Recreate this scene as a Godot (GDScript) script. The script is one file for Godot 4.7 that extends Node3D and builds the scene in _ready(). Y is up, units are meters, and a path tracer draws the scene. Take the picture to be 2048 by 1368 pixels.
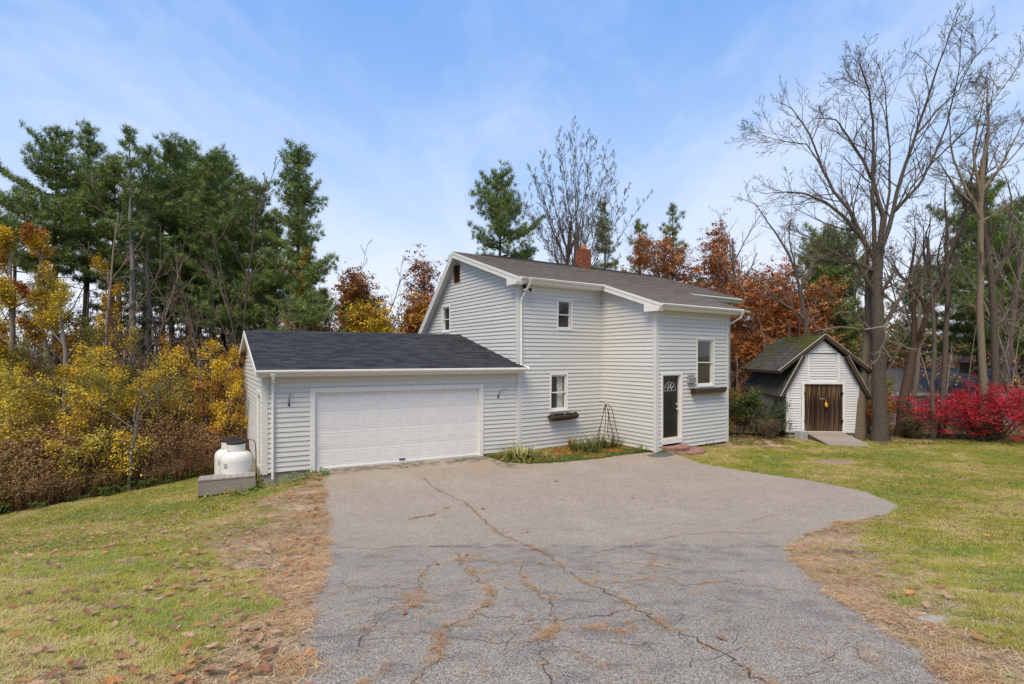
extends Node3D

const CAM_Y := 3.13
var rng := RandomNumberGenerator.new()
var counts := {}
var mats := {}
var nz := FastNoiseLite.new()
var nz2 := FastNoiseLite.new()
var nz3 := FastNoiseLite.new()

# ---------------------------------------------------------------- mesh builder
class MB:
	var v := PackedVector3Array()
	var n := PackedVector3Array()
	var c := PackedColorArray()
	var ix := PackedInt32Array()

	func tri(a: Vector3, b: Vector3, d: Vector3, col: Color, nn: Vector3 = Vector3.ZERO) -> void:
		var fn := (d - a).cross(b - a).normalized()
		if nn != Vector3.ZERO and fn.dot(nn) < 0.0:
			var t := b
			b = d
			d = t
			fn = -fn
		var i := v.size()
		v.append(a); v.append(b); v.append(d)
		n.append(fn); n.append(fn); n.append(fn)
		c.append(col); c.append(col); c.append(col)
		ix.append(i); ix.append(i + 1); ix.append(i + 2)

	func face(a: Vector3, b: Vector3, d: Vector3, e: Vector3, out: Vector3, col: Color) -> void:
		var fn := (d - a).cross(b - a)
		if fn.length_squared() < 1e-14:
			fn = (e - a).cross(d - a)
		fn = fn.normalized()
		if fn.dot(out) < 0.0:
			var t := b
			b = e
			e = t
			fn = -fn
		var i := v.size()
		v.append(a); v.append(b); v.append(d); v.append(e)
		for k in 4:
			n.append(fn)
			c.append(col)
		ix.append(i); ix.append(i + 1); ix.append(i + 2)
		ix.append(i); ix.append(i + 2); ix.append(i + 3)

	# eight corners: bottom ring p0..p3, top ring p4..p7
	func hexa(p: Array, col: Color) -> void:
		var m := Vector3.ZERO
		for k in 8:
			m += p[k]
		m /= 8.0
		for f in [[0, 1, 2, 3], [4, 5, 6, 7], [0, 1, 5, 4], [1, 2, 6, 5], [2, 3, 7, 6], [3, 0, 4, 7]]:
			var a: Vector3 = p[f[0]]
			var b: Vector3 = p[f[1]]
			var d: Vector3 = p[f[2]]
			var e: Vector3 = p[f[3]]
			face(a, b, d, e, (a + b + d + e) / 4.0 - m, col)

	func box(lo: Vector3, hi: Vector3, col: Color, t: Transform3D = Transform3D()) -> void:
		hexa([t * lo, t * Vector3(hi.x, lo.y, lo.z), t * Vector3(hi.x, lo.y, hi.z), t * Vector3(lo.x, lo.y, hi.z),
			t * Vector3(lo.x, hi.y, lo.z), t * Vector3(hi.x, hi.y, lo.z), t * hi, t * Vector3(lo.x, hi.y, hi.z)], col)

	# box with its edges along the front (+z) chamfered
	func cbox(lo: Vector3, hi: Vector3, ch: float, col: Color, t: Transform3D = Transform3D()) -> void:
		box(lo, Vector3(hi.x, hi.y, hi.z - ch), col, t)
		hexa([t * Vector3(lo.x, lo.y, hi.z - ch), t * Vector3(hi.x, lo.y, hi.z - ch), t * Vector3(hi.x, hi.y, hi.z - ch), t * Vector3(lo.x, hi.y, hi.z - ch),
			t * Vector3(lo.x + ch, lo.y + ch, hi.z), t * Vector3(hi.x - ch, lo.y + ch, hi.z), t * Vector3(hi.x - ch, hi.y - ch, hi.z), t * Vector3(lo.x + ch, hi.y - ch, hi.z)], col)

	func tube(p: PackedVector3Array, r: PackedFloat32Array, sides: int, col: Color, caps: bool = false) -> void:
		var k := p.size()
		if k < 2:
			return
		var base := v.size()
		var d := (p[1] - p[0]).normalized()
		var s := d.cross(Vector3(0, 0, 1))
		if s.length() < 0.1:
			s = d.cross(Vector3(1, 0, 0))
		s = s.normalized()
		for i in k:
			if i > 0 and i < k - 1:
				d = (p[i + 1] - p[i - 1]).normalized()
			elif i == k - 1:
				d = (p[i] - p[i - 1]).normalized()
			s = (s - d * s.dot(d)).normalized()
			var u := d.cross(s)
			for j in sides:
				var a := TAU * j / sides
				var o := s * cos(a) + u * sin(a)
				v.append(p[i] + o * r[i])
				n.append(o)
				c.append(col)
		for i in k - 1:
			for j in sides:
				var a0 := base + i * sides + j
				var a1 := base + i * sides + (j + 1) % sides
				var b0 := a0 + sides
				var b1 := a1 + sides
				ix.append(a0); ix.append(b1); ix.append(a1)
				ix.append(a0); ix.append(b0); ix.append(b1)
		if caps:
			for e in [0, k - 1]:
				var ctr: Vector3 = p[e]
				var dir: Vector3 = (p[0] - p[1]) if e == 0 else (p[k - 1] - p[k - 2])
				for j in sides:
					tri(ctr, v[base + e * sides + j], v[base + e * sides + (j + 1) % sides], col, dir)

	# surface of revolution about +y from a list of (radius, height)
	func lathe(prof: PackedVector2Array, sides: int, col: Color, o: Vector3 = Vector3.ZERO) -> void:
		var base := v.size()
		var k := prof.size()
		for i in k:
			var t := (prof[mini(i + 1, k - 1)] - prof[maxi(i - 1, 0)]).normalized()
			for j in sides:
				var a := TAU * j / sides
				v.append(o + Vector3(cos(a) * prof[i].x, prof[i].y, sin(a) * prof[i].x))
				n.append(Vector3(cos(a) * t.y, -t.x, sin(a) * t.y).normalized())
				c.append(col)
		for i in k - 1:
			for j in sides:
				var a0 := base + i * sides + j
				var a1 := base + i * sides + (j + 1) % sides
				ix.append(a0); ix.append(a1); ix.append(a1 + sides)
				ix.append(a0); ix.append(a1 + sides); ix.append(a0 + sides)

	func add(o: MB, t: Transform3D, tint: Color = Color.WHITE) -> void:
		var i := v.size()
		for k in o.v.size():
			v.append(t * o.v[k])
			n.append((t.basis * o.n[k]).normalized())
			c.append(o.c[k] * tint)
		for k in o.ix.size():
			ix.append(o.ix[k] + i)

	func mesh() -> ArrayMesh:
		var a := []
		a.resize(Mesh.ARRAY_MAX)
		a[Mesh.ARRAY_VERTEX] = v
		a[Mesh.ARRAY_NORMAL] = n
		a[Mesh.ARRAY_COLOR] = c
		a[Mesh.ARRAY_INDEX] = ix
		var m := ArrayMesh.new()
		m.add_surface_from_arrays(Mesh.PRIMITIVE_TRIANGLES, a)
		return m

# ---------------------------------------------------------------- scene tree helpers
func numbered(parent: Node, called: String) -> String:
	var key := str(parent.get_instance_id()) + called
	var k: int = counts.get(key, 0)
	counts[key] = k + 1
	return called if k == 0 else "%s_%03d" % [called, k]

func put(called: String, m: Mesh, mat: Material, parent: Node = null) -> MeshInstance3D:
	if parent == null:
		parent = self
	var o := MeshInstance3D.new()
	o.name = numbered(parent, called)
	o.mesh = m
	o.material_override = mat
	parent.add_child(o, true)
	return o

func thing(called: String, label: String, category: String, at: Vector3 = Vector3.ZERO, turn: float = 0.0, group: String = "") -> Node3D:
	var o := Node3D.new()
	o.name = numbered(self, called)
	add_child(o, true)
	o.position = at
	o.rotation.y = turn
	tag(o, label, category, group)
	rng.seed = hash(label) % 100003 + 11
	return o

func tag(o: Node, label: String, category: String, group: String = "") -> void:
	o.set_meta("label", label)
	o.set_meta("category", category)
	if group != "":
		o.set_meta("group", group)

func copy_of(o: Node3D, called: String, label: String, at: Vector3, turn: float, size: float = 1.0, group: String = "") -> Node3D:
	var r: Node3D = o.duplicate()
	r.name = numbered(self, called)
	add_child(r, true)
	r.position = at
	r.rotation.y = turn
	r.scale = Vector3.ONE * size
	tag(r, label, o.get_meta("category"), group)
	return r

func scatter(called: String, m: Mesh, mat: Material, where: Array, tints: PackedColorArray, parent: Node = null) -> MultiMeshInstance3D:
	if parent == null:
		parent = self
	var mm := MultiMesh.new()
	mm.transform_format = MultiMesh.TRANSFORM_3D
	mm.use_colors = true
	mm.mesh = m
	mm.instance_count = where.size()
	for i in where.size():
		mm.set_instance_transform(i, where[i])
		mm.set_instance_color(i, tints[i])
	var o := MultiMeshInstance3D.new()
	o.name = numbered(parent, called)
	o.multimesh = mm
	o.material_override = mat
	parent.add_child(o, true)
	return o

func noise_tex(kind: int, freq: float, stops: Array, size: int = 512, seed_: int = 1, octaves: int = 4, normal: float = 0.0) -> NoiseTexture2D:
	var f := FastNoiseLite.new()
	f.noise_type = kind
	f.frequency = freq
	f.seed = seed_
	f.fractal_octaves = octaves
	if octaves <= 1:
		f.fractal_type = FastNoiseLite.FRACTAL_NONE
	if kind == FastNoiseLite.TYPE_CELLULAR:
		f.cellular_return_type = FastNoiseLite.RETURN_CELL_VALUE
		f.cellular_jitter = 1.0
	var t := NoiseTexture2D.new()
	t.width = size
	t.height = size
	t.seamless = true
	t.noise = f
	t.generate_mipmaps = false
	if normal > 0.0:
		t.as_normal_map = true
		t.bump_strength = normal
	elif stops.size() > 0:
		var g := Gradient.new()
		var offs := PackedFloat32Array()
		var cols := PackedColorArray()
		for s in stops:
			offs.append(s[0])
			var cc: Color = s[1]
			cols.append(cc.linear_to_srgb())
		g.offsets = offs
		g.colors = cols
		t.color_ramp = g
	return t

func grey(x: float) -> Color:
	return Color(x, x, x)

func mat(called: String, rough: float, tex: Texture2D = null, scale_: Vector3 = Vector3.ONE, world: bool = false, spec: float = 0.5) -> StandardMaterial3D:
	var m := StandardMaterial3D.new()
	m.resource_name = called
	m.vertex_color_use_as_albedo = true
	m.roughness = rough
	m.metallic_specular = spec
	if tex:
		m.albedo_texture = tex
		m.uv1_triplanar = true
		m.uv1_world_triplanar = world
		m.uv1_scale = scale_
		m.uv1_triplanar_sharpness = 4.0
	mats[called] = m
	return m

# ---------------------------------------------------------------- the lie of the land
var prof_d := PackedFloat32Array([-60, -5, 0, 2.8, 5, 7.5, 9, 11, 13, 16, 20, 24, 36, 60, 120, 600])
var prof_y := PackedFloat32Array([3.4, 2.35, 1.72, 1.36, 0.87, 0.36, 0.16, 0.04, 0.0, -0.03, -0.03, -0.3, -1.6, -2.4, -3.0, -5.0])

func along(xs: PackedFloat32Array, ys: PackedFloat32Array, x: float) -> float:
	if x <= xs[0]:
		return ys[0]
	for i in range(1, xs.size()):
		if x < xs[i]:
			return lerpf(ys[i - 1], ys[i], (x - xs[i - 1]) / (xs[i] - xs[i - 1]))
	return ys[ys.size() - 1]

func gh(x: float, z: float) -> float:
	var d := -z
	var y := (along(prof_d, prof_y, d - 0.7) + along(prof_d, prof_y, d) + along(prof_d, prof_y, d + 0.7)) / 3.0
	var w := 0.2 * clampf(-x - 5.0, 0.0, 1.5) + 0.09 * clampf(-x - 6.5, 0.0, 12.5)
	return y - w * smoothstep(4.5, 12.0, d)

func on(x: float, d: float, up: float = 0.0) -> Vector3:
	return Vector3(x, gh(x, -d) + up, -d)

func yaw(a: float) -> Basis:
	return Basis(Vector3.UP, a)

func jit(c: Color, k: float) -> Color:
	var f := 1.0 + rng.randf_range(-k, k)
	return Color(c.r * f, c.g * f, c.b * f)

# ---------------------------------------------------------------- build
func _ready() -> void:
	rng.seed = 20231
	nz.seed = 7
	nz.frequency = 0.55
	nz.fractal_octaves = 4
	nz2.seed = 19
	nz2.frequency = 2.6
	nz2.fractal_octaves = 3
	nz3.seed = 41
	nz3.frequency = 0.12
	nz3.fractal_octaves = 3
	# camera: level, lens shifted up a little
	var cam := Camera3D.new()
	cam.name = "camera"
	cam.projection = Camera3D.PROJECTION_FRUSTUM
	cam.near = 0.05
	cam.far = 1500.0
	cam.size = 2.0 * 684.0 / 1046.0 * 0.05
	cam.frustum_offset = Vector2(0.0, 29.0 / 1046.0 * 0.05)
	cam.position = Vector3(0, CAM_Y, 0)
	add_child(cam, true)
	cam.current = true
	# sky: blue above, pale low down, thin wisps of high cloud
	var env := Environment.new()
	env.background_mode = Environment.BG_SKY
	env.tonemap_mode = Environment.TONE_MAPPER_LINEAR
	env.tonemap_exposure = 2.45
	env.background_energy_multiplier = 0.455
	env.sdfgi_enabled = true
	env.ssao_enabled = true
	env.ssil_enabled = true
	env.volumetric_fog_enabled = true
	env.volumetric_fog_density = 0.0
	var sky := Sky.new()
	var pano := PanoramaSkyMaterial.new()
	pano.panorama = sky_picture()
	sky.sky_material = pano
	env.sky = sky
	var we := WorldEnvironment.new()
	we.name = "world_environment"
	we.environment = env
	add_child(we, true)
	# sun behind thin high cloud, over the photographer's left shoulder
	var sun := DirectionalLight3D.new()
	sun.name = "sun"
	sun.light_color = Color(1.0, 0.925, 0.79)
	sun.light_energy = 0.5
	sun.light_angular_distance = 32.0
	sun.shadow_enabled = true
	sun.rotation_degrees = Vector3(-57.0, -20.0, 0.0)
	add_child(sun, true)
	materials()
	build_ground()
	build_driveway()
	build_house()
	build_garage()
	build_shed()
	build_yard()
	build_lawn()
	build_left_woods()
	build_right_woods()
	build_far()
	smoke()
	build_street_woods()

func sky_picture() -> ImageTexture:
	var w := 1024
	var h := 512
	var im := Image.create(w, h, false, Image.FORMAT_RGBF)
	var f := FastNoiseLite.new()
	f.seed = 5
	f.frequency = 1.15
	f.fractal_octaves = 5
	f.domain_warp_enabled = true
	f.domain_warp_amplitude = 0.7
	f.domain_warp_frequency = 0.8
	var zen := Color(0.12, 0.28, 0.68)
	var up := Color(0.20, 0.40, 0.83)
	var mid := Color(0.45, 0.63, 0.93)
	var low := Color(0.86, 0.90, 0.97)
	var wisp := Color(0.78, 0.84, 0.95)
	for y in h:
		var el := (0.5 - (y + 0.5) / h) * PI
		var s := sin(el)
		var base: Color
		if el < 0.0:
			base = Color(0.42, 0.42, 0.40)
		elif el < 0.22:
			base = low.lerp(mid, smoothstep(0.02, 0.34, el))
		elif el < 0.62:
			base = low.lerp(mid, smoothstep(0.02, 0.34, el)).lerp(up, smoothstep(0.2, 0.62, el))
		else:
			base = up.lerp(zen, smoothstep(0.6, 1.5, el))
		for x in w:
			var a := (x + 0.5) / w * TAU
			if el > 0.0:
				# a flat layer of cirrus seen in perspective, drawn out in one direction
				var k := 1.0 / (s + 0.16)
				var px := cos(a) * cos(el) * k
				var pz := sin(a) * cos(el) * k
				var nv := f.get_noise_2d(px * 0.42 + pz * 0.12, pz * 1.15 - px * 0.2)
				var nb := f.get_noise_2d(px * 0.2 + 9.0, pz * 0.3 - 4.0)
				var cl := smoothstep(-0.30, 0.60, 0.7 * nv + 0.75 * nb) * 0.8
				im.set_pixel(x, y, base.lerp(wisp, cl * 0.62))
			else:
				im.set_pixel(x, y, base)
	return ImageTexture.create_from_image(im)

func materials() -> void:
	var soft := noise_tex(FastNoiseLite.TYPE_SIMPLEX_SMOOTH, 0.012, [[0.0, grey(0.90)], [0.5, grey(0.97)], [1.0, grey(1.0)]], 512, 3)
	var grime := noise_tex(FastNoiseLite.TYPE_SIMPLEX_SMOOTH, 0.02, [[0.0, Color(0.82, 0.80, 0.74)], [0.35, Color(0.95, 0.94, 0.92)], [0.6, grey(1.0)], [1.0, grey(1.0)]], 512, 4)
	mat("siding", 0.55, soft, Vector3(0.5, 2.0, 0.5), true, 0.4)
	mat("white_vinyl", 0.45, grime, Vector3(0.8, 0.8, 0.8), true, 0.45)
	mat("plain", 0.7)
	mat("matte", 0.95, null, Vector3.ONE, false, 0.2)
	mat("gloss_black", 0.28)
	mat("steel", 0.3).metallic = 0.9
	var concrete := noise_tex(FastNoiseLite.TYPE_SIMPLEX_SMOOTH, 0.03, [[0.0, grey(0.6)], [0.45, grey(0.85)], [1.0, grey(1.0)]], 512, 8, 6)
	mat("concrete", 0.92, concrete, Vector3(1.2, 1.2, 1.2), true, 0.25)
	var gran := noise_tex(FastNoiseLite.TYPE_CELLULAR, 0.2, [[0.0, grey(0.62)], [0.5, grey(0.85)], [1.0, grey(1.0)]], 512, 9, 1)
	mat("door_paint", 0.4, soft, Vector3(0.4, 1.0, 0.4), true, 0.4)
	mat("shingle", 0.95, gran, Vector3(2.0, 2.0, 2.0), true, 0.2)
	var wood := noise_tex(FastNoiseLite.TYPE_SIMPLEX_SMOOTH, 0.02, [[0.0, grey(0.45)], [0.45, grey(0.8)], [1.0, grey(1.0)]], 512, 12, 5)
	mat("wood_along_x", 0.9, wood, Vector3(0.5, 9.0, 9.0), false, 0.25)
	mat("wood_along_y", 0.9, wood, Vector3(9.0, 0.5, 9.0), false, 0.25)
	mat("wood_along_z", 0.9, wood, Vector3(9.0, 9.0, 0.5), false, 0.25)
	var door_wood := noise_tex(FastNoiseLite.TYPE_SIMPLEX_SMOOTH, 0.014, [[0.0, Color(0.022, 0.016, 0.013)], [0.50, Color(0.045, 0.032, 0.025)], [0.62, Color(0.09, 0.055, 0.036)], [0.72, Color(0.22, 0.125, 0.065)], [0.82, Color(0.42, 0.26, 0.14)], [1.0, Color(0.5, 0.34, 0.2)]], 512, 15, 2)
	mat("door_wood", 0.85, door_wood, Vector3(5.5, 0.07, 5.5), false, 0.25)
	var brick := noise_tex(FastNoiseLite.TYPE_SIMPLEX_SMOOTH, 0.05, [[0.0, grey(0.5)], [0.5, grey(0.85)], [1.0, grey(1.0)]], 256, 21)
	mat("brick", 0.92, brick, Vector3(2.5, 2.5, 2.5), true, 0.25)
	var bark := noise_tex(FastNoiseLite.TYPE_SIMPLEX_SMOOTH, 0.035, [[0.0, grey(0.35)], [0.5, grey(0.75)], [1.0, grey(1.0)]], 512, 23, 5)
	var bk := mat("bark", 0.95, bark, Vector3(1.4, 0.45, 1.4), true, 0.2)
	bk.heightmap_enabled = true
	bk.heightmap_texture = bark
	bk.heightmap_scale = 3.0
	mat("twig", 0.9, null, Vector3.ONE, false, 0.2)
	var lf := mat("leaf", 0.65, null, Vector3.ONE, false, 0.35)
	lf.backlight_enabled = true
	lf.backlight = grey(0.5)
	var nd := mat("needle", 0.6, null, Vector3.ONE, false, 0.35)
	nd.backlight_enabled = true
	nd.backlight = grey(0.25)
	var gr := mat("grass", 0.75, null, Vector3.ONE, false, 0.25)
	gr.backlight_enabled = true
	gr.backlight = grey(0.5)
	var agg := noise_tex(FastNoiseLite.TYPE_CELLULAR, 0.19, [[0.0, grey(0.22)], [0.3, Color(0.46, 0.45, 0.44)], [0.6, Color(0.68, 0.66, 0.63)], [0.85, Color(0.92, 0.88, 0.82)], [1.0, Color(1.0, 0.97, 0.92)]], 1024, 31, 1)
	var aggn := noise_tex(FastNoiseLite.TYPE_CELLULAR, 0.19, [], 1024, 31, 1, 3.0)
	var asp := mat("asphalt", 0.9, agg, Vector3(0.75, 0.75, 0.75), true, 0.3)
	asp.normal_enabled = true
	asp.normal_texture = aggn
	asp.normal_scale = 0.5
	var fine := noise_tex(FastNoiseLite.TYPE_SIMPLEX_SMOOTH, 0.06, [[0.0, Color(0.62, 0.56, 0.48)], [0.5, Color(0.85, 0.82, 0.78)], [1.0, Color(1.0, 0.98, 0.94)]], 1024, 33, 6)
	mat("soil", 0.97, fine, Vector3(0.7, 0.7, 0.7), true, 0.15)
	var gl := StandardMaterial3D.new()
	gl.resource_name = "glass"
	gl.transparency = BaseMaterial3D.TRANSPARENCY_ALPHA
	gl.albedo_color = Color(0.75, 0.8, 0.82, 0.06)
	gl.roughness = 0.02
	gl.metallic_specular = 0.6
	mats["glass"] = gl
	var pnt := mat("tank_paint", 0.35, soft, Vector3(1, 1, 1), true)
	pnt.clearcoat_enabled = true
	pnt.clearcoat = 0.3

# ---------------------------------------------------------------- ground
# edges of the asphalt: metres across (x) by metres from the camera (d)
var left_d := PackedFloat32Array([-8.0, 1.0, 2.9, 3.4, 4.23, 5.1, 6.07, 7.75, 9.61, 11.26, 12.71, 14.5])
var left_x := PackedFloat32Array([-1.0, -1.1, -1.2, -1.38, -1.66, -1.95, -2.22, -2.73, -3.39, -4.03, -4.59, -5.25])
var right_d := PackedFloat32Array([-8.0, 1.0, 2.9, 3.54, 4.46, 5.55, 6.7, 7.68, 8.42, 9.42, 10.08, 10.74, 11.96, 12.99, 14.17, 15.42, 17.04, 17.68])
var right_x := PackedFloat32Array([2.2, 2.3, 2.47, 2.63, 2.88, 3.16, 3.58, 4.07, 4.72, 6.0, 7.33, 7.96, 8.1, 7.65, 6.45, 5.54, 5.23, 4.5])
# far edge, from the garage corner along the flower bed to the steps
var far_x := PackedFloat32Array([-5.4, -0.75, -0.21, 0.6, 1.59, 2.89, 4.5, 5.3])
var far_d := PackedFloat32Array([14.42, 16.62, 15.6, 15.34, 15.64, 16.28, 17.4, 17.2])

func on_asphalt(x: float, d: float) -> bool:
	if d > 17.5 or d < -8.0:
		return false
	return x > along(left_d, left_x, d) and x < along(right_d, right_x, d) and d < along(far_x, far_d, x)

func green_share(x: float, d: float) -> float:
	# how much turf covers the soil: bare and littered along the drive
	var g := 0.82 + 0.55 * nz.get_noise_2d(x, d) + 0.55 * nz2.get_noise_2d(x * 0.7, d * 0.7)
	if d < 14.5 and x < 0.0:
		var off := along(left_d, left_x, d) - x
		if off > 0.0:
			var wide := 0.55 + 1.9 * smoothstep(5.0, 7.0, d) * (1.0 - smoothstep(11.0, 13.5, d)) + 0.5 * nz.get_noise_2d(d * 0.8, 3.0)
			g -= 0.82 * (1.0 - smoothstep(wide * 0.3, wide, off)) + 0.25 * (1.0 - smoothstep(0.0, 0.35, off))
	if d < 10.0 and x > 0.0:
		var off2 := x - along(right_d, right_x, d)
		if off2 > 0.0:
			var wide2 := 0.45 + 1.1 * smoothstep(4.0, 6.0, d) * (1.0 - smoothstep(8.0, 9.5, d)) + 0.6 * (1.0 - smoothstep(3.0, 4.5, d)) + 0.3 * nz.get_noise_2d(d, 13.0)
			g -= 0.78 * (1.0 - smoothstep(wide2 * 0.3, wide2, off2)) + 0.25 * (1.0 - smoothstep(0.0, 0.3, off2))
	if d > 17.2 and x > 7.0 and x < 10.0:
		g -= 0.5 * smoothstep(17.2, 18.3, d)
	return g

func turf_tint(x: float, d: float) -> Color:
	var a := nz.get_noise_2d(x * 0.55 + 31.0, d * 0.8)
	var b := nz2.get_noise_2d(x * 0.7, d * 0.8 + 50.0)
	var c := Color(0.37, 0.37, 0.058)
	c = c.lerp(Color(0.25, 0.33, 0.055), smoothstep(0.0, 0.5, a + 0.4 * b))
	c = c.lerp(Color(0.60, 0.50, 0.22), smoothstep(0.0, 0.45, -a + 0.6 * b) * 0.8)
	return c

func soil_tint(x: float, d: float) -> Color:
	var a := nz.get_noise_2d(x * 1.3, d * 1.3 + 7.0)
	var c := Color(0.40, 0.29, 0.19).lerp(Color(0.60, 0.49, 0.37), smoothstep(0.0, 0.45, a))
	c = c.lerp(Color(0.16, 0.11, 0.065), smoothstep(0.05, 0.5, -a))
	var g := green_share(x, d)
	return c.lerp(turf_tint(x, d) * 0.8, 0.8 * smoothstep(0.25, 0.75, g))

func build_ground() -> void:
	# one sheet: cells of 0.25 m near by, growing towards the horizon
	var xs := PackedFloat32Array()
	var t := -24.0
	while t <= 24.01:
		xs.append(t)
		t += 0.25
	var step := 0.4
	while xs[xs.size() - 1] < 600.0:
		xs.append(xs[xs.size() - 1] + step)
		xs.insert(0, xs[0] - step)
		step *= 1.25
	var ds := PackedFloat32Array()
	t = -1.0
	while t <= 26.01:
		ds.append(t)
		t += 0.25
	step = 0.4
	while ds[ds.size() - 1] < 600.0:
		ds.append(ds[ds.size() - 1] + step)
		step *= 1.25
	step = 0.4
	while ds[0] > -120.0:
		ds.insert(0, ds[0] - step)
		step *= 1.3
	var m := MB.new()
	var w := xs.size()
	for d in ds:
		for x in xs:
			var y := gh(x, -d)
			if absf(x) < 24.0 and d < 26.0 and d > -1.0:
				y += 0.018 * nz2.get_noise_2d(x * 0.6, d * 0.6)
				if on_asphalt(x, d):
					y -= 0.03
			m.v.append(Vector3(x, y, -d))
			var e := 0.2
			m.n.append(Vector3(gh(x - e, -d) - gh(x + e, -d), 2.0 * e, gh(x, -d - e) - gh(x, -d + e)).normalized())
			var c := soil_tint(x, d)
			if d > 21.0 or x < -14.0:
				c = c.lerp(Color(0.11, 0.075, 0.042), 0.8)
			m.c.append(c)
	for j in ds.size() - 1:
		for i in w - 1:
			var a := j * w + i
			m.ix.append(a); m.ix.append(a + w); m.ix.append(a + w + 1)
			m.ix.append(a); m.ix.append(a + w + 1); m.ix.append(a + 1)
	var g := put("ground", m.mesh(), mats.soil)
	g.set_meta("kind", "structure")

func asphalt_tint(x: float, d: float) -> Color:
	var a := nz.get_noise_2d(x * 0.9 + 80.0, d * 0.9)
	var b := nz2.get_noise_2d(x * 0.9 + 20.0, d * 0.9)
	var c := Color(0.575, 0.505, 0.43)
	# the steeper run to the street is a coarser, greyer lift of asphalt
	var old := 1.0 - smoothstep(7.3, 7.9, d + 0.25 * a - 0.08 * (x - 1.0))
	c = c.lerp(Color(0.50, 0.46, 0.41), old)
	c = c.lerp(Color(0.36, 0.34, 0.315), smoothstep(0.12, 0.5, 0.55 * a + 0.9 * b) * (0.2 + 0.6 * old))
	c = c.lerp(Color(0.66, 0.59, 0.50), 0.4 * smoothstep(0.1, 0.45, -a + 0.3 * b))
	# sand and leaf dirt washed against the garage and the bed
	var sandy := smoothstep(12.2, 15.0, d - 0.42 * x - 1.2 + 1.6 * a)
	c = c.lerp(Color(0.62, 0.48, 0.35), 0.75 * sandy * smoothstep(-0.3, 0.2, b + a))
	# darker mottled strip just outside the garage door
	var off := along(far_x, far_d, x) - d
	if x < 0.2 and off < 1.1:
		c = c.lerp(Color(0.30, 0.27, 0.235), smoothstep(-0.25, 0.2, b + 0.6 * a) * (1.0 - smoothstep(0.55, 1.1, off)))
	# tar and wear where the two lifts meet
	var seam := absf(d - 7.6 - 0.22 * a)
	c = c.lerp(Color(0.26, 0.25, 0.24), 0.7 * (1.0 - smoothstep(0.0, 0.16, seam)) * smoothstep(0.0, 0.3, b + 0.1))
	return c

func build_driveway() -> void:
	var m := MB.new()
	var id := {}
	var cell := 0.07
	var full := {}
	var d := -8.0
	var j := 0
	var rows := int((17.6 + 2.0) / cell)
	for jj in rows:
		d = -2.0 + jj * cell
		for ii in int(14.4 / cell):
			var x := -5.9 + ii * cell
			var wob := 0.05 * nz2.get_noise_2d(x * 1.6, d * 1.6) + 0.03 * nz2.get_noise_2d(x * 6.0, d * 6.0)
			if on_asphalt(x + wob + cell * 0.5, d + wob + cell * 0.5):
				full[jj * 1000 + ii] = true
	for key in full:
		var jj2: int = key / 1000
		var ii2: int = key % 1000
		var q := []
		for o in [[0, 0], [1, 0], [1, 1], [0, 1]]:
			var kk: int = (jj2 + o[1]) * 1000 + ii2 + o[0]
			if not id.has(kk):
				var x2: float = -5.9 + (ii2 + o[0]) * cell
				var d2: float = -2.0 + (jj2 + o[1]) * cell
				var jx := 0.028 * nz2.get_noise_2d(x2 * 9.0, d2 * 9.0 + 5.0)
				var sag := 0.010 * nz.get_noise_2d(x2 * 1.1, d2 * 1.1) - 0.006 * smoothstep(0.25, 0.0, absf(d2 - 7.6))
				id[kk] = m.v.size()
				m.v.append(Vector3(x2 + jx, gh(x2, -d2) + 0.016 + sag, -d2 + jx))
				var e := 0.12
				m.n.append(Vector3(gh(x2 - e, -d2) - gh(x2 + e, -d2), 2.0 * e, gh(x2, -d2 - e) - gh(x2, -d2 + e)).normalized())
				m.c.append(asphalt_tint(x2, d2))
			q.append(id[kk])
		m.ix.append(q[0]); m.ix.append(q[3]); m.ix.append(q[2])
		m.ix.append(q[0]); m.ix.append(q[2]); m.ix.append(q[1])
		# broken edge
		for s in [[-1, 0, 0, 3], [1, 0, 1, 2], [0, -1, 0, 1], [0, 1, 3, 2]]:
			if not full.has((jj2 + s[1]) * 1000 + ii2 + s[0]):
				var p: Vector3 = m.v[q[s[2]]]
				var r: Vector3 = m.v[q[s[3]]]
				var dn := Vector3(0, -0.035, 0)
				m.face(p, r, r + dn, p + dn, Vector3(s[0], 0.2, -s[1]), Color(0.5, 0.42, 0.33))
	var o := put("driveway", m.mesh(), mats.asphalt)
	o.set_meta("kind", "structure")
	# cracks: narrow open seams full of dark grit
	var k := MB.new()
	for line in crack_lines():
		ribbon(k, line[1], line[0], Color(0.10, 0.08, 0.065))
	var ck := put("crack", k.mesh(), mats.matte, o)
	ck.set_meta("kind", "stuff")
	build_needle_litter()

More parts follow.
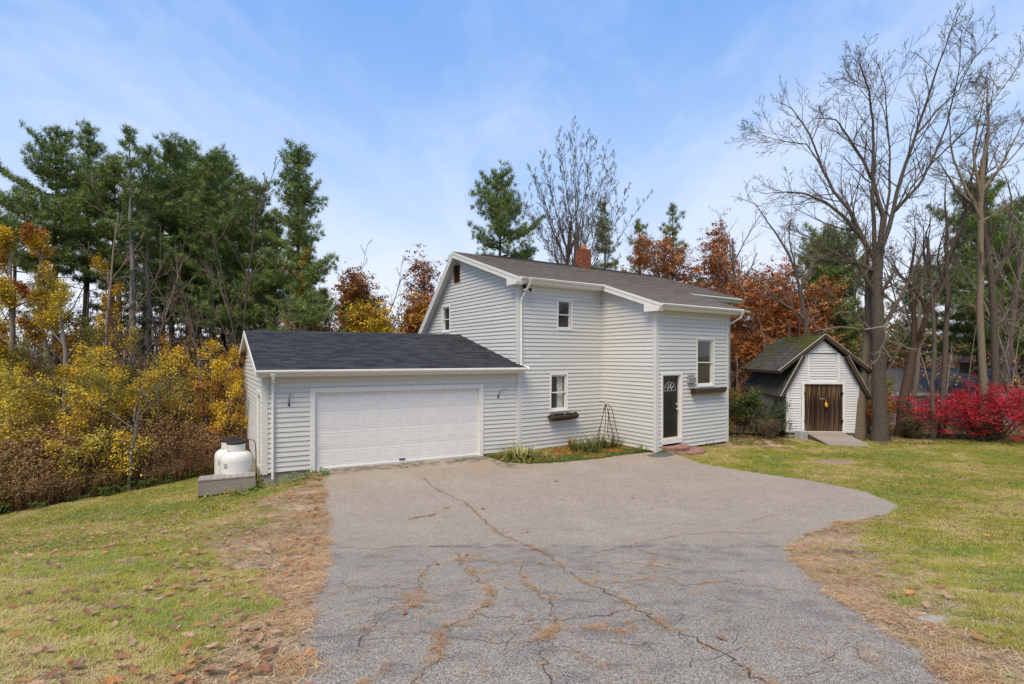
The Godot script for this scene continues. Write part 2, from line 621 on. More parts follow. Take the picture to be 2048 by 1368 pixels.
# [half width, how many clusters of needles per metre, points]
func crack_lines() -> Array:
	var out := []
	var main := [[-2.28, 13.4], [-1.75, 12.2], [-0.92, 10.82], [-0.55, 9.6], [-0.19, 8.49], [0.3, 7.5], [0.44, 7.03], [0.6, 6.2], [0.67, 5.55], [0.88, 5.0], [1.01, 4.46], [1.12, 3.95], [1.25, 3.49], [1.38, 2.91], [1.5, 2.3]]
	out.append([0.012, main, 34.0])
	out.append([0.008, [[0.35, 7.4], [1.0, 7.0], [1.7, 7.6], [2.5, 8.3], [3.4, 8.6], [4.2, 8.5]], 14.0])
	out.append([0.007, [[-0.25, 8.6], [0.5, 8.9], [1.3, 8.7], [2.2, 9.3], [3.2, 9.2]], 4.0])
	out.append([0.009, [[-2.5, 7.5], [-1.6, 7.35], [-0.8, 7.65], [0.1, 7.5], [0.5, 7.2]], 5.0])
	out.append([0.008, [[-0.75, 7.2], [-0.6, 6.3], [-0.35, 5.5], [-0.15, 4.75], [-0.3, 4.2], [-0.5, 3.75], [-0.45, 3.2], [-0.62, 2.6]], 60.0])
	out.append([0.007, [[0.1, 6.2], [0.12, 5.3], [0.32, 4.6], [0.35, 4.0], [0.18, 3.5], [0.22, 2.9], [0.1, 2.4]], 44.0])
	out.append([0.007, [[-0.95, 6.6], [-1.0, 5.6], [-0.85, 4.9], [-1.05, 4.2], [-1.0, 3.4]], 14.0])
	out.append([0.006, [[-0.3, 4.2], [0.05, 4.05], [0.35, 4.0], [0.75, 4.15], [1.0, 4.4]], 10.0])
	out.append([0.006, [[-0.62, 3.75], [-0.2, 3.45], [0.18, 3.5], [0.5, 3.2]], 26.0])
	out.append([0.006, [[0.6, 6.2], [1.15, 5.8], [1.7, 5.2], [2.2, 5.4], [2.7, 5.0]], 9.0])
	out.append([0.006, [[1.7, 7.6], [1.9, 6.9], [1.6, 6.2], [1.7, 5.2]], 12.0])
	out.append([0.006, [[0.44, 7.03], [0.9, 6.5], [1.5, 6.4], [2.0, 5.9], [2.75, 5.9]], 14.0])
	out.append([0.006, [[-0.1, 5.1], [0.3, 4.9], [0.9, 4.95]], 4.0])
	out.append([0.006, [[-1.6, 5.2], [-1.0, 5.1], [-0.4, 5.35], [0.12, 5.3]], 8.0])
	out.append([0.005, [[2.4, 10.3], [3.2, 10.6], [4.3, 10.4]], 3.0])
	out.append([0.005, [[4.0, 9.2], [4.9, 9.9], [5.9, 10.1]], 10.0])
	# crazing over the worn run
	for i in 90:
		var x := rng.randf_range(-1.8, 2.5)
		var d := rng.randf_range(2.7, 7.4)
		var a := rng.randf_range(0, TAU)
		var pts := [[x, d]]
		for s in rng.randi_range(2, 4):
			a += rng.randf_range(-0.9, 0.9)
			x += cos(a) * 0.28
			d += sin(a) * 0.28
			pts.append([x, d])
		out.append([rng.randf_range(0.002, 0.004), pts, rng.randf_range(0.0, 26.0) if x < 1.2 else rng.randf_range(0.0, 8.0)])
	# drifts with no crack under them
	out.append([0.0, [[-1.9, 9.6], [-1.55, 9.9], [-1.25, 10.6]], 70.0])
	return out

func jagged(pts: Array, every: float) -> PackedVector2Array:
	var out := PackedVector2Array()
	for i in pts.size() - 1:
		var a := Vector2(pts[i][0], pts[i][1])
		var b := Vector2(pts[i + 1][0], pts[i + 1][1])
		var k := maxi(1, int(a.distance_to(b) / every))
		for s in k:
			var p := a.lerp(b, float(s) / k)
			out.append(p + Vector2(nz2.get_noise_2d(p.x * 3.0, p.y * 3.0), nz2.get_noise_2d(p.x * 3.0 + 40.0, p.y * 3.0)) * 0.10)
	out.append(Vector2(pts[-1][0], pts[-1][1]))
	return out

func ribbon(m: MB, pts: Array, half: float, col: Color) -> void:
	half *= 0.55
	if half <= 0.0:
		return
	var p := jagged(pts, 0.07)
	var last := []
	for i in p.size():
		if not on_asphalt(p[i].x, p[i].y):
			last = []
			continue
		var dir := (p[mini(i + 1, p.size() - 1)] - p[maxi(i - 1, 0)]).normalized()
		var s := Vector2(-dir.y, dir.x) * half * (0.35 + 0.9 * absf(nz2.get_noise_2d(p[i].x * 4.0, p[i].y * 4.0 + 9.0)) * 2.0)
		var up := 0.021 + 0.010 * nz.get_noise_2d(p[i].x * 1.1, p[i].y * 1.1) - 0.006 * smoothstep(0.25, 0.0, absf(p[i].y - 7.6))
		var l := on(p[i].x + s.x, p[i].y + s.y, up)
		var r := on(p[i].x - s.x, p[i].y - s.y, up)
		if last.size():
			m.face(last[0], last[1], r, l, Vector3.UP, col)
		last = [l, r]

func build_needle_litter() -> void:
	# pine needles: bundles of thin dry straws, a few centimetres long
	var b := MB.new()
	for i in 9:
		var a := rng.randf_range(0, TAU)
		var c := Vector3(rng.randf_range(-0.045, 0.045), rng.randf_range(0.001, 0.008), rng.randf_range(-0.045, 0.045))
		var h := Vector3(cos(a), rng.randf_range(-0.06, 0.06), sin(a)) * rng.randf_range(0.025, 0.045)
		var s := Vector3(-sin(a), 0, cos(a)) * 0.0012
		b.face(c - h - s, c - h + s, c + h + s, c + h - s, Vector3.UP, jit(Color(0.42, 0.25, 0.125), 0.35))
	var at := []
	var tint := PackedColorArray()
	for line in crack_lines():
		var p := jagged(line[1], 0.05)
		for i in p.size():
			var many: float = line[2] * 0.055 * (0.15 + 1.6 * smoothstep(-0.25, 0.45, nz.get_noise_2d(p[i].x * 2.2 + 60.0, p[i].y * 2.2)))
			while many > 0.0:
				if rng.randf() < many:
					var q := p[i] + Vector2(rng.randfn(0, 0.017), rng.randfn(0, 0.017))
					if on_asphalt(q.x, q.y):
						at.append(Transform3D(yaw(rng.randf() * TAU).scaled(Vector3.ONE * rng.randf_range(0.4, 0.85)), on(q.x, q.y, 0.03)))
						tint.append(jit(Color(1, 1, 1), 0.25))
				many -= 1.0
	# banked along both edges of the drive and thin over the worn run
	for i in 6500:
		var d := 2.2 + 11.5 * pow(rng.randf(), 1.4)
		var x := 0.0
		if rng.randf() < 0.66:
			x = along(left_d, left_x, d) - absf(rng.randfn(0, 0.5)) + 0.08
		else:
			d = minf(d, 9.3)
			x = along(right_d, right_x, d) + absf(rng.randfn(0, 0.42)) - 0.06
		var lay := nz.get_noise_2d(x * 1.5, d * 1.5 + 90.0)
		if lay > 0.0 or rng.randf() < 0.22:
			at.append(Transform3D(yaw(rng.randf() * TAU).scaled(Vector3.ONE * rng.randf_range(0.8, 1.5)), on(x, d, 0.028)))
			tint.append(jit([Color(1.0, 1.0, 1.0), Color(1.25, 1.45, 1.7)][rng.randi() % 2], 0.3))
	for i in 900:
		var d2 := rng.randf_range(2.4, 8.2)
		var x2 := rng.randf_range(along(left_d, left_x, d2), along(right_d, right_x, d2))
		if nz.get_noise_2d(x2 * 1.8 + 60.0, d2 * 1.8) > 0.12:
			at.append(Transform3D(yaw(rng.randf() * TAU).scaled(Vector3.ONE * rng.randf_range(0.5, 0.9)), on(x2, d2, 0.03)))
			tint.append(jit(Color(1, 1, 1), 0.3))
	var o := scatter("pine_needle_litter", b.mesh(), mats.matte, at, tint)
	o.set_meta("kind", "stuff")
	tag(o, "rust brown pine needles lying in the cracks and along the edges of the driveway", "needle litter")

# ---------------------------------------------------------------- carpentry
const SIDING := Color(0.65, 0.655, 0.64)
const WHITE := Color(0.80, 0.80, 0.785)
var pitch := 0.132

func bar(m: MB, a: Vector3, b: Vector3, s: Vector3, t: Vector3, col: Color) -> void:
	m.hexa([a, b, b + s, a + s, a + t, b + t, b + s + t, a + s + t], col)

func top_at(top: PackedVector2Array, x: float) -> float:
	for i in range(1, top.size()):
		if x <= top[i].x + 1e-5:
			return lerpf(top[i - 1].y, top[i].y, clampf((x - top[i - 1].x) / (top[i].x - top[i - 1].x), 0.0, 1.0))
	return top[-1].y

# where the outline is at least y high: [x0, x1], empty if nowhere
func span_at(top: PackedVector2Array, y: float) -> Array:
	var lo := INF
	var hi := -INF
	for i in range(1, top.size()):
		var a := top[i - 1]
		var b := top[i]
		for p in [a, b]:
			if p.y >= y:
				lo = minf(lo, p.x)
				hi = maxf(hi, p.x)
		if (a.y < y) != (b.y < y):
			var x := lerpf(a.x, b.x, (y - a.y) / (b.y - a.y))
			lo = minf(lo, x)
			hi = maxf(hi, x)
	return [] if lo > hi else [lo, hi]

# a wall in its own axes: x along it, y up, z outwards. holes: [x0, x1, y0, y1]
func wall(parent: Node, t: Transform3D, top: PackedVector2Array, y0: float, holes: Array, boards: bool, first: float = -99.0, paint: Color = SIDING, called: String = "wall") -> MeshInstance3D:
	var m := MB.new()
	var xs := []
	for p in top:
		xs.append(p.x)
	for h in holes:
		xs.append(h[0])
		xs.append(h[1])
	xs.sort()
	var body := paint
	for i in xs.size() - 1:
		var a: float = xs[i]
		var b: float = xs[i + 1]
		if b - a < 0.002:
			continue
		var ys := [y0]
		for h in holes:
			if h[0] < (a + b) / 2 and h[1] > (a + b) / 2:
				ys.append(h[2])
				ys.append(h[3])
		ys.append(99.0)
		ys.sort()
		for k in range(0, ys.size(), 2):
			var lo: float = ys[k]
			var ya := minf(ys[k + 1], top_at(top, a))
			var yb := minf(ys[k + 1], top_at(top, b))
			if ya - lo < 0.003 and yb - lo < 0.003:
				continue
			m.hexa([Vector3(a, lo, -0.14), Vector3(b, lo, -0.14), Vector3(b, lo, 0), Vector3(a, lo, 0), Vector3(a, ya, -0.14), Vector3(b, yb, -0.14), Vector3(b, yb, 0), Vector3(a, ya, 0)], body)
	var w := put(called, m.mesh(), mats.siding, parent)
	w.transform = t
	if not boards:
		return w
	var y := y0
	while y < 20.0:
		var yt := y + pitch
		var sb := span_at(top, y + 0.004)
		if sb.is_empty():
			break
		var st := span_at(top, yt)
		if st.is_empty():
			var peak := top[0]
			for p in top:
				if p.y > peak.y:
					peak = p
			st = [peak.x - 0.005, peak.x + 0.005]
			yt = minf(yt, peak.y)
		if yt - y < 0.03:
			break
		if y >= first:
			var cuts := [[sb[0], st[0], sb[1], st[1], y, yt]]
			for h in holes:
				if h[3] <= y + 0.012 or h[2] >= yt - 0.012:
					continue
				var next := []
				for q in cuts:
					if h[1] <= q[0] or h[0] >= q[2] or q[4] > y + 0.001 or q[5] < yt - 0.001:
						next.append(q)
						continue
					if h[0] > q[0] + 0.02:
						next.append([q[0], q[1], h[0], h[0], q[4], q[5]])
					if h[1] < q[2] - 0.02:
						next.append([h[1], h[1], q[2], q[3], q[4], q[5]])
					if h[2] > y + 0.025:
						next.append([h[0], h[0], h[1], h[1], y, h[2]])
					if h[3] < yt - 0.025:
						next.append([h[0], h[0], h[1], h[1], h[3], yt])
				cuts = next
			# long boards are lapped from shorter lengths
			var lengths := []
			for q in cuts:
				if q[2] - q[0] > 2.6 and q[3] - q[1] > 2.6:
					var j := lerpf(maxf(q[0], q[1]), minf(q[2], q[3]), rng.randf_range(0.25, 0.75))
					lengths.append([q[0], q[1], j - 0.0015, j - 0.0015, q[4], q[5]])
					lengths.append([j + 0.0015, j + 0.0015, q[2], q[3], q[4], q[5]])
				else:
					lengths.append(q)
			for q in lengths:
				var bm := MB.new()
				var z0: float = 0.028 + rng.randf_range(-0.003, 0.002) - 0.025 * (q[4] - y) / pitch
				var z1: float = 0.028 - 0.025 * (q[5] - y) / pitch
				var sh := jit(paint, 0.03)
				var gap: float = 0.012 if q[4] < y + 0.001 else 0.0
				bm.hexa([Vector3(q[0], q[4] + gap, -0.002), Vector3(q[2], q[4] + gap, -0.002), Vector3(q[2], q[4] + gap, z0), Vector3(q[0], q[4] + gap, z0),
					Vector3(q[1], q[5], -0.002), Vector3(q[3], q[5], -0.002), Vector3(q[3], q[5], z1), Vector3(q[1], q[5], z1)], sh)
				put("clapboard", bm.mesh(), mats.siding, w)
		y += pitch
	return w

# rows of shingle tabs on a plane: o the lower left corner, u along the eave, r up the slope, both unit
func shingles(parent: Node, o: Vector3, u: Vector3, r: Vector3, wide: float, high: float, base: Color, vary: float, cut_left: float = 0.0, cut_right: float = 0.0, moss: float = 0.0, tab: float = 0.305, row: float = 0.14) -> MeshInstance3D:
	var m := MB.new()
	var nn := u.cross(r).normalized()
	if nn.y < 0.0:
		nn = -nn
	var rows := int(ceil(high / row))
	# dark felt under the tabs
	m.hexa([o - nn * 0.006, o + u * wide - nn * 0.006, o + u * (wide - cut_right) + r * high - nn * 0.006, o + u * cut_left + r * high - nn * 0.006,
		o, o + u * wide, o + u * (wide - cut_right) + r * high, o + u * cut_left + r * high], base * 0.5)
	for k in rows:
		var y0 := k * row
		var y1 := minf(y0 + row, high)
		var l0 := cut_left * y0 / high
		var l1 := wide - cut_right * y0 / high
		var x := l0 - tab * rng.randf_range(0.2, 0.9)
		var drift := 1.0 + rng.randf_range(-0.04, 0.04)
		while x < l1:
			var a := maxf(x, l0)
			var b := minf(x + tab - 0.004, l1)
			x += tab
			if b - a < 0.02:
				continue
			var c := base * drift * (1.0 + rng.randf_range(-vary, vary))
			if moss > 0.0:
				var q := nz.get_noise_2d(a * 1.3 + 5.0, y0 * 1.1)
				c = c.lerp(Color(0.105, 0.115, 0.022), clampf(smoothstep(-0.15, 0.3, q + moss * (y0 / high - 0.55)), 0.0, 1.0) * 0.9)
				c = c.lerp(Color(0.10, 0.055, 0.02), clampf(smoothstep(0.2, 0.45, nz.get_noise_2d(a * 1.6 + 35.0, y0 * 1.6)), 0.0, 1.0) * 0.5)
			var e := 0.011 + rng.randf_range(0.0, 0.004)
			var p0 := o + u * a + r * y0
			var p1 := o + u * b + r * y0
			var p2 := o + u * b + r * y1
			var p3 := o + u * a + r * y1
			m.face(p0 + nn * e, p1 + nn * e, p2 + nn * 0.002, p3 + nn * 0.002, nn, c)
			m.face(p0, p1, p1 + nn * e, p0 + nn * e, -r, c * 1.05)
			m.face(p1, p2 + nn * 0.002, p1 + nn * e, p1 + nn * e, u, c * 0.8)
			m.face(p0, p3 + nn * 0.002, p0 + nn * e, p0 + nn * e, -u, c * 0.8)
	var s := put("shingles", m.mesh(), mats.shingle, parent)
	s.set_meta("kind", "stuff")
	return s

# a pitched slab with white soffit and edges
func roof_slab(parent: Node, o: Vector3, u: Vector3, r: Vector3, wide: float, high: float, thick: float, col: Color, cut: float = 0.0) -> MeshInstance3D:
	var m := MB.new()
	var nn := u.cross(r).normalized()
	if nn.y < 0.0:
		nn = -nn
	var dn := -nn * thick
	var up := -nn * 0.012
	m.hexa([o + dn, o + u * wide + dn, o + u * wide + r * high + dn, o + u * cut + r * high + dn, o + up, o + u * wide + up, o + u * wide + r * high + up, o + u * cut + r * high + up], col)
	return put("roof_slope", m.mesh(), mats.white_vinyl, parent)

func gutter(parent: Node, a: Vector3, b: Vector3, out: Vector3) -> void:
	# half-round trough on hangers, open on top
	var m := MB.new()
	var prof := []
	for k in 9:
		var g := PI * k / 8.0
		prof.append(Vector2(0.055 - 0.055 * cos(g), -0.06 * sin(g)))
	for k in 8:
		for side in 2:
			var off := 0.0 if side == 0 else 0.003
			var p: Vector2 = prof[k]
			var q: Vector2 = prof[k + 1]
			var mid := (p + q) / 2.0 - Vector2(0.055, 0.0)
			var nn := (out * mid.x + Vector3.UP * mid.y).normalized() * (1.0 if side == 0 else -1.0)
			var pa := out * (p.x + (off if p.x < 0.055 else -off)) + Vector3.UP * (p.y + off)
			var qa := out * (q.x + (off if q.x < 0.055 else -off)) + Vector3.UP * (q.y + off)
			m.face(a + pa, b + pa, b + qa, a + qa, nn, WHITE)
	var d := (b - a).normalized()
	# rolled lip and end caps
	m.tube(PackedVector3Array([a + out * 0.112, b + out * 0.112]), PackedFloat32Array([0.007, 0.007]), 6, WHITE, true)
	for e in [a, b]:
		for k in 8:
			var p2: Vector2 = prof[k]
			var q2: Vector2 = prof[k + 1]
			m.tri(e + out * 0.055, e + out * p2.x + Vector3.UP * p2.y, e + out * q2.x + Vector3.UP * q2.y, WHITE, -d if e == a else d)
	var g2 := put("gutter", m.mesh(), mats.white_vinyl, parent)
	var h := MB.new()
	var t := 0.35
	var long := a.distance_to(b)
	while t < long:
		for k in 8:
			var p3: Vector2 = prof[k] * 1.05
			var q3: Vector2 = prof[k + 1] * 1.05
			bar(h, a + d * t + out * (p3.x - 0.002) + Vector3.UP * (p3.y - 0.003), a + d * t + out * (q3.x - 0.002) + Vector3.UP * (q3.y - 0.003), d * 0.03, out * 0.004, WHITE * 0.95)
		t += 0.78
	put("gutter_hanger", h.mesh(), mats.white_vinyl, g2)

func downspout(parent: Node, p: Array, r: float = 0.036) -> void:
	var m := MB.new()
	var rr := PackedFloat32Array()
	for k in p.size():
		rr.append(r)
	m.tube(PackedVector3Array(p), rr, 10, WHITE, true)
	# funnel under the gutter and a collar at each bend
	m.lathe(PackedVector2Array([Vector2(0.036, -0.10), Vector2(0.038, -0.06), Vector2(0.075, -0.02), Vector2(0.08, 0.03)]), 10, WHITE, p[0])
	for k in range(1, p.size() - 1):
		var dir: Vector3 = (p[k + 1] - p[k]).normalized()
		m.tube(PackedVector3Array([p[k] - dir * 0.02, p[k] + dir * 0.06]), PackedFloat32Array([r + 0.006, r + 0.006]), 10, WHITE, true)
	put("downspout", m.mesh(), mats.white_vinyl, parent)

# double-hung window in a wall's axes; the wall has a hole x0+c .. x1-c
func window(parent: Node, t: Transform3D, x0: float, x1: float, y0: float, y1: float, curtain: bool = false, sill: float = 0.05) -> MeshInstance3D:
	var c := 0.058
	var m := MB.new()
	m.cbox(Vector3(x0, y0, -0.01), Vector3(x0 + c, y1, 0.034), 0.006, WHITE)
	m.cbox(Vector3(x1 - c, y0, -0.01), Vector3(x1, y1, 0.034), 0.006, WHITE)
	m.cbox(Vector3(x0 + c, y1 - c, -0.01), Vector3(x1 - c, y1, 0.032), 0.006, WHITE)
	m.cbox(Vector3(x0 + c, y0, -0.01), Vector3(x1 - c, y0 + sill, 0.046), 0.006, WHITE)
	# jambs reaching back into the wall
	m.box(Vector3(x0 + c - 0.004, y0 + sill, -0.13), Vector3(x0 + c + 0.016, y1 - c, -0.011), WHITE * 0.9)
	m.box(Vector3(x1 - c - 0.016, y0 + sill, -0.13), Vector3(x1 - c + 0.004, y1 - c, -0.011), WHITE * 0.9)
	m.box(Vector3(x0 + c + 0.017, y1 - c - 0.02, -0.13), Vector3(x1 - c - 0.017, y1 - c + 0.003, -0.011), WHITE * 0.9)
	m.box(Vector3(x0 + c + 0.017, y0 + sill - 0.004, -0.13), Vector3(x1 - c - 0.017, y0 + sill + 0.02, -0.011), WHITE * 0.9)
	var f := put("window", m.mesh(), mats.white_vinyl, parent)
	f.transform = t
	var ym := (y0 + sill + y1 - c) / 2.0
	for k in 2:
		var z := -0.062 if k == 0 else -0.028
		var ya := y0 + sill + 0.02 if k == 0 else ym - 0.018
		var yb := ym + 0.018 if k == 0 else y1 - c - 0.02
		var xa := x0 + c + 0.018
		var xb := x1 - c - 0.018
		var s := MB.new()
		var w := 0.035
		s.cbox(Vector3(xa, ya, z - 0.015), Vector3(xa + w, yb, z + 0.014), 0.004, WHITE)
		s.cbox(Vector3(xb - w, ya, z - 0.015), Vector3(xb, yb, z + 0.014), 0.004, WHITE)
		s.cbox(Vector3(xa + w, ya, z - 0.015), Vector3(xb - w, ya + w + (0.02 if k == 0 else 0.0), z + 0.013), 0.004, WHITE)
		s.cbox(Vector3(xa + w, yb - w, z - 0.015), Vector3(xb - w, yb, z + 0.013), 0.004, WHITE)
		put("sash", s.mesh(), mats.white_vinyl, f)
		var g := MB.new()
		g.face(Vector3(xa + w, ya + w, z), Vector3(xb - w, ya + w, z), Vector3(xb - w, yb - w, z), Vector3(xa + w, yb - w, z), Vector3(0, 0, 1), Color.WHITE)
		put("pane", g.mesh(), mats.glass, f)
	# a dim room behind
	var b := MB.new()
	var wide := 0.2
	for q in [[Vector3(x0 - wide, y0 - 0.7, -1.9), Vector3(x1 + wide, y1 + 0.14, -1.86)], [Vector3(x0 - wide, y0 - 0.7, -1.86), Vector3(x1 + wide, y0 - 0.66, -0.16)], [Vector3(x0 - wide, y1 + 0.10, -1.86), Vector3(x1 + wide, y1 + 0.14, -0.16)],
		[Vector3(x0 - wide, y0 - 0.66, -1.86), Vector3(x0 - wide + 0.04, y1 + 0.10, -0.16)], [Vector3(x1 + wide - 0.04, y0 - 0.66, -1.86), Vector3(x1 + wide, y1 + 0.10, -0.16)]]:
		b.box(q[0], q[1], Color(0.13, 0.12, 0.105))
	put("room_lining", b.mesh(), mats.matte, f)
	if curtain:
		var cm := MB.new()
		var n := 26
		for i in n:
			var u0 := lerpf(x1 - 0.36, x1 - 0.12, float(i) / n)
			var u1 := lerpf(x1 - 0.36, x1 - 0.12, float(i + 1) / n)
			var w0 := -0.155 + 0.018 * sin(i * 1.25) + 0.008 * sin(i * 2.9)
			var w1 := -0.155 + 0.018 * sin((i + 1) * 1.25) + 0.008 * sin((i + 1) * 2.9)
			cm.face(Vector3(u0, y0 + 0.02, w0), Vector3(u1, y0 + 0.02, w1), Vector3(u1, y1 - 0.05, w1), Vector3(u0, y1 - 0.05, w0), Vector3(0, 0, 1), Color(0.75, 0.75, 0.74))
		put("curtain", cm.mesh(), mats.leaf, f)
	return f

func side_frame(x: float) -> Transform3D:
	# axes of a wall that faces -x at the given x: along it is +z
	return Transform3D(Basis(Vector3(0, 0, 1), Vector3(0, 1, 0), Vector3(-1, 0, 0)), Vector3(x, 0, 0))

func corner_post(parent: Node, x: float, z: float, y0: float, y1: float, sx: float, sz: float) -> void:
	# an L of two boards round an outside corner; sx, sz say which way each leg runs
	var m := MB.new()
	var w := 0.1
	m.box(Vector3(minf(x, x + sx * w), y0, minf(z, z + 0.03 * -sz)), Vector3(maxf(x, x + sx * w), y1, maxf(z, z + 0.03 * -sz)), SIDING * 1.05)
	m.box(Vector3(minf(x - sx * 0.03, x), y0 - 0.002, minf(z - sz * 0.03, z + sz * w)), Vector3(maxf(x - sx * 0.03, x), y1 - 0.002, maxf(z - sz * 0.03, z + sz * w)), SIDING * 1.05)
	put("corner_post", m.mesh(), mats.siding, parent)

func build_house() -> void:
	var h := thing("house", "two storey house in pale grey clapboard with a black front door and brown shingle roof", "house", Vector3(0.212, 0, -17.09), 0.5863)
	var X1 := 3.673
	var X2 := 7.51
	var X3 := 11.5
	var ZB := 2.546
	var base := 0.04
	var roof_col := Color(0.265, 0.23, 0.195)
	# gable wall beside the garage roof
	var gt := PackedVector2Array([Vector2(-9.0, 2.50), Vector2(-4.118, 7.09), Vector2(0.0, 5.70)])
	var gf := side_frame(0.0)
	wall(h, gf, gt, base - 1.056, [[-5.56, -4.94, 4.15, 5.14], [-4.50, -4.06, 6.06, 6.70]], true, 2.2)
	# front, with its two windows
	wall(h, Transform3D(), PackedVector2Array([Vector2(0.0, 5.70), Vector2(X1 + 0.02, 5.70)]), base - 0.132, [[1.65, 2.21, 4.08, 5.07], [1.34, 2.01, 1.30, 2.49]], true)
	# wing: its left side, front and right side
	var slope := 0.336
	var wing_top := PackedVector2Array([Vector2(0.0, 5.70), Vector2(ZB, 5.715 - slope * (ZB - 0.35) - 0.12)])
	wall(h, side_frame(X1), wing_top, base, [], true)
	wall(h, Transform3D(Basis(), Vector3(0, 0, ZB)), PackedVector2Array([Vector2(X1, 4.84), Vector2(X2, 4.84)]), base, [[3.98, 4.88, 0.05, 2.52], [5.78, 6.65, 2.10, 3.72]], true)
	wall(h, Transform3D(Basis(Vector3(0, 0, -1), Vector3(0, 1, 0), Vector3(1, 0, 0)), Vector3(X2, 0, 0)), PackedVector2Array([Vector2(-ZB + 0.01, 4.84), Vector2(0.0, 5.70)]), base, [], true, 3.0)
	wall(h, Transform3D(), PackedVector2Array([Vector2(X2 - 0.15, 5.70), Vector2(X3, 5.70)]), base - 0.06, [], false)
	wall(h, Transform3D(Basis(Vector3(0, 0, -1), Vector3(0, 1, 0), Vector3(1, 0, 0)), Vector3(X3, 0, 0)), PackedVector2Array([Vector2(0.0, 5.70), Vector2(4.118, 7.09), Vector2(9.0, 2.50)]), base - 0.06, [], false)
	wall(h, Transform3D(Basis(Vector3(-1, 0, 0), Vector3(0, 1, 0), Vector3(0, 0, -1)), Vector3(0, 0, -9.0)), PackedVector2Array([Vector2(-X3, 2.5), Vector2(0.0, 2.5)]), base - 0.06, [], false)
	var fm := MB.new()
	fm.box(Vector3(0.04, -2.6, -8.95), Vector3(X3 - 0.04, base - 0.07, -0.05), Color(0.42, 0.39, 0.34))
	fm.box(Vector3(X1 + 0.04, -1.0, -0.04), Vector3(X2 - 0.04, base - 0.07, ZB - 0.05), Color(0.42, 0.39, 0.34))
	put("foundation", fm.mesh(), mats.concrete, h)
	corner_post(h, 0.0, 0.0, base - 0.13, 5.55, 1, -1)
	corner_post(h, X1, ZB, base - 0.03, 4.70, 1, -1)
	corner_post(h, X2, ZB, base - 0.03, 4.70, -1, -1)
	# inside corner strip
	var ic := MB.new()
	ic.box(Vector3(X1 - 0.045, base - 0.1, 0.003), Vector3(X1 - 0.021, 5.55, 0.045), SIDING * 1.02)
	put("corner_strip", ic.mesh(), mats.siding, h)
	# roofs
	var ux := Vector3(1, 0, 0)
	var rf := Vector3(0, slope, -1).normalized()
	var long := Vector2(4.468, 4.468 * slope).length()
	var o1 := Vector3(-0.3, 5.715, 0.35)
	var s1 := roof_slab(h, o1, ux, rf, 12.1, long, 0.10, WHITE)
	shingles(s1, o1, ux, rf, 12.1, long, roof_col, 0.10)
	var rl := Vector2(2.55, 2.55 * slope).length()
	var o2 := Vector3(3.42, 5.715 - 2.55 * slope, 2.9)
	var s2 := roof_slab(h, o2, ux, rf, 4.56, rl - 0.002, 0.10, WHITE)
	shingles(s2, o2, ux, rf, 4.56, rl, roof_col, 0.10)
	var rb := Vector3(0, 0.94, 1).normalized()
	var o3 := Vector3(-0.3, 7.216 - 0.94 * 5.2, -4.118 - 5.2)
	var s3 := roof_slab(h, o3, ux, rb, 12.1, Vector2(5.2, 5.2 * 0.94).length() - 0.01, 0.10, WHITE)
	shingles(s3, o3, ux, rb, 12.1, Vector2(5.2, 5.2 * 0.94).length(), roof_col, 0.10)
	# ridge vent: a dark low cap, short of the gable end
	var rv := MB.new()
	rv.hexa([Vector3(1.0, 7.20, -4.30), Vector3(11.6, 7.20, -4.30), Vector3(11.6, 7.17, -3.94), Vector3(1.0, 7.17, -3.94), Vector3(1.0, 7.262, -4.17), Vector3(11.6, 7.262, -4.17), Vector3(11.6, 7.262, -4.06), Vector3(1.0, 7.262, -4.06)], Color(0.035, 0.033, 0.032))
	put("ridge_vent", rv.mesh(), mats.matte, h)
	# rake boards in two steps, eave fascia, soffits and boxed returns
	var rk := MB.new()
	var drop := Vector3(0, -0.085, 0)
	var a := Vector3(-0.3, 5.715 - 0.012, 0.35)
	var b := Vector3(-0.3, 7.216 - 0.012, -4.118)
	var e := Vector3(-0.3, 7.216 - 0.012 - 0.94 * 5.2, -4.118 - 5.2)
	bar(rk, a, b, Vector3(-0.035, 0, 0), drop, WHITE)
	bar(rk, a + drop, b + drop, Vector3(-0.02, 0, 0), Vector3(0, -0.14, 0), WHITE)
	bar(rk, b, e, Vector3(-0.034, 0, 0), drop * 1.3, WHITE)
	bar(rk, b + drop * 1.3, e + drop * 1.3, Vector3(-0.02, 0, 0), Vector3(0, -0.16, 0), WHITE)
	put("rake_board", rk.mesh(), mats.white_vinyl, h)
	var rk2 := MB.new()
	var a2 := Vector3(3.42, 5.715 - 2.55 * slope - 0.012, 2.9)
	var b2 := Vector3(3.42, 5.715 - 0.012, 0.37)
	bar(rk2, a2, b2, Vector3(-0.035, 0, 0), drop, WHITE)
	bar(rk2, a2 + drop, b2 + drop, Vector3(-0.02, 0, 0), Vector3(0, -0.14, 0), WHITE)
	var a3 := a2 + Vector3(4.56, 0, 0)
	var b3 := b2 + Vector3(4.56, 0, 0)
	bar(rk2, a3, b3, Vector3(0.03, 0, 0), Vector3(0, -0.2, 0), WHITE)
	put("rake_board", rk2.mesh(), mats.white_vinyl, h)
	var fa := MB.new()
	fa.box(Vector3(-0.32, 5.52, 0.335), Vector3(3.40, 5.70, 0.36), WHITE)
	fa.box(Vector3(-0.30, 5.50, 0.02), Vector3(3.60, 5.52, 0.335), WHITE)
	fa.box(Vector3(8.0, 5.52, 0.335), Vector3(11.8, 5.70, 0.36), WHITE)
	fa.box(Vector3(8.0, 5.50, 0.02), Vector3(11.8, 5.52, 0.335), WHITE)
	fa.box(Vector3(3.40, 4.665, 2.885), Vector3(7.98, 4.842, 2.91), WHITE)
	fa.box(Vector3(3.42, 4.645, ZB + 0.02), Vector3(7.98, 4.665, 2.885), WHITE)
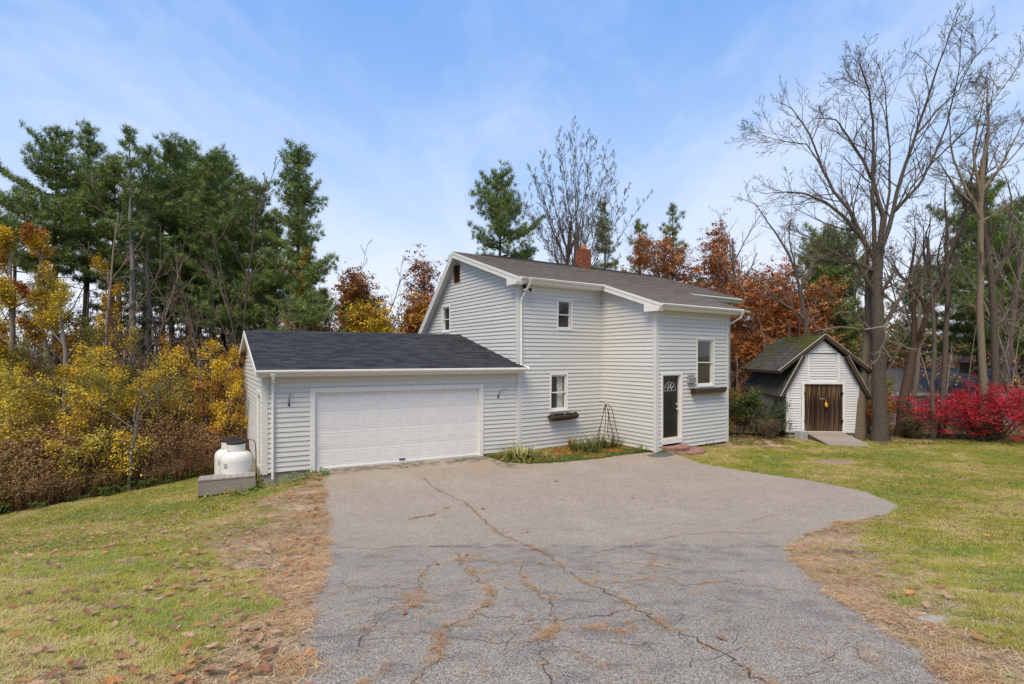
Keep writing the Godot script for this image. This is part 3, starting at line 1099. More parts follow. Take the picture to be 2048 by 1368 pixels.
	put("fascia", fa.mesh(), mats.white_vinyl, h)
	var rt := MB.new()
	rt.hexa([Vector3(-0.322, 5.45, -0.22), Vector3(-0.03, 5.45, -0.22), Vector3(-0.03, 5.45, 0.332), Vector3(-0.322, 5.45, 0.332), Vector3(-0.322, 5.71, -0.22), Vector3(-0.03, 5.71, -0.22), Vector3(-0.03, 5.63, 0.332), Vector3(-0.322, 5.63, 0.332)], WHITE)
	put("eave_return", rt.mesh(), mats.white_vinyl, h)
	var rt2 := MB.new()
	rt2.hexa([Vector3(3.398, 4.59, 2.28), Vector3(3.64, 4.59, 2.28), Vector3(3.64, 4.59, 2.882), Vector3(3.398, 4.59, 2.882), Vector3(3.398, 4.87, 2.28), Vector3(3.64, 4.87, 2.28), Vector3(3.64, 4.77, 2.882), Vector3(3.398, 4.77, 2.882)], WHITE)
	put("eave_return", rt2.mesh(), mats.white_vinyl, h)
	gutter(h, Vector3(-0.16, 5.665, 0.36), Vector3(3.40, 5.645, 0.36), Vector3(0, 0, 1))
	gutter(h, Vector3(8.05, 5.655, 0.36), Vector3(11.95, 5.635, 0.36), Vector3(0, 0, 1))
	gutter(h, Vector3(3.46, 4.80, 2.91), Vector3(8.2, 4.785, 2.91), Vector3(0, 0, 1))
	downspout(h, [Vector3(0.17, 5.60, 0.415), Vector3(0.17, 5.48, 0.40), Vector3(0.06, 5.02, 0.09), Vector3(0.06, 4.8, 0.07), Vector3(0.06, 2.86, 0.07), Vector3(0.12, 2.78, 0.40), Vector3(0.10, 2.70, 0.43)])
	downspout(h, [Vector3(7.75, 4.72, 2.965), Vector3(7.75, 4.55, 2.94), Vector3(7.57, 4.22, 2.40), Vector3(7.57, 4.0, 2.36), Vector3(7.57, 0.45, 2.36), Vector3(7.66, 0.2, 2.42)])
	# windows
	window(h, gf, -5.63, -4.87, 4.10, 5.21)
	window(h, Transform3D(), 1.583, 2.277, 4.03, 5.135)
	window(h, Transform3D(), 1.277, 2.077, 1.237, 2.557, true)
	var wf := Transform3D(Basis(), Vector3(0, 0, ZB))
	window(h, wf, 5.713, 6.713, 2.046, 3.78, false, 0.07)
	# louvred attic vent in bare brown wood
	var vm := MB.new()
	for q in [[-4.54, -4.49, 6.02, 6.74], [-4.07, -4.02, 6.02, 6.74], [-4.49, -4.07, 6.69, 6.74], [-4.49, -4.07, 6.02, 6.07]]:
		vm.box(Vector3(q[0], q[2], -0.1), Vector3(q[1], q[3], 0.03), Color(0.22, 0.10, 0.05))
	vm.box(Vector3(-4.49, 6.07, -0.12), Vector3(-4.07, 6.69, -0.11), Color(0.02, 0.018, 0.016))
	var vent := put("attic_vent", vm.mesh(), mats.wood_along_x, h)
	vent.transform = gf
	for k in 7:
		var lm := MB.new()
		var y := 6.085 + 0.088 * k
		lm.hexa([Vector3(-4.485, y, 0.012), Vector3(-4.075, y, 0.012), Vector3(-4.075, y + 0.012, 0.016), Vector3(-4.485, y + 0.012, 0.016), Vector3(-4.485, y + 0.066, -0.075), Vector3(-4.075, y + 0.066, -0.075), Vector3(-4.075, y + 0.078, -0.07), Vector3(-4.485, y + 0.078, -0.07)], Color(0.10, 0.05, 0.028))
		put("slat", lm.mesh(), mats.wood_along_x, vent)
	front_door(h, wf)
	chimney(h, Vector3(6.37, 6.6, -4.05))
	# flood lamp under the eave at the corner
	var fl := MB.new()
	fl.box(Vector3(0.16, 5.38, 0.0), Vector3(0.28, 5.50, 0.06), Color(0.03, 0.03, 0.03))
	for s in [-1.0, 1.0]:
		var c0 := Vector3(0.22 + s * 0.03, 5.42, 0.06)
		var c1 := Vector3(0.22 + s * 0.11, 5.34, 0.16)
		var c2 := Vector3(0.22 + s * 0.16, 5.27, 0.27)
		fl.tube(PackedVector3Array([c0, c1, c1.lerp(c2, 0.4), c2]), PackedFloat32Array([0.02, 0.03, 0.05, 0.062]), 12, Color(0.03, 0.03, 0.03))
	var lamp := put("flood_lamp", fl.mesh(), mats.plain, h)
	for s in [-1.0, 1.0]:
		var bl := MB.new()
		var c2 := Vector3(0.22 + s * 0.16, 5.27, 0.27)
		var dir := Vector3(s * 0.5, -0.55, 0.8).normalized()
		bl.tube(PackedVector3Array([c2 - dir * 0.02, c2 + dir * 0.012, c2 + dir * 0.02]), PackedFloat32Array([0.06, 0.055, 0.01]), 12, Color(0.72, 0.70, 0.62))
		put("lamp_glass", bl.mesh(), mats.plain, lamp)

func front_door(h: Node3D, wf: Transform3D) -> void:
	var m := MB.new()
	m.cbox(Vector3(3.90, 0.25, -0.01), Vector3(3.985, 2.60, 0.035), 0.006, WHITE)
	m.cbox(Vector3(4.875, 0.25, -0.01), Vector3(4.96, 2.60, 0.035), 0.006, WHITE)
	m.cbox(Vector3(3.985, 2.515, -0.01), Vector3(4.875, 2.60, 0.033), 0.006, WHITE)
	m.box(Vector3(3.982, 0.43, -0.135), Vector3(4.012, 2.515, -0.011), WHITE)
	m.box(Vector3(4.848, 0.43, -0.135), Vector3(4.878, 2.515, -0.011), WHITE)
	m.box(Vector3(4.012, 2.487, -0.135), Vector3(4.848, 2.517, -0.011), WHITE)
	m.cbox(Vector3(3.90, 0.235, 0.0), Vector3(4.96, 0.41, 0.05), 0.008, WHITE)
	m.box(Vector3(3.985, 0.412, -0.135), Vector3(4.875, 0.43, 0.02), Color(0.62, 0.52, 0.42))
	var fr := put("door_frame", m.mesh(), mats.white_vinyl, h)
	fr.transform = wf
	var blk := Color(0.012, 0.012, 0.013)
	var s := MB.new()
	s.box(Vector3(4.014, 0.432, -0.125), Vector3(4.846, 2.485, -0.085), blk)
	var door := put("front_door", s.mesh(), mats.gloss_black, h)
	door.transform = wf
	# raised panels: two tall over two square
	for q in [[4.10, 4.39, 1.22, 1.86], [4.47, 4.76, 1.22, 1.86], [4.10, 4.39, 0.60, 1.04], [4.47, 4.76, 0.60, 1.04]]:
		var p := MB.new()
		var lo := Vector3(q[0], q[2], -0.085)
		var hi := Vector3(q[1], q[3], -0.085)
		for fr4 in [[0.0, 0.0, 0.0, 0.03, true], [0.0, 0.0, 0.0, 0.03, false]]:
			var w := 0.028
			if fr4[4]:
				p.cbox(Vector3(lo.x, lo.y, -0.086), Vector3(hi.x, lo.y + w, -0.072), 0.007, blk)
				p.cbox(Vector3(lo.x, hi.y - w, -0.086), Vector3(hi.x, hi.y, -0.072), 0.007, blk)
			else:
				p.cbox(Vector3(lo.x, lo.y + w, -0.086), Vector3(lo.x + w, hi.y - w, -0.0725), 0.007, blk)
				p.cbox(Vector3(hi.x - w, lo.y + w, -0.086), Vector3(hi.x, hi.y - w, -0.0725), 0.007, blk)
		p.cbox(Vector3(lo.x + 0.05, lo.y + 0.05, -0.086), Vector3(hi.x - 0.05, hi.y - 0.05, -0.075), 0.01, blk)
		put("panel", p.mesh(), mats.gloss_black, door)
	# half-round light of five panes with pale caming
	var g := MB.new()
	var f := MB.new()
	var c := Vector3(4.43, 2.0, -0.082)
	var n := 24
	for i in n:
		var a0 := PI * i / n
		var a1 := PI * (i + 1) / n
		g.tri(c, c + Vector3(cos(a0), sin(a0), 0) * 0.27, c + Vector3(cos(a1), sin(a1), 0) * 0.27, Color(0.02, 0.02, 0.022), Vector3(0, 0, 1))
		var p0 := c + Vector3(cos(a0), sin(a0), 0) * 0.262
		var p1 := c + Vector3(cos(a1), sin(a1), 0) * 0.262
		bar(f, p0, p1, (p0 - c).normalized() * 0.035, Vector3(0, 0, 0.022), Color(0.20, 0.20, 0.20))
	bar(f, c + Vector3(-0.3, -0.03, 0), c + Vector3(0.3, -0.03, 0), Vector3(0, 0.032, 0), Vector3(0, 0, 0.022), Color(0.20, 0.20, 0.20))
	for a in [36.0, 72.0, 108.0, 144.0]:
		var d := Vector3(cos(deg_to_rad(a)), sin(deg_to_rad(a)), 0)
		var sd := Vector3(-d.y, d.x, 0) * 0.018
		bar(f, c + d * 0.10 - sd / 2, c + d * 0.262 - sd / 2, sd, Vector3(0, 0, 0.016), Color(0.55, 0.56, 0.56))
	for i in 12:
		var a0 := PI * i / 12
		var a1 := PI * (i + 1) / 12
		var p0 := c + Vector3(cos(a0), sin(a0), 0) * 0.09
		var p1 := c + Vector3(cos(a1), sin(a1), 0) * 0.09
		bar(f, p0, p1, (p0 - c).normalized() * 0.016, Vector3(0, 0, 0.016), Color(0.55, 0.56, 0.56))
	put("fan_light", g.mesh(), mats.gloss_black, door)
	put("fan_light_frame", f.mesh(), mats.plain, door)
	for y in [1.36, 1.52]:
		var k := MB.new()
		var t := Transform3D(Basis(Vector3(1, 0, 0), PI / 2), Vector3(4.775, y, -0.085))
		var kb := MB.new()
		if y < 1.5:
			kb.lathe(PackedVector2Array([Vector2(0.001, 0.075), Vector2(0.024, 0.07), Vector2(0.032, 0.055), Vector2(0.026, 0.038), Vector2(0.013, 0.03), Vector2(0.013, 0.012), Vector2(0.034, 0.01), Vector2(0.036, 0.0)]), 16, Color(0.75, 0.75, 0.74))
		else:
			kb.lathe(PackedVector2Array([Vector2(0.001, 0.03), Vector2(0.022, 0.028), Vector2(0.03, 0.012), Vector2(0.033, 0.0)]), 16, Color(0.75, 0.75, 0.74))
		k.add(kb, t)
		put("door_knob" if y < 1.5 else "deadbolt", k.mesh(), mats.steel, door)

func chimney(h: Node3D, at: Vector3) -> void:
	var m := MB.new()
	m.box(at + Vector3(-0.31, -0.2, -0.31), at + Vector3(0.31, 1.42, 0.31), Color(0.36, 0.33, 0.30))
	m.box(at + Vector3(-0.345, 0.15, -0.345), at + Vector3(0.345, 0.50, 0.345), Color(0.05, 0.05, 0.052))
	m.box(at + Vector3(-0.36, -0.2, 0.0), at + Vector3(0.36, 0.42, 0.42), Color(0.055, 0.055, 0.056))
	var c := put("chimney", m.mesh(), mats.concrete, h)
	c.transform = Transform3D(Basis().scaled(Vector3(0.76, 1.0, 0.76)), at * Vector3(0.24, 0.0, 0.24))
	var rows := 12
	for r in rows:
		for side in 4:
			var fr := Transform3D(Basis(Vector3.UP, side * PI / 2), at)
			var x := -0.33 if r % 2 == 0 else -0.33 + 0.11
			if r % 2 == 1:
				pass
			for k in 3:
				var a := -0.325 + k * 0.217 + (0.0 if r % 2 == 0 else 0.0)
				var w := 0.207
				if r % 2 == 1:
					a = -0.325 + k * 0.217 - 0.1
					if k == 0:
						a = -0.325
						w = 0.105
				var bm := MB.new()
				var y := 0.5 + r * 0.0775
				var pr := 0.325 + rng.randf_range(0.0, 0.006)
				bm.cbox(Vector3(a, y, 0.30), Vector3(minf(a + w, 0.325), y + 0.066, pr), 0.004, jit(Color(0.33, 0.115, 0.065), 0.28), fr)
				put("brick", bm.mesh(), mats.brick, c)
				if r % 2 == 1 and k == 2:
					var b2 := MB.new()
					b2.cbox(Vector3(a + w + 0.01, y, 0.30), Vector3(0.325, y + 0.066, pr), 0.004, jit(Color(0.33, 0.115, 0.065), 0.28), fr)
					put("brick", b2.mesh(), mats.brick, c)
	var f := MB.new()
	f.lathe(PackedVector2Array([Vector2(0.17, 0.0), Vector2(0.165, 0.24), Vector2(0.135, 0.24), Vector2(0.135, 0.02)]), 8, Color(0.55, 0.25, 0.12), at + Vector3(0, 1.42, 0))
	put("flue", f.mesh(), mats.brick, c)

func build_garage() -> void:
	var g := thing("garage", "low pale grey garage wing with a wide white overhead door and charcoal shingle roof", "garage", Vector3(-6.561, 0, -13.81), 0.4567)
	var W := 7.53
	var base := 0.04
	var rc := Color(0.072, 0.075, 0.086)
	wall(g, Transform3D(), PackedVector2Array([Vector2(0, 2.78), Vector2(W, 2.78)]), base, [[1.20, 6.23, -0.2, 2.20]], true)
	var gf := Transform3D(Basis(Vector3(0.0802, 0, 0.9968), Vector3(0, 1, 0), Vector3(-0.9968, 0, 0.0802)), Vector3.ZERO)
	wall(g, gf, PackedVector2Array([Vector2(-7.96, 2.78), Vector2(-3.98, 3.86), Vector2(0, 2.78)]), base, [[-1.40, -0.42, -0.2, 2.1]], true)
	wall(g, Transform3D(Basis(Vector3(-1, 0, 0), Vector3(0, 1, 0), Vector3(0, 0, -1)), Vector3(0, 0, -7.96)), PackedVector2Array([Vector2(-6.5, 2.78), Vector2(0, 2.78)]), base, [], false)
	var fm := MB.new()
	fm.hexa([Vector3(-0.6, -1.6, -7.9), Vector3(0.25, -1.6, -7.9), Vector3(0.25, -1.6, -0.03), Vector3(0.03, -1.6, -0.03), Vector3(-0.6, base - 0.01, -7.9), Vector3(0.25, base - 0.01, -7.9), Vector3(0.25, base - 0.01, -0.03), Vector3(0.03, base - 0.01, -0.03)], Color(0.44, 0.40, 0.34))
	fm.box(Vector3(0.251, -1.6, -0.25), Vector3(1.22, base - 0.01, -0.03), Color(0.44, 0.40, 0.34))
	fm.box(Vector3(6.24, -1.6, -0.25), Vector3(W, base - 0.01, -0.03), Color(0.44, 0.40, 0.34))
	fm.box(Vector3(1.221, -1.6, -0.3), Vector3(6.239, -0.03, -0.02), Color(0.44, 0.40, 0.34))
	fm.box(Vector3(0.2, -0.25, -7.9), Vector3(7.0, -0.05, -0.31), Color(0.3, 0.29, 0.27))
	put("foundation", fm.mesh(), mats.concrete, g)
	corner_post(g, 0.0, 0.0, base - 0.03, 2.66, 1, -1)
	var js := MB.new()
	js.box(Vector3(W - 0.075, base - 0.03, 0.002), Vector3(W - 0.02, 2.66, 0.033), SIDING * 1.05)
	put("corner_strip", js.mesh(), mats.siding, g)
	# roof
	var slope := 0.275
	var ux := Vector3(1, 0, 0)
	var rf := Vector3(0, slope, -1).normalized()
	var long := Vector2(4.33, 4.33 * slope).length()
	var o1 := Vector3(-0.18, 2.79, 0.35)
	var s1 := roof_slab(g, o1, ux, rf, 7.80, long, 0.09, WHITE, -0.335)
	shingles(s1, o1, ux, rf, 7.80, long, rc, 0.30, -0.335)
	var rb := Vector3(0, slope, 1).normalized()
	var o2 := Vector3(-0.85, 2.79, -8.31)
	var s2 := roof_slab(g, o2, ux, rb, 7.8, long - 0.01, 0.09, WHITE, 0.335)
	shingles(s2, o2, ux, rb, 7.8, long, rc, 0.30, 0.335)
	var rg := MB.new()
	for k in 26:
		var x := -0.51 + k * 0.28
		rg.hexa([Vector3(x, 3.955, -4.12), Vector3(x + 0.29, 3.955, -4.12), Vector3(x + 0.29, 3.955, -3.84), Vector3(x, 3.955, -3.84), Vector3(x, 4.0, -4.0), Vector3(x + 0.29, 3.992, -4.0), Vector3(x + 0.29, 3.992, -3.96), Vector3(x, 4.0, -3.96)], jit(rc, 0.25))
	put("ridge_cap", rg.mesh(), mats.shingle, g).set_meta("kind", "stuff")
	var rk := MB.new()
	var a := Vector3(-0.18, 2.778, 0.35)
	var b := Vector3(-0.515, 3.969, -3.98)
	var e := Vector3(-0.85, 2.778, -8.31)
	bar(rk, a, b, Vector3(-0.025, 0, 0), Vector3(0, -0.16, 0), WHITE)
	bar(rk, b, e, Vector3(-0.0255, 0, 0), Vector3(0, -0.16, 0), WHITE)
	put("rake_board", rk.mesh(), mats.white_vinyl, g)
	var fa := MB.new()
	fa.box(Vector3(-0.19, 2.62, 0.335), Vector3(7.62, 2.775, 0.36), Color(0.80, 0.77, 0.70))
	fa.box(Vector3(-0.15, 2.60, 0.02), Vector3(7.5, 2.62, 0.335), WHITE)
	put("fascia", fa.mesh(), mats.white_vinyl, g)
	gutter(g, Vector3(-0.19, 2.745, 0.36), Vector3(7.66, 2.73, 0.36), Vector3(0, 0, 1))
	downspout(g, [Vector3(0.22, 2.66, 0.415), Vector3(0.22, 2.56, 0.38), Vector3(0.22, 2.42, 0.10), Vector3(0.22, 2.3, 0.075), Vector3(0.22, -0.12, 0.075)])
	# overhead door: casing, four sections of eight raised panels
	var c := MB.new()
	c.cbox(Vector3(1.15, -0.03, -0.02), Vector3(1.278, 2.265, 0.045), 0.008, WHITE)
	c.cbox(Vector3(6.149, -0.03, -0.02), Vector3(6.29, 2.265, 0.045), 0.008, WHITE)
	c.cbox(Vector3(1.278, 2.135, -0.02), Vector3(6.149, 2.265, 0.043), 0.008, WHITE)
	c.box(Vector3(1.20, -0.02, -0.14), Vector3(1.278, 2.135, -0.021), WHITE)
	c.box(Vector3(6.149, -0.02, -0.14), Vector3(6.23, 2.135, -0.021), WHITE)
	c.box(Vector3(1.278, 2.135, -0.14), Vector3(6.149, 2.2, -0.021), WHITE)
	put("door_casing", c.mesh(), mats.white_vinyl, g)
	var pm := MB.new()
	var pw := 0.50
	var ph := 0.375
	var dw := Color(0.80, 0.80, 0.80)
	# moulded rim round a raised field
	for q in [[0.0, pw, 0.0, 0.028], [0.0, pw, ph - 0.028, ph], [0.0, 0.028, 0.028, ph - 0.028], [pw - 0.028, pw, 0.028, ph - 0.028]]:
		pm.cbox(Vector3(q[0], q[2], -0.001), Vector3(q[1], q[3], 0.006), 0.005, dw)
	pm.cbox(Vector3(0.05, 0.05, -0.001), Vector3(pw - 0.05, ph - 0.05, 0.006), 0.005, dw)
	var pmesh := pm.mesh()
	for r in 4:
		var sm := MB.new()
		var y0 := 0.035 + r * 0.526
		sm.box(Vector3(1.279, y0, -0.105), Vector3(6.148, y0 + 0.521, -0.065), dw)
		if r < 3:
			sm.box(Vector3(1.279, y0 + 0.521, -0.10), Vector3(6.148, y0 + 0.526, -0.075), dw * 0.8)
		var s := put("door_section", sm.mesh(), mats.door_paint, g)
		for k in 8:
			var p := put("raised_panel", pmesh, mats.door_paint, s)
			p.position = Vector3(1.279 + 0.055 + k * 0.6086, y0 + 0.073, -0.065)
	var ws := MB.new()
	ws.box(Vector3(1.279, -0.02, -0.10), Vector3(6.148, 0.034, -0.07), Color(0.012, 0.012, 0.012))
	put("weather_strip", ws.mesh(), mats.matte, g)
	var lh := MB.new()
	lh.box(Vector3(3.62, 0.07, -0.064), Vector3(3.80, 0.11, -0.05), Color(0.02, 0.02, 0.02))
	lh.tube(PackedVector3Array([Vector3(3.65, 0.09, -0.05), Vector3(3.65, 0.09, -0.03), Vector3(3.77, 0.09, -0.03), Vector3(3.77, 0.09, -0.05)]), PackedFloat32Array([0.008, 0.008, 0.008, 0.008]), 6, Color(0.02, 0.02, 0.02), true)
	put("lift_handle", lh.mesh(), mats.plain, g)
	# side door, seen edge on
	var d := MB.new()
	d.cbox(Vector3(-1.47, -0.05, -0.02), Vector3(-1.36, 2.17, 0.05), 0.006, WHITE)
	d.cbox(Vector3(-0.46, -0.05, -0.02), Vector3(-0.35, 2.17, 0.05), 0.006, WHITE)
	d.cbox(Vector3(-1.36, 2.06, -0.02), Vector3(-0.46, 2.17, 0.048), 0.006, WHITE)
	var sd := put("side_door_frame", d.mesh(), mats.white_vinyl, g)
	sd.transform = gf
	var sl := MB.new()
	sl.box(Vector3(-1.36, 0.0, -0.07), Vector3(-0.46, 2.06, -0.03), WHITE * 0.9)
	sl.box(Vector3(-1.36, -0.1, -0.1), Vector3(-0.46, 0.0, 0.03), Color(0.5, 0.47, 0.42))
	var sp := put("side_door", sl.mesh(), mats.white_vinyl, g)
	sp.transform = gf
	# two dark iron bracket hooks either side of the overhead door
	for q in [[0.62, 1.0], [6.80, -1.0]]:
		var lm := MB.new()
		var ir := Color(0.02, 0.018, 0.016)
		var x: float = q[0]
		if q[1] > 0:
			lm.tube(PackedVector3Array([Vector3(x, 1.86, 0.03), Vector3(x, 1.98, 0.05), Vector3(x + 0.01, 2.08, 0.09), Vector3(x + 0.05, 2.12, 0.14), Vector3(x + 0.07, 2.09, 0.18)]), PackedFloat32Array([0.012, 0.010, 0.008, 0.007, 0.006]), 6, ir, true)
		else:
			lm.tube(PackedVector3Array([Vector3(x, 1.83, 0.03), Vector3(x + 0.02, 1.95, 0.05), Vector3(x + 0.1, 2.05, 0.08), Vector3(x + 0.25, 2.08, 0.10), Vector3(x + 0.36, 2.06, 0.11)]), PackedFloat32Array([0.012, 0.010, 0.008, 0.007, 0.006]), 6, ir, true)
		lm.lathe(PackedVector2Array([Vector2(0.002, -0.05), Vector2(0.022, -0.04), Vector2(0.026, 0.0), Vector2(0.018, 0.03), Vector2(0.004, 0.04)]), 8, ir, Vector3(x, 1.84, 0.035))
		put("bracket_hook", lm.mesh(), mats.plain, g)
	var wl := MB.new()
	wl.lathe(PackedVector2Array([Vector2(0.002, -0.12), Vector2(0.06, -0.09), Vector2(0.07, 0.0), Vector2(0.04, 0.06), Vector2(0.03, 0.1)]), 12, Color(0.8, 0.78, 0.7), Vector3(-0.74, 2.5, -7.5))
	wl.tube(PackedVector3Array([Vector3(-0.6, 2.6, -7.5), Vector3(-0.74, 2.6, -7.5)]), PackedFloat32Array([0.02, 0.02]), 6, WHITE, true)
	put("wall_lamp", wl.mesh(), mats.plain, g)

func build_shed() -> void:
	var s := thing("garden_shed", "small white gambrel barn shed with mossy shingles and weathered plank doors", "shed", Vector3(10.76, 0, -20.5), -0.0916)
	var W := 2.73
	var D := 3.7
	var y0 := 0.21
	var paint := Color(0.70, 0.71, 0.74)
	var outline := PackedVector2Array([Vector2(0, 2.12), Vector2(0.5, 3.02), Vector2(1.365, 3.76), Vector2(2.23, 3.02), Vector2(2.73, 2.12)])
	pitch = 0.0985
	wall(s, Transform3D(), outline, y0, [[0.66, 2.08, 0.0, 2.05], [0.55, 0.66, 0.0, 2.15], [2.08, 2.19, 0.0, 2.15], [0.66, 2.08, 2.05, 2.15], [0.85, 1.88, 2.15, 3.26], [0.78, 0.85, 2.15, 3.26], [1.88, 1.98, 2.15, 3.26]], true, -99.0, paint)
	var side := Transform3D(Basis(Vector3(0, 0, 1), Vector3(0, 1, 0), Vector3(-1, 0, 0)), Vector3.ZERO)
	wall(s, side, PackedVector2Array([Vector2(-D, 2.1), Vector2(0, 2.1)]), y0, [], true, -99.0, paint)
	wall(s, Transform3D(Basis(Vector3(0, 0, -1), Vector3(0, 1, 0), Vector3(1, 0, 0)), Vector3(W, 0, 0)), PackedVector2Array([Vector2(0, 2.1), Vector2(D, 2.1)]), y0, [], false, 0.0, paint)
	wall(s, Transform3D(Basis(Vector3(-1, 0, 0), Vector3(0, 1, 0), Vector3(0, 0, -1)), Vector3(0, 0, -D)), PackedVector2Array([Vector2(-2.73, 2.12), Vector2(-2.23, 3.02), Vector2(-1.365, 3.76), Vector2(-0.5, 3.02), Vector2(0, 2.12)]), y0, [], false, 0.0, paint)
	# loft panel, recessed, with its own boards
	var lw := wall(s, Transform3D(Basis(), Vector3(0, 0, -0.03)), PackedVector2Array([Vector2(0.85, 3.24), Vector2(1.88, 3.24)]), 2.16, [], true, -99.0, paint, "loft_door")
	lw.set_meta("label", "square loft door of narrower boards between white uprights")
	pitch = 0.132
	var tr := MB.new()
	var wt := Color(0.80, 0.80, 0.82)
	for q in [[0.56, 0.66, y0, 2.05], [2.08, 2.18, y0, 2.05], [0.54, 2.20, 2.05, 2.15], [0.78, 0.85, 2.155, 3.25], [1.88, 1.98, 2.155, 3.25], [-0.03, 0.09, y0 - 0.03, 2.10], [W - 0.09, W + 0.03, y0 - 0.03, 2.10]]:
		tr.cbox(Vector3(q[0], q[2], -0.02), Vector3(q[1], q[3], 0.036), 0.006, wt)
	tr.box(Vector3(-0.034, y0 - 0.032, -0.11), Vector3(-0.004, 2.10, 0.034), wt)
	tr.box(Vector3(-0.034, y0 - 0.032, -D), Vector3(-0.004, 2.0, -D + 0.09), wt)
	tr.box(Vector3(-0.04, y0 - 0.045, -0.05), Vector3(W + 0.05, y0 - 0.005, 0.045), wt * 0.9)
	put("trim_board", tr.mesh(), mats.white_vinyl, s)
	# roof: upper slopes overhang the steeper lower ones
	var dark := Color(0.10, 0.098, 0.092)
	var mossy := Color(0.115, 0.11, 0.098)
	var brown := Color(0.10, 0.075, 0.058)
	var apex := Vector3(1.365, 3.99, 0.17)
	var deep := D + 0.5
	for sd in [-1.0, 1.0]:
		var up_low := Vector3(1.365 + sd * 1.74, 2.57, 0.17)
		var lo_low := Vector3(1.365 + sd * 1.66, 1.58, 0.17)
		var lo_top := Vector3(1.365 + sd * 0.83, 3.17, 0.17)
		for part in [[up_low, apex, mossy, 0.85], [lo_low, lo_top, dark, 0.0]]:
			var p: Vector3 = part[0]
			var q: Vector3 = part[1]
			var r := (q - p).normalized()
			var o := p + Vector3(0, 0, -deep)
			var uu := Vector3(0, 0, 1)
			var nn := uu.cross(r).normalized()
			if nn.y < 0:
				nn = -nn
			var m := MB.new()
			bar(m, o - nn * 0.015, o - nn * 0.015 + uu * deep, r * p.distance_to(q), -nn * 0.05, brown)
			var slab := put("roof_slope", m.mesh(), mats.wood_along_z, s)
			shingles(slab, o, uu, r, deep, p.distance_to(q), part[2], 0.22, 0.0, 0.0, part[3] if sd < 0 else 0.2, 0.2, 0.105)
			var b := MB.new()
			# barge board with a pale metal drip edge
			bar(b, p + uu * 0.004 - nn * 0.02, q + uu * 0.004 - nn * 0.02, uu * 0.03, -nn * 0.09, brown)
			bar(b, p - uu * 0.06 - nn * 0.085, q - uu * 0.06 - nn * 0.085, uu * 0.02, -nn * 0.06, brown)
			put("barge_board", b.mesh(), mats.wood_along_x, s)
			var dr := MB.new()
			bar(dr, p + uu * 0.002 + nn * 0.008, q + uu * 0.002 + nn * 0.008, uu * 0.042, nn * 0.012, Color(0.62, 0.61, 0.6))
			put("drip_edge", dr.mesh(), mats.plain, s)
			var fb := MB.new()
			fb.box(Vector3(p.x - 0.012, p.y - 0.10, 0.16 - deep), Vector3(p.x + 0.012, p.y - 0.012, 0.16), brown)
			put("eave_board", fb.mesh(), mats.wood_along_z, s)
	# plank doors
	var n := 11
	for k in n:
		var a := 0.664 + 1.412 * k / n
		var b2 := 0.664 + 1.412 * (k + 1) / n - 0.006
		var pm := MB.new()
		var z := -0.03 + rng.randf_range(-0.004, 0.004)
		pm.cbox(Vector3(a, y0 + 0.005 + rng.randf_range(0, 0.012), z - 0.025), Vector3(b2, 2.046, z), 0.004, jit(Color(0.8, 0.8, 0.8), 0.4))
		put("plank", pm.mesh(), mats.door_wood, s)
	var bk := MB.new()
	bk.box(Vector3(0.66, y0, -0.10), Vector3(2.08, 2.05, -0.065), Color(0.02, 0.016, 0.013))
	put("door_backing", bk.mesh(), mats.matte, s)
	var hw := MB.new()
	for y in [0.62, 1.70]:
		hw.box(Vector3(0.645, y - 0.05, -0.028), Vector3(0.72, y + 0.05, 0.045), Color(0.02, 0.02, 0.02))
		hw.box(Vector3(2.02, y - 0.05, -0.028), Vector3(2.095, y + 0.05, 0.046), Color(0.02, 0.02, 0.02))
	put("hinge", hw.mesh(), mats.plain, s)
	var hs := MB.new()
	hs.box(Vector3(1.26, 1.46, -0.028), Vector3(1.45, 1.50, -0.012), Color(0.22, 0.24, 0.2))
	hs.tube(PackedVector3Array([Vector3(1.43, 1.48, -0.012), Vector3(1.43, 1.47, 0.025), Vector3(1.44, 1.40, 0.03)]), PackedFloat32Array([0.012, 0.012, 0.01]), 6, Color(0.1, 0.1, 0.1), true)
	put("hasp", hs.mesh(), mats.plain, s)
	# stones it stands on
	for q in [[0.0, 0.75, -0.35, 0.17, 0.36], [1.2, 2.0, -0.35, 0.15, 0.3], [2.0, 2.8, -0.35, 0.17, 0.34]]:
		var st := MB.new()
		boulder(st, Vector3((q[0] + q[1]) / 2, (q[2] + q[3]) / 2 - 0.02, -q[4] / 2), Vector3((q[1] - q[0]) / 2, (q[3] - q[2]) / 2, q[4] / 2), Color(0.30, 0.27, 0.23), 8.0)
		put("foundation_stone", st.mesh(), mats.concrete, s)
	for zz in [-1.4, -2.6, -3.6]:
		var st2 := MB.new()
		boulder(st2, Vector3(0.15, -0.12, zz), Vector3(0.25, 0.32, 0.3), Color(0.30, 0.27, 0.23), 8.0)
		put("foundation_stone", st2.mesh(), mats.concrete, s)
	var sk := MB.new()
	sk.box(Vector3(0.03, -0.5, -D + 0.1), Vector3(W - 0.03, y0 - 0.046, -0.12), Color(0.06, 0.05, 0.045))  # near-black block: shade of the gap under the floor, put in as colour
	put("underfloor_shade", sk.mesh(), mats.matte, s)
	# yellow float on the hasp
	var fl := MB.new()
	fl.lathe(PackedVector2Array([Vector2(0.006, -0.11), Vector2(0.03, -0.10), Vector2(0.052, -0.07), Vector2(0.055, 0.02), Vector2(0.045, 0.06), Vector2(0.02, 0.075), Vector2(0.012, 0.09), Vector2(0.012, 0.15)]), 14, Color(0.80, 0.42, 0.02))
	var f := put("float", fl.mesh(), mats.plain)
	tag(f, "small yellow float hanging from the hasp of the dark shed doors", "float")
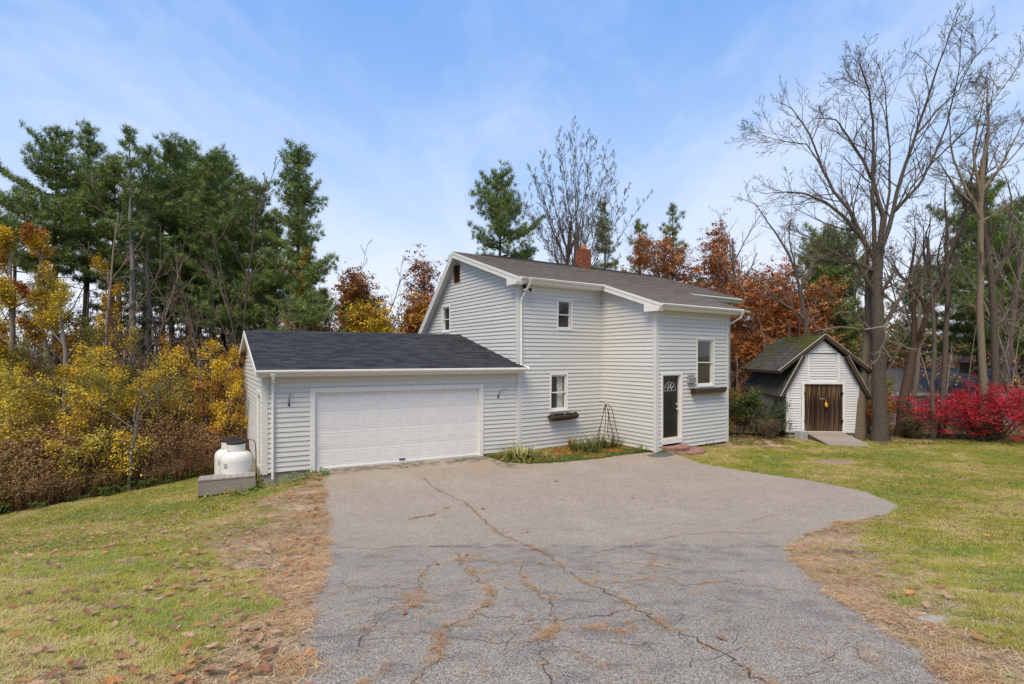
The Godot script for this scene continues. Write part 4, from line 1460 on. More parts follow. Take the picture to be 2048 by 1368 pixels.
	f.transform = s.transform * Transform3D(Basis(Vector3(0, 0, 1), 0.12), Vector3(1.46, 1.26, 0.045))
	# ramp of grey boards
	var rp := thing("wooden_ramp", "grey plank ramp leading up to the dark shed doors", "ramp", s.transform * Vector3(0.66, 0, 0.06), -0.0916)
	var y_end := -0.02
	var run := 2.0
	var m2 := 14
	for k in m2:
		var z0 := run * k / m2
		var z1 := run * (k + 1) / m2 - 0.012
		var ya := lerpf(0.20, y_end, z0 / run)
		var yb := lerpf(0.20, y_end, z1 / run)
		var pk := MB.new()
		var ja := rng.randf_range(-0.015, 0.015)
		pk.hexa([Vector3(ja, ya - 0.035, z0), Vector3(1.40 + ja, ya - 0.035, z0), Vector3(1.40 + ja, yb - 0.035, z1), Vector3(ja, yb - 0.035, z1), Vector3(ja, ya, z0), Vector3(1.40 + ja, ya, z0), Vector3(1.40 + ja, yb, z1), Vector3(ja, yb, z1)], jit(Color(0.42, 0.36, 0.32), 0.14))
		put("plank", pk.mesh(), mats.wood_along_x, rp)
	var jm := MB.new()
	for x in [0.03, 1.33]:
		jm.hexa([Vector3(x, -0.3, 0.0), Vector3(x + 0.045, -0.3, 0.0), Vector3(x + 0.045, -0.3, run), Vector3(x, -0.3, run), Vector3(x, 0.163, 0.0), Vector3(x + 0.045, 0.163, 0.0), Vector3(x + 0.045, y_end - 0.037, run), Vector3(x, y_end - 0.037, run)], Color(0.26, 0.23, 0.17))
	put("stringer", jm.mesh(), mats.wood_along_z, rp)
	# concrete block beside it
	var cb := MB.new()
	cb.cbox(Vector3(-0.19, 0, -0.15), Vector3(0.19, 0.33, 0.15), 0.02, Color(0.45, 0.46, 0.48))
	var c := put("concrete_block", cb.mesh(), mats.concrete)
	tag(c, "pale grey concrete block at the foot of the shed beside its ramp", "block")
	c.transform = s.transform * Transform3D(yaw(0.5), Vector3(0.42, -0.07, 0.32))

# a stone: a box with rounded, uneven faces
func boulder(m: MB, c: Vector3, r: Vector3, col: Color, square: float = 3.0, sides: int = 14, rings: int = 9) -> void:
	var base := m.v.size()
	for i in rings + 1:
		var el := -PI / 2 + PI * i / rings
		for j in sides:
			var a := TAU * j / sides
			var d := Vector3(cos(el) * cos(a), sin(el), cos(el) * sin(a))
			var k := pow(pow(absf(d.x), square) + pow(absf(d.y), square) + pow(absf(d.z), square), -1.0 / square)
			var w := 1.0 + 0.09 * nz2.get_noise_3d(d.x * 0.6 + c.x, d.y * 0.6 + c.y, d.z * 0.6 + c.z)
			m.v.append(c + d * k * w * r)
			m.n.append((d / r).normalized())
			m.c.append(jit(col, 0.06))
	for i in rings:
		for j in sides:
			var a0 := base + i * sides + j
			var a1 := base + i * sides + (j + 1) % sides
			m.ix.append(a0); m.ix.append(a1); m.ix.append(a1 + sides)
			m.ix.append(a0); m.ix.append(a1 + sides); m.ix.append(a0 + sides)

# one arching strap leaf rooted at o
func strap(m: MB, o: Vector3, dir: Vector3, long: float, wide: float, rise: float, droop: float, col: Color) -> void:
	var side := Vector3(-dir.z, 0, dir.x)
	var n := 5
	var prev := []
	for i in n + 1:
		var t := float(i) / n
		var p := o + dir * long * (0.25 * t + 0.75 * t * t) * (1.0 - rise * 0.6) + Vector3.UP * long * (rise * t - droop * t * t * t)
		var w := wide * 0.5 * (1.0 - pow(t, 2.2)) + 0.0006
		var l := p - side * w
		var r := p + side * w
		if prev.size():
			m.face(prev[0], prev[1], r, l, Vector3.UP - dir * 0.4, col.lerp(Color(0.42, 0.30, 0.12), t * t * 0.35))
		prev = [l, r]

func clump(called: String, label: String, at: Vector3, n: int, long: float, wide: float, spread: float, rise: float, droop: float, cols: Array, group: String = "") -> MeshInstance3D:
	var m := MB.new()
	for i in n:
		var a := rng.randf_range(0, TAU)
		var rr := spread * sqrt(rng.randf())
		var b := a + rng.randf_range(-0.9, 0.9)
		var col: Color = cols[rng.randi() % cols.size()]
		var r := clampf(rise + rng.randf_range(-0.25, 0.2), 0.1, 1.0)
		strap(m, Vector3(cos(a) * rr, 0, sin(a) * rr), Vector3(cos(b), 0, sin(b)), long * rng.randf_range(0.5, 1.1), wide * rng.randf_range(0.7, 1.2), r, droop * rng.randf_range(0.4, 1.2), jit(col, 0.2))
	var o := put(called, m.mesh(), mats.leaf)
	o.position = at
	tag(o, label, "plant", group)
	return o

# small leafy weed: rosettes of rounded leaves
func weed(called: String, label: String, at: Vector3, n: int, wide: float, high: float, leaf_size: float, cols: Array, cat: String = "plant") -> MeshInstance3D:
	var m := MB.new()
	for i in n:
		var a := rng.randf_range(0, TAU)
		var rr := wide * sqrt(rng.randf())
		var h := high * (1.0 - pow(rr / wide, 2.0)) * rng.randf_range(0.25, 1.0) + 0.01
		leaf(m, Vector3(cos(a) * rr, h, sin(a) * rr), Vector3(cos(a), rng.randf_range(-0.3, 0.6), sin(a)).normalized(), leaf_size * rng.randf_range(0.6, 1.2), jit(cols[rng.randi() % cols.size()], 0.25))
	var o := put(called, m.mesh(), mats.leaf)
	o.position = at
	tag(o, label, cat)
	return o

# a pointed leaf folded along its rib
func leaf(m: MB, o: Vector3, dir: Vector3, long: float, col: Color, slim: float = 0.5) -> void:
	var side := dir.cross(Vector3(rng.randf_range(-0.5, 0.5), 1, rng.randf_range(-0.5, 0.5))).normalized() * long * slim * 0.5
	var up := side.cross(dir).normalized() * long * 0.12
	var tip := o + dir * long
	var mid := o + dir * long * 0.45
	m.tri(o, mid + side + up, tip, col)
	m.tri(o, tip, mid - side + up, col)

# a dry oak leaf, lobed and curled, lying flat round the origin, 1 m long before scaling
func oak_leaf(seed_: int, col: Color) -> ArrayMesh:
	var r := RandomNumberGenerator.new()
	r.seed = seed_
	var m := MB.new()
	var prof := [[0.0, 0.02], [0.16, 0.06], [0.24, 0.20], [0.32, 0.10], [0.44, 0.30], [0.54, 0.14], [0.66, 0.32], [0.76, 0.15], [0.86, 0.17], [1.0, 0.015]]
	var curl := r.randf_range(0.15, 0.5)
	var roll := r.randf_range(0.2, 0.9)
	var last := []
	for q in prof:
		var t: float = q[0]
		var w: float = q[1] * r.randf_range(0.85, 1.15)
		var z := (t - 0.5)
		var lift := curl * z * z
		var c := Vector3(0, lift + 0.02, z)
		var l := Vector3(-w, lift + roll * w * w * 1.6 + 0.02, z - 0.04)
		var g := Vector3(w, lift + roll * w * w * 1.2 + 0.02, z - 0.04)
		if last.size():
			m.face(last[0], last[1], c, l, Vector3.UP, col)
			m.face(last[1], last[2], g, c, Vector3.UP, col * 0.93)
		last = [l, c, g]
	m.tube(PackedVector3Array([Vector3(0, curl * 0.25 + 0.02, -0.5), Vector3(0.03, curl * 0.3 + 0.01, -0.75)]), PackedFloat32Array([0.012, 0.009]), 4, col * 0.7)
	return m.mesh()

func build_yard() -> void:
	# low plank platform at the garage corner
	var dk := thing("wooden_platform", "low grey plank platform before the gas tanks at the garage corner", "platform", Vector3(-7.74, 0.0, -12.88), 0.4567)
	for k in 9:
		var b := MB.new()
		b.cbox(Vector3(k * 0.142, 0.04, -0.52), Vector3(k * 0.142 + 0.136, 0.077 + rng.randf_range(-0.002, 0.003), 0.0), 0.004, jit(Color(0.44, 0.40, 0.36), 0.12))
		put("plank", b.mesh(), mats.wood_along_z, dk)
	var fr := MB.new()
	fr.box(Vector3(0.0, -0.31, -0.05), Vector3(1.28, 0.036, -0.012), Color(0.40, 0.35, 0.31))
	fr.box(Vector3(0.001, -0.6, -0.52), Vector3(0.04, 0.035, -0.052), Color(0.25, 0.22, 0.19))
	fr.box(Vector3(1.24, -0.6, -0.52), Vector3(1.28, 0.035, -0.052), Color(0.25, 0.22, 0.19))
	put("side_board", fr.mesh(), mats.wood_along_x, dk)
	# two white upright gas tanks
	for q in [[-7.34, 13.92, "white upright gas tank nearer the lawn with a grey label and black collar rim"], [-7.88, 14.62, "white upright gas tank half hidden behind its twin beside the garage"]]:
		var y: float = gh(q[0], -q[1]) - 0.02
		var t := thing("gas_tank", q[2], "gas tank", Vector3(q[0], y, -q[1]), 0.3, "white gas tanks beside the garage")
		var m := MB.new()
		var wt := Color(0.80, 0.80, 0.77)
		m.lathe(PackedVector2Array([Vector2(0.30, 0.0), Vector2(0.30, 0.08), Vector2(0.26, 0.08), Vector2(0.34, 0.10), Vector2(0.375, 0.15), Vector2(0.385, 0.21), Vector2(0.385, 0.78), Vector2(0.388, 0.785), Vector2(0.388, 0.80), Vector2(0.385, 0.805), Vector2(0.378, 0.87), Vector2(0.35, 0.94), Vector2(0.30, 0.99), Vector2(0.22, 1.025), Vector2(0.1, 1.04), Vector2(0.0, 1.042)]), 40, wt)
		put("tank_body", m.mesh(), mats.tank_paint, t)
		var c := MB.new()
		for i in 30:
			if i in [22, 23]:
				continue
			var a0 := TAU * i / 30
			var a1 := TAU * (i + 1) / 30
			var p0 := Vector3(cos(a0), 0, sin(a0)) * 0.205 + Vector3.UP * (1.0 if i % 10 > 1 else 1.045)
			var p1 := Vector3(cos(a1), 0, sin(a1)) * 0.205 + Vector3.UP * (1.0 if i % 10 > 1 else 1.045)
			var s := (Vector3(cos(a0), 0, sin(a0))) * 0.012
			c.hexa([p0, p1, p1 + s, p0 + s, Vector3(p0.x, 1.235, p0.z), Vector3(p1.x, 1.235, p1.z), Vector3(p1.x, 1.235, p1.z) + s, Vector3(p0.x, 1.235, p0.z) + s], wt)
		put("collar", c.mesh(), mats.tank_paint, t)
		var r := MB.new()
		r.lathe(PackedVector2Array([Vector2(0.0, 1.262), Vector2(0.17, 1.268), Vector2(0.2, 1.285), Vector2(0.232, 1.28), Vector2(0.238, 1.25), Vector2(0.225, 1.222), Vector2(0.19, 1.22)]), 30, Color(0.02, 0.02, 0.022))
		put("collar_lid", r.mesh(), mats.plain, t)
		var lb := MB.new()
		for i in 3:
			var a0 := 1.95 + i * 0.09
			var a1 := a0 + 0.09
			lb.hexa([Vector3(cos(a0) * 0.386, 0.62, sin(a0) * 0.386), Vector3(cos(a1) * 0.386, 0.62, sin(a1) * 0.386), Vector3(cos(a1) * 0.3875, 0.62, sin(a1) * 0.3875), Vector3(cos(a0) * 0.3875, 0.62, sin(a0) * 0.3875),
				Vector3(cos(a0) * 0.386, 0.75, sin(a0) * 0.386), Vector3(cos(a1) * 0.386, 0.75, sin(a1) * 0.386), Vector3(cos(a1) * 0.3875, 0.75, sin(a1) * 0.3875), Vector3(cos(a0) * 0.3875, 0.75, sin(a0) * 0.3875)], Color(0.33, 0.33, 0.29) if i != 1 else Color(0.42, 0.42, 0.37))
		put("label_plate", lb.mesh(), mats.plain, t)
		var hp := MB.new()
		hp.tube(PackedVector3Array([Vector3(0.12, 1.10, -0.05), Vector3(0.22, 1.25, -0.02), Vector3(0.32, 1.31, 0.0), Vector3(0.42, 1.29, 0.0), Vector3(0.46, 1.2, -0.02), Vector3(0.47, 0.9, -0.05), Vector3(0.48, 0.2, -0.05)]), PackedFloat32Array([0.012, 0.012, 0.012, 0.012, 0.012, 0.012, 0.012]), 7, Color(0.03, 0.03, 0.03), true)
		put("gas_hose", hp.mesh(), mats.plain, t)
	# brick doorstep: two rounded tiers
	var hb := Transform3D(Basis(Vector3.UP, 0.5863), Vector3(0.212, 0, -17.09))
	var st := thing("brick_steps", "two rounded red brick steps below the black front door", "steps", hb * Vector3(4.42, 0, 2.59), 0.5863)
	var core := MB.new()
	for tier in [[0.0, 0.0, 0.54, -0.2, 0.185], [0.34, 0.08, 0.78, -0.2, 0.055]]:
		for i in 16:
			var a0 := PI * i / 16
			var a1 := PI * (i + 1) / 16
			var c := Vector3(tier[0], 0, tier[1])
			var p0: Vector3 = c + Vector3(cos(a0), 0, sin(a0)) * (tier[2] - 0.02)
			var p1: Vector3 = c + Vector3(cos(a1), 0, sin(a1)) * (tier[2] - 0.02)
			core.hexa([c + Vector3(0, tier[3], 0), p0 + Vector3(0, tier[3], 0), p1 + Vector3(0, tier[3], 0), c + Vector3(0, tier[3], 0.001), c + Vector3(0, tier[4] - 0.012, 0), p0 + Vector3(0, tier[4] - 0.012, 0), p1 + Vector3(0, tier[4] - 0.012, 0), c + Vector3(0, tier[4] - 0.012, 0.001)], Color(0.42, 0.35, 0.31))
		# bricks on end round the rim, in two courses, and flat ones on top
		var n := 20 if tier[2] < 0.7 else 28
		for i in n:
			var a := PI * (i + 0.5) / n
			var fr2 := Transform3D(Basis(Vector3.UP, PI / 2 - a), Vector3(tier[0], 0, tier[1]))
			var half: float = PI * tier[2] / n / 2.0 - 0.005
			for lay in [[tier[4] - 0.066, tier[4], 0.0], [tier[4] - 0.136, tier[4] - 0.072, -0.012]]:
				var b2 := MB.new()
				var tone := jit(Color(0.40, 0.225, 0.19), 0.22)
				b2.cbox(Vector3(-half, lay[0], tier[2] - 0.20), Vector3(half, lay[1] + rng.randf_range(-0.003, 0.004), tier[2] + lay[2] + rng.randf_range(-0.006, 0.006)), 0.007, tone, fr2)
				put("brick", b2.mesh(), mats.brick, st)
		for i in (3 if tier[2] < 0.7 else 4):
			for k in (6 if tier[2] < 0.7 else 8):
				var rad: float = tier[2] - 0.22
				var x: float = -rad + 0.06 + k * 0.168
				var z := 0.04 + i * 0.21
				if x * x + z * z > (rad - 0.05) * (rad - 0.05):
					continue
				var b3 := MB.new()
				b3.box(Vector3(tier[0] + x - 0.078, tier[4] - 0.05, tier[1] + z), Vector3(tier[0] + x + 0.078, tier[4] - 0.004 + rng.randf_range(-0.003, 0.003), tier[1] + z + 0.2), jit(Color(0.43, 0.25, 0.215), 0.2))
				put("brick", b3.mesh(), mats.brick, st)
	put("mortar", core.mesh(), mats.concrete, st)
	# rustic planters under the two lower windows
	var p1 := thing("log_planter", "short bark covered log planter under the curtained ground floor window", "planter", hb * Vector3(1.21, 1.10, 0.15), 0.5863)
	var lg := MB.new()
	var bark := Color(0.115, 0.09, 0.068)
	for k in 13:
		# staves of split log
		var a := PI * (1.0 + float(k) / 12.0)
		var off := Vector3(0, sin(a) * 0.115, cos(a) * 0.125)
		var r := rng.randf_range(0.024, 0.034)
		lg.tube(PackedVector3Array([Vector3(0.0 + rng.randf_range(-0.02, 0.02), 0, 0) + off, Vector3(0.35, rng.randf_range(-0.012, 0.012), 0) + off, Vector3(0.75, rng.randf_range(-0.012, 0.012), 0) + off, Vector3(1.13 + rng.randf_range(-0.03, 0.03), 0.02, 0) + off]), PackedFloat32Array([r, r * 1.15, r * 1.05, r]), 7, jit(bark, 0.35), true)
	put("trough", lg.mesh(), mats.bark, p1)
	for x in [0.03, 1.08]:
		var em := MB.new()
		em.tube(PackedVector3Array([Vector3(x, -0.01, 0), Vector3(x + 0.05, -0.01, 0)]), PackedFloat32Array([0.115, 0.115]), 12, jit(bark, 0.2), true)
		put("end_disc", em.mesh(), mats.bark, p1)
	planter_fill(p1, 1.1, 0.2, -0.02)
	var p2 := thing("plank_planter", "long bark edged plank planter under the tall window by the door", "planter", hb * Vector3(5.42, 1.83, 2.57), 0.5863)
	var pk := MB.new()
	pk.hexa([Vector3(0.05, 0, 0.0), Vector3(1.68, 0.0, 0.0), Vector3(1.68, 0, 0.13), Vector3(0.05, 0, 0.13), Vector3(0.05, 0.02, 0.0), Vector3(1.68, 0.02, 0), Vector3(1.68, 0.02, 0.13), Vector3(0.05, 0.02, 0.13)], bark)
	var fp := MB.new()
	for k in 12:
		var xa := 0.03 + k * 0.14
		var ya := 0.19 + 0.02 * nz2.get_noise_2d(k * 1.3, 0.0)
		var yb := 0.19 + 0.02 * nz2.get_noise_2d((k + 1) * 1.3, 0.0)
		fp.hexa([Vector3(xa, 0.02, 0.13), Vector3(xa + 0.14, 0.02, 0.13), Vector3(xa + 0.14, 0.02, 0.165), Vector3(xa, 0.02, 0.165), Vector3(xa, ya, 0.20), Vector3(xa + 0.14, yb, 0.20), Vector3(xa + 0.14, yb, 0.24), Vector3(xa, ya, 0.24)], Color(0.20, 0.14, 0.10))
		fp.hexa([Vector3(xa, 0.0, 0.10), Vector3(xa + 0.14, 0.0, 0.10), Vector3(xa + 0.14, 0.0, 0.168), Vector3(xa, 0.0, 0.168), Vector3(xa, 0.035, 0.135), Vector3(xa + 0.14, 0.035, 0.135), Vector3(xa + 0.14, 0.035, 0.178), Vector3(xa, 0.035, 0.178)], Color(0.33, 0.26, 0.18))
	put("front_plank", fp.mesh(), mats.bark, p2)
	for x in [0.0, 1.70]:
		pk.hexa([Vector3(x, 0.0, 0), Vector3(x + 0.04, 0.0, 0), Vector3(x + 0.04, 0.0, 0.14), Vector3(x, 0.0, 0.14), Vector3(x - 0.02, 0.2, 0), Vector3(x + 0.02, 0.2, 0), Vector3(x + 0.02, 0.2, 0.21), Vector3(x - 0.02, 0.2, 0.21)], Color(0.10, 0.055, 0.042))
	put("trough", pk.mesh(), mats.bark, p2)
	planter_fill(p2, 1.65, 0.14, 0.13)
	# ornate iron letter box with scrolls for papers
	var mb := thing("letter_box", "small ornate grey iron letter box on the wall between door and tall window", "letter box", hb * Vector3(5.20, 2.06, 2.567), 0.5863)
	var bx := MB.new()
	var iron := Color(0.22, 0.23, 0.21)
	bx.hexa([Vector3(0.0, 0.17, 0), Vector3(0.34, 0.17, 0), Vector3(0.34, 0.17, 0.09), Vector3(0, 0.17, 0.09), Vector3(0.0, 0.36, 0), Vector3(0.34, 0.36, 0), Vector3(0.34, 0.33, 0.12), Vector3(0, 0.33, 0.12)], Color(0.36, 0.37, 0.35))
	put("box", bx.mesh(), mats.plain, mb)
	var ld := MB.new()
	ld.hexa([Vector3(-0.01, 0.355, 0), Vector3(0.35, 0.355, 0), Vector3(0.35, 0.325, 0.13), Vector3(-0.01, 0.325, 0.13), Vector3(0.0, 0.385, 0), Vector3(0.34, 0.385, 0), Vector3(0.34, 0.34, 0.12), Vector3(0.0, 0.34, 0.12)], iron)
	for k in 5:
		var x := 0.03 + k * 0.07
		ld.tube(PackedVector3Array([Vector3(x, 0.38, 0.02), Vector3(x + 0.01, 0.43 + 0.02 * sin(k * 2.0), 0.03), Vector3(x + 0.05, 0.44, 0.05), Vector3(x + 0.05, 0.40, 0.06)]), PackedFloat32Array([0.01, 0.012, 0.011, 0.006]), 6, iron)
	put("lid", ld.mesh(), mats.plain, mb)
	var sc := MB.new()
	for k in 4:
		var x := 0.04 + k * 0.086
		sc.tube(PackedVector3Array([Vector3(x, 0.17, 0.05), Vector3(x, 0.08, 0.05), Vector3(x + 0.01, 0.03, 0.08), Vector3(x + 0.03, 0.04, 0.13), Vector3(x + 0.03, 0.09, 0.14), Vector3(x + 0.015, 0.08, 0.11)]), PackedFloat32Array([0.008, 0.008, 0.008, 0.008, 0.007, 0.005]), 6, iron)
	put("scroll", sc.mesh(), mats.plain, mb)
	trellis()
	bed()
	# flat stones
	var rock := MB.new()
	boulder(rock, Vector3.ZERO, Vector3(0.13, 0.035, 0.07), Color(0.46, 0.42, 0.37), 2.6)
	var rk := put("flat_stone", rock.mesh(), mats.concrete)
	rk.position = on(3.22, 3.98, 0.012)
	tag(rk, "pale flat stone in the bare dirt beside the driveway edge near the viewer", "stone")
	var slab := MB.new()
	boulder(slab, Vector3.ZERO, Vector3(0.55, 0.05, 0.28), Color(0.36, 0.27, 0.19), 7.0, 20, 9)
	var sl := put("stone_slab", slab.mesh(), mats.concrete)
	sl.position = on(9.55, 15.5, 0.0)
	sl.rotation.y = 0.1
	tag(sl, "brownish flat slab sunk in the lawn between driveway and shed", "slab")
	var dkst := MB.new()
	boulder(dkst, Vector3.ZERO, Vector3(0.42, 0.025, 0.24), Color(0.16, 0.16, 0.165), 5.0, 18, 7)
	var ds := put("slate_slab", dkst.mesh(), mats.concrete)
	ds.position = on(4.72, 16.62, 0.02)
	ds.rotation.y = 0.5
	tag(ds, "dark flat slate lying at the foot of the brick steps", "slab")
	# service cable from the house to the street
	var cb := MB.new()
	var pts := PackedVector3Array()
	var rad := PackedFloat32Array()
	var pa := hb * Vector3(11.8, 5.60, 0.2)
	var pb := Vector3(17.5, 7.05, -12.0)
	for i in 25:
		var t := i / 24.0
		pts.append(pa.lerp(pb, t) + Vector3.DOWN * 0.55 * 4.0 * t * (1.0 - t) * 0.5)
		rad.append(0.011)
	cb.tube(pts, rad, 5, Color(0.04, 0.04, 0.04), true)
	var cw := put("service_cable", cb.mesh(), mats.plain)
	tag(cw, "dark overhead cable slung from the house roof corner across the bare trees", "cable")
	# single dry leaves on the asphalt
	var cols := [Color(0.42, 0.19, 0.10), Color(0.34, 0.14, 0.08), Color(0.50, 0.27, 0.12), Color(0.30, 0.19, 0.12)]
	var lv := [[-0.83, 4.42, 0.13, "long dry reddish oak leaf on the driveway left of the middle"], [-0.86, 4.2, 0.085, "small tan leaf just below the longer reddish oak leaf on the driveway"],
		[-1.27, 3.27, 0.13, "large tan oak leaf on the driveway's left edge at the bottom"], [1.42, 3.55, 0.10, "dark curled leaf alone on the lower right of the driveway"], [0.13, 4.0, 0.07, "pale pink brown curled leaf in the middle of the near driveway"],
		[-0.9, 6.3, 0.09, "small red leaf on the worn asphalt near the left edge"], [0.25, 8.6, 0.10, "dark curled leaf beside the long crack halfway up the driveway"], [-0.6, 6.9, 0.11, "rusty leaf by the tarred seam across the driveway"],
		[-0.58, 10.4, 0.13, "dark leaf on the crack just before the garage"], [1.1, 13.0, 0.12, "orange brown leaf on the pale asphalt before the flower bed"], [1.05, 11.2, 0.09, "dark speck of a leaf on the upper middle of the driveway"], [2.6, 11.3, 0.1, "ruddy leaf on the pale asphalt below the brick steps"]]
	for i in lv.size():
		var o := put("fallen_leaf", oak_leaf(100 + i, cols[i % 4]), mats.leaf)
		o.position = on(lv[i][0], lv[i][1], 0.026)
		o.scale = Vector3.ONE * lv[i][2]
		o.rotation = Vector3(rng.randf_range(-0.1, 0.1), rng.randf() * TAU, rng.randf_range(-0.15, 0.15))
		tag(o, lv[i][3], "leaf", "single leaves fallen on the driveway")

func planter_fill(p: Node3D, long: float, deep: float, z: float) -> void:
	var m := MB.new()
	for k in 22:
		var x := rng.randf_range(0.08, long - 0.05)
		boulder(m, Vector3(x, 0.06 if z < 0.05 else 0.15, z + rng.randf_range(-deep, deep) * 0.3), Vector3(0.06, 0.03, 0.05), Color(0.05, 0.035, 0.025), 2.0, 8, 5)
	for k in 9:
		var x := rng.randf_range(0.1, long - 0.1)
		var b := Vector3(x, 0.06 if z < 0.05 else 0.15, z)
		var tip := b + Vector3(rng.randf_range(-0.08, 0.08), rng.randf_range(0.05, 0.2), rng.randf_range(0.0, 0.08))
		m.tube(PackedVector3Array([b, b.lerp(tip, 0.5) + Vector3(0.01, 0, 0.01), tip]), PackedFloat32Array([0.005, 0.004, 0.002]), 4, Color(0.16, 0.07, 0.05))
	put("withered_stems", m.mesh(), mats.matte, p).set_meta("kind", "stuff")

func trellis() -> void:
	var t := thing("rod_trellis", "bent rusty iron rods forming a trellis in the corner between the two walls", "trellis", Vector3(3.30, 0, -18.35))
	var k := 18.35 / 1046.0 / 10.13
	var rods := [
		[[230, 780, 0.1], [240, 660, 0.1], [300, 530, 0.05], [345, 380, 0.0], [380, 180, 0.0], [405, 95, 0.0]],
		[[285, 780, -0.1], [300, 640, -0.1], [335, 420, -0.05], [375, 230, 0.0], [410, 90, 0.0]],
		[[355, 800, 0.15], [375, 640, 0.12], [405, 430, 0.05], [400, 220, 0.02], [412, 92, 0.01]],
		[[490, 800, -0.12], [460, 640, -0.1], [468, 460, -0.05], [475, 260, 0.0], [485, 150, 0.0], [512, 118, 0.0], [540, 165, 0.0], [562, 300, 0.02], [600, 500, 0.06], [650, 720, 0.1], [700, 890, 0.16], [735, 960, 0.2]],
		[[575, 800, 0.05], [540, 630, 0.05], [500, 480, 0.03], [465, 290, 0.02], [440, 160, 0.01], [420, 95, 0.0]],
		[[560, 780, 0.2], [520, 600, 0.16], [485, 430, 0.08], [470, 250, 0.04], [490, 120, 0.02], [465, 82, 0.02], [435, 80, 0.01], [412, 100, 0.0], [385, 65, 0.0], [350, 35, 0.0], [320, 30, 0.0], [303, 42, 0.0], [312, 52, 0.0]],
	]
	for r in rods:
		var p := PackedVector3Array()
		var rad := PackedFloat32Array()
		for q in r:
			p.append(Vector3((q[0] - 420.0) * k + 0.0, CAM_Y - (800.0 + q[1] / 10.13 - 713.0) * 18.35 / 1046.0, q[2]))
			rad.append(0.011)
		var m := MB.new()
		m.tube(p, rad, 7, jit(Color(0.075, 0.05, 0.04), 0.2), true)
		put("rod", m.mesh(), mats.twig, t)

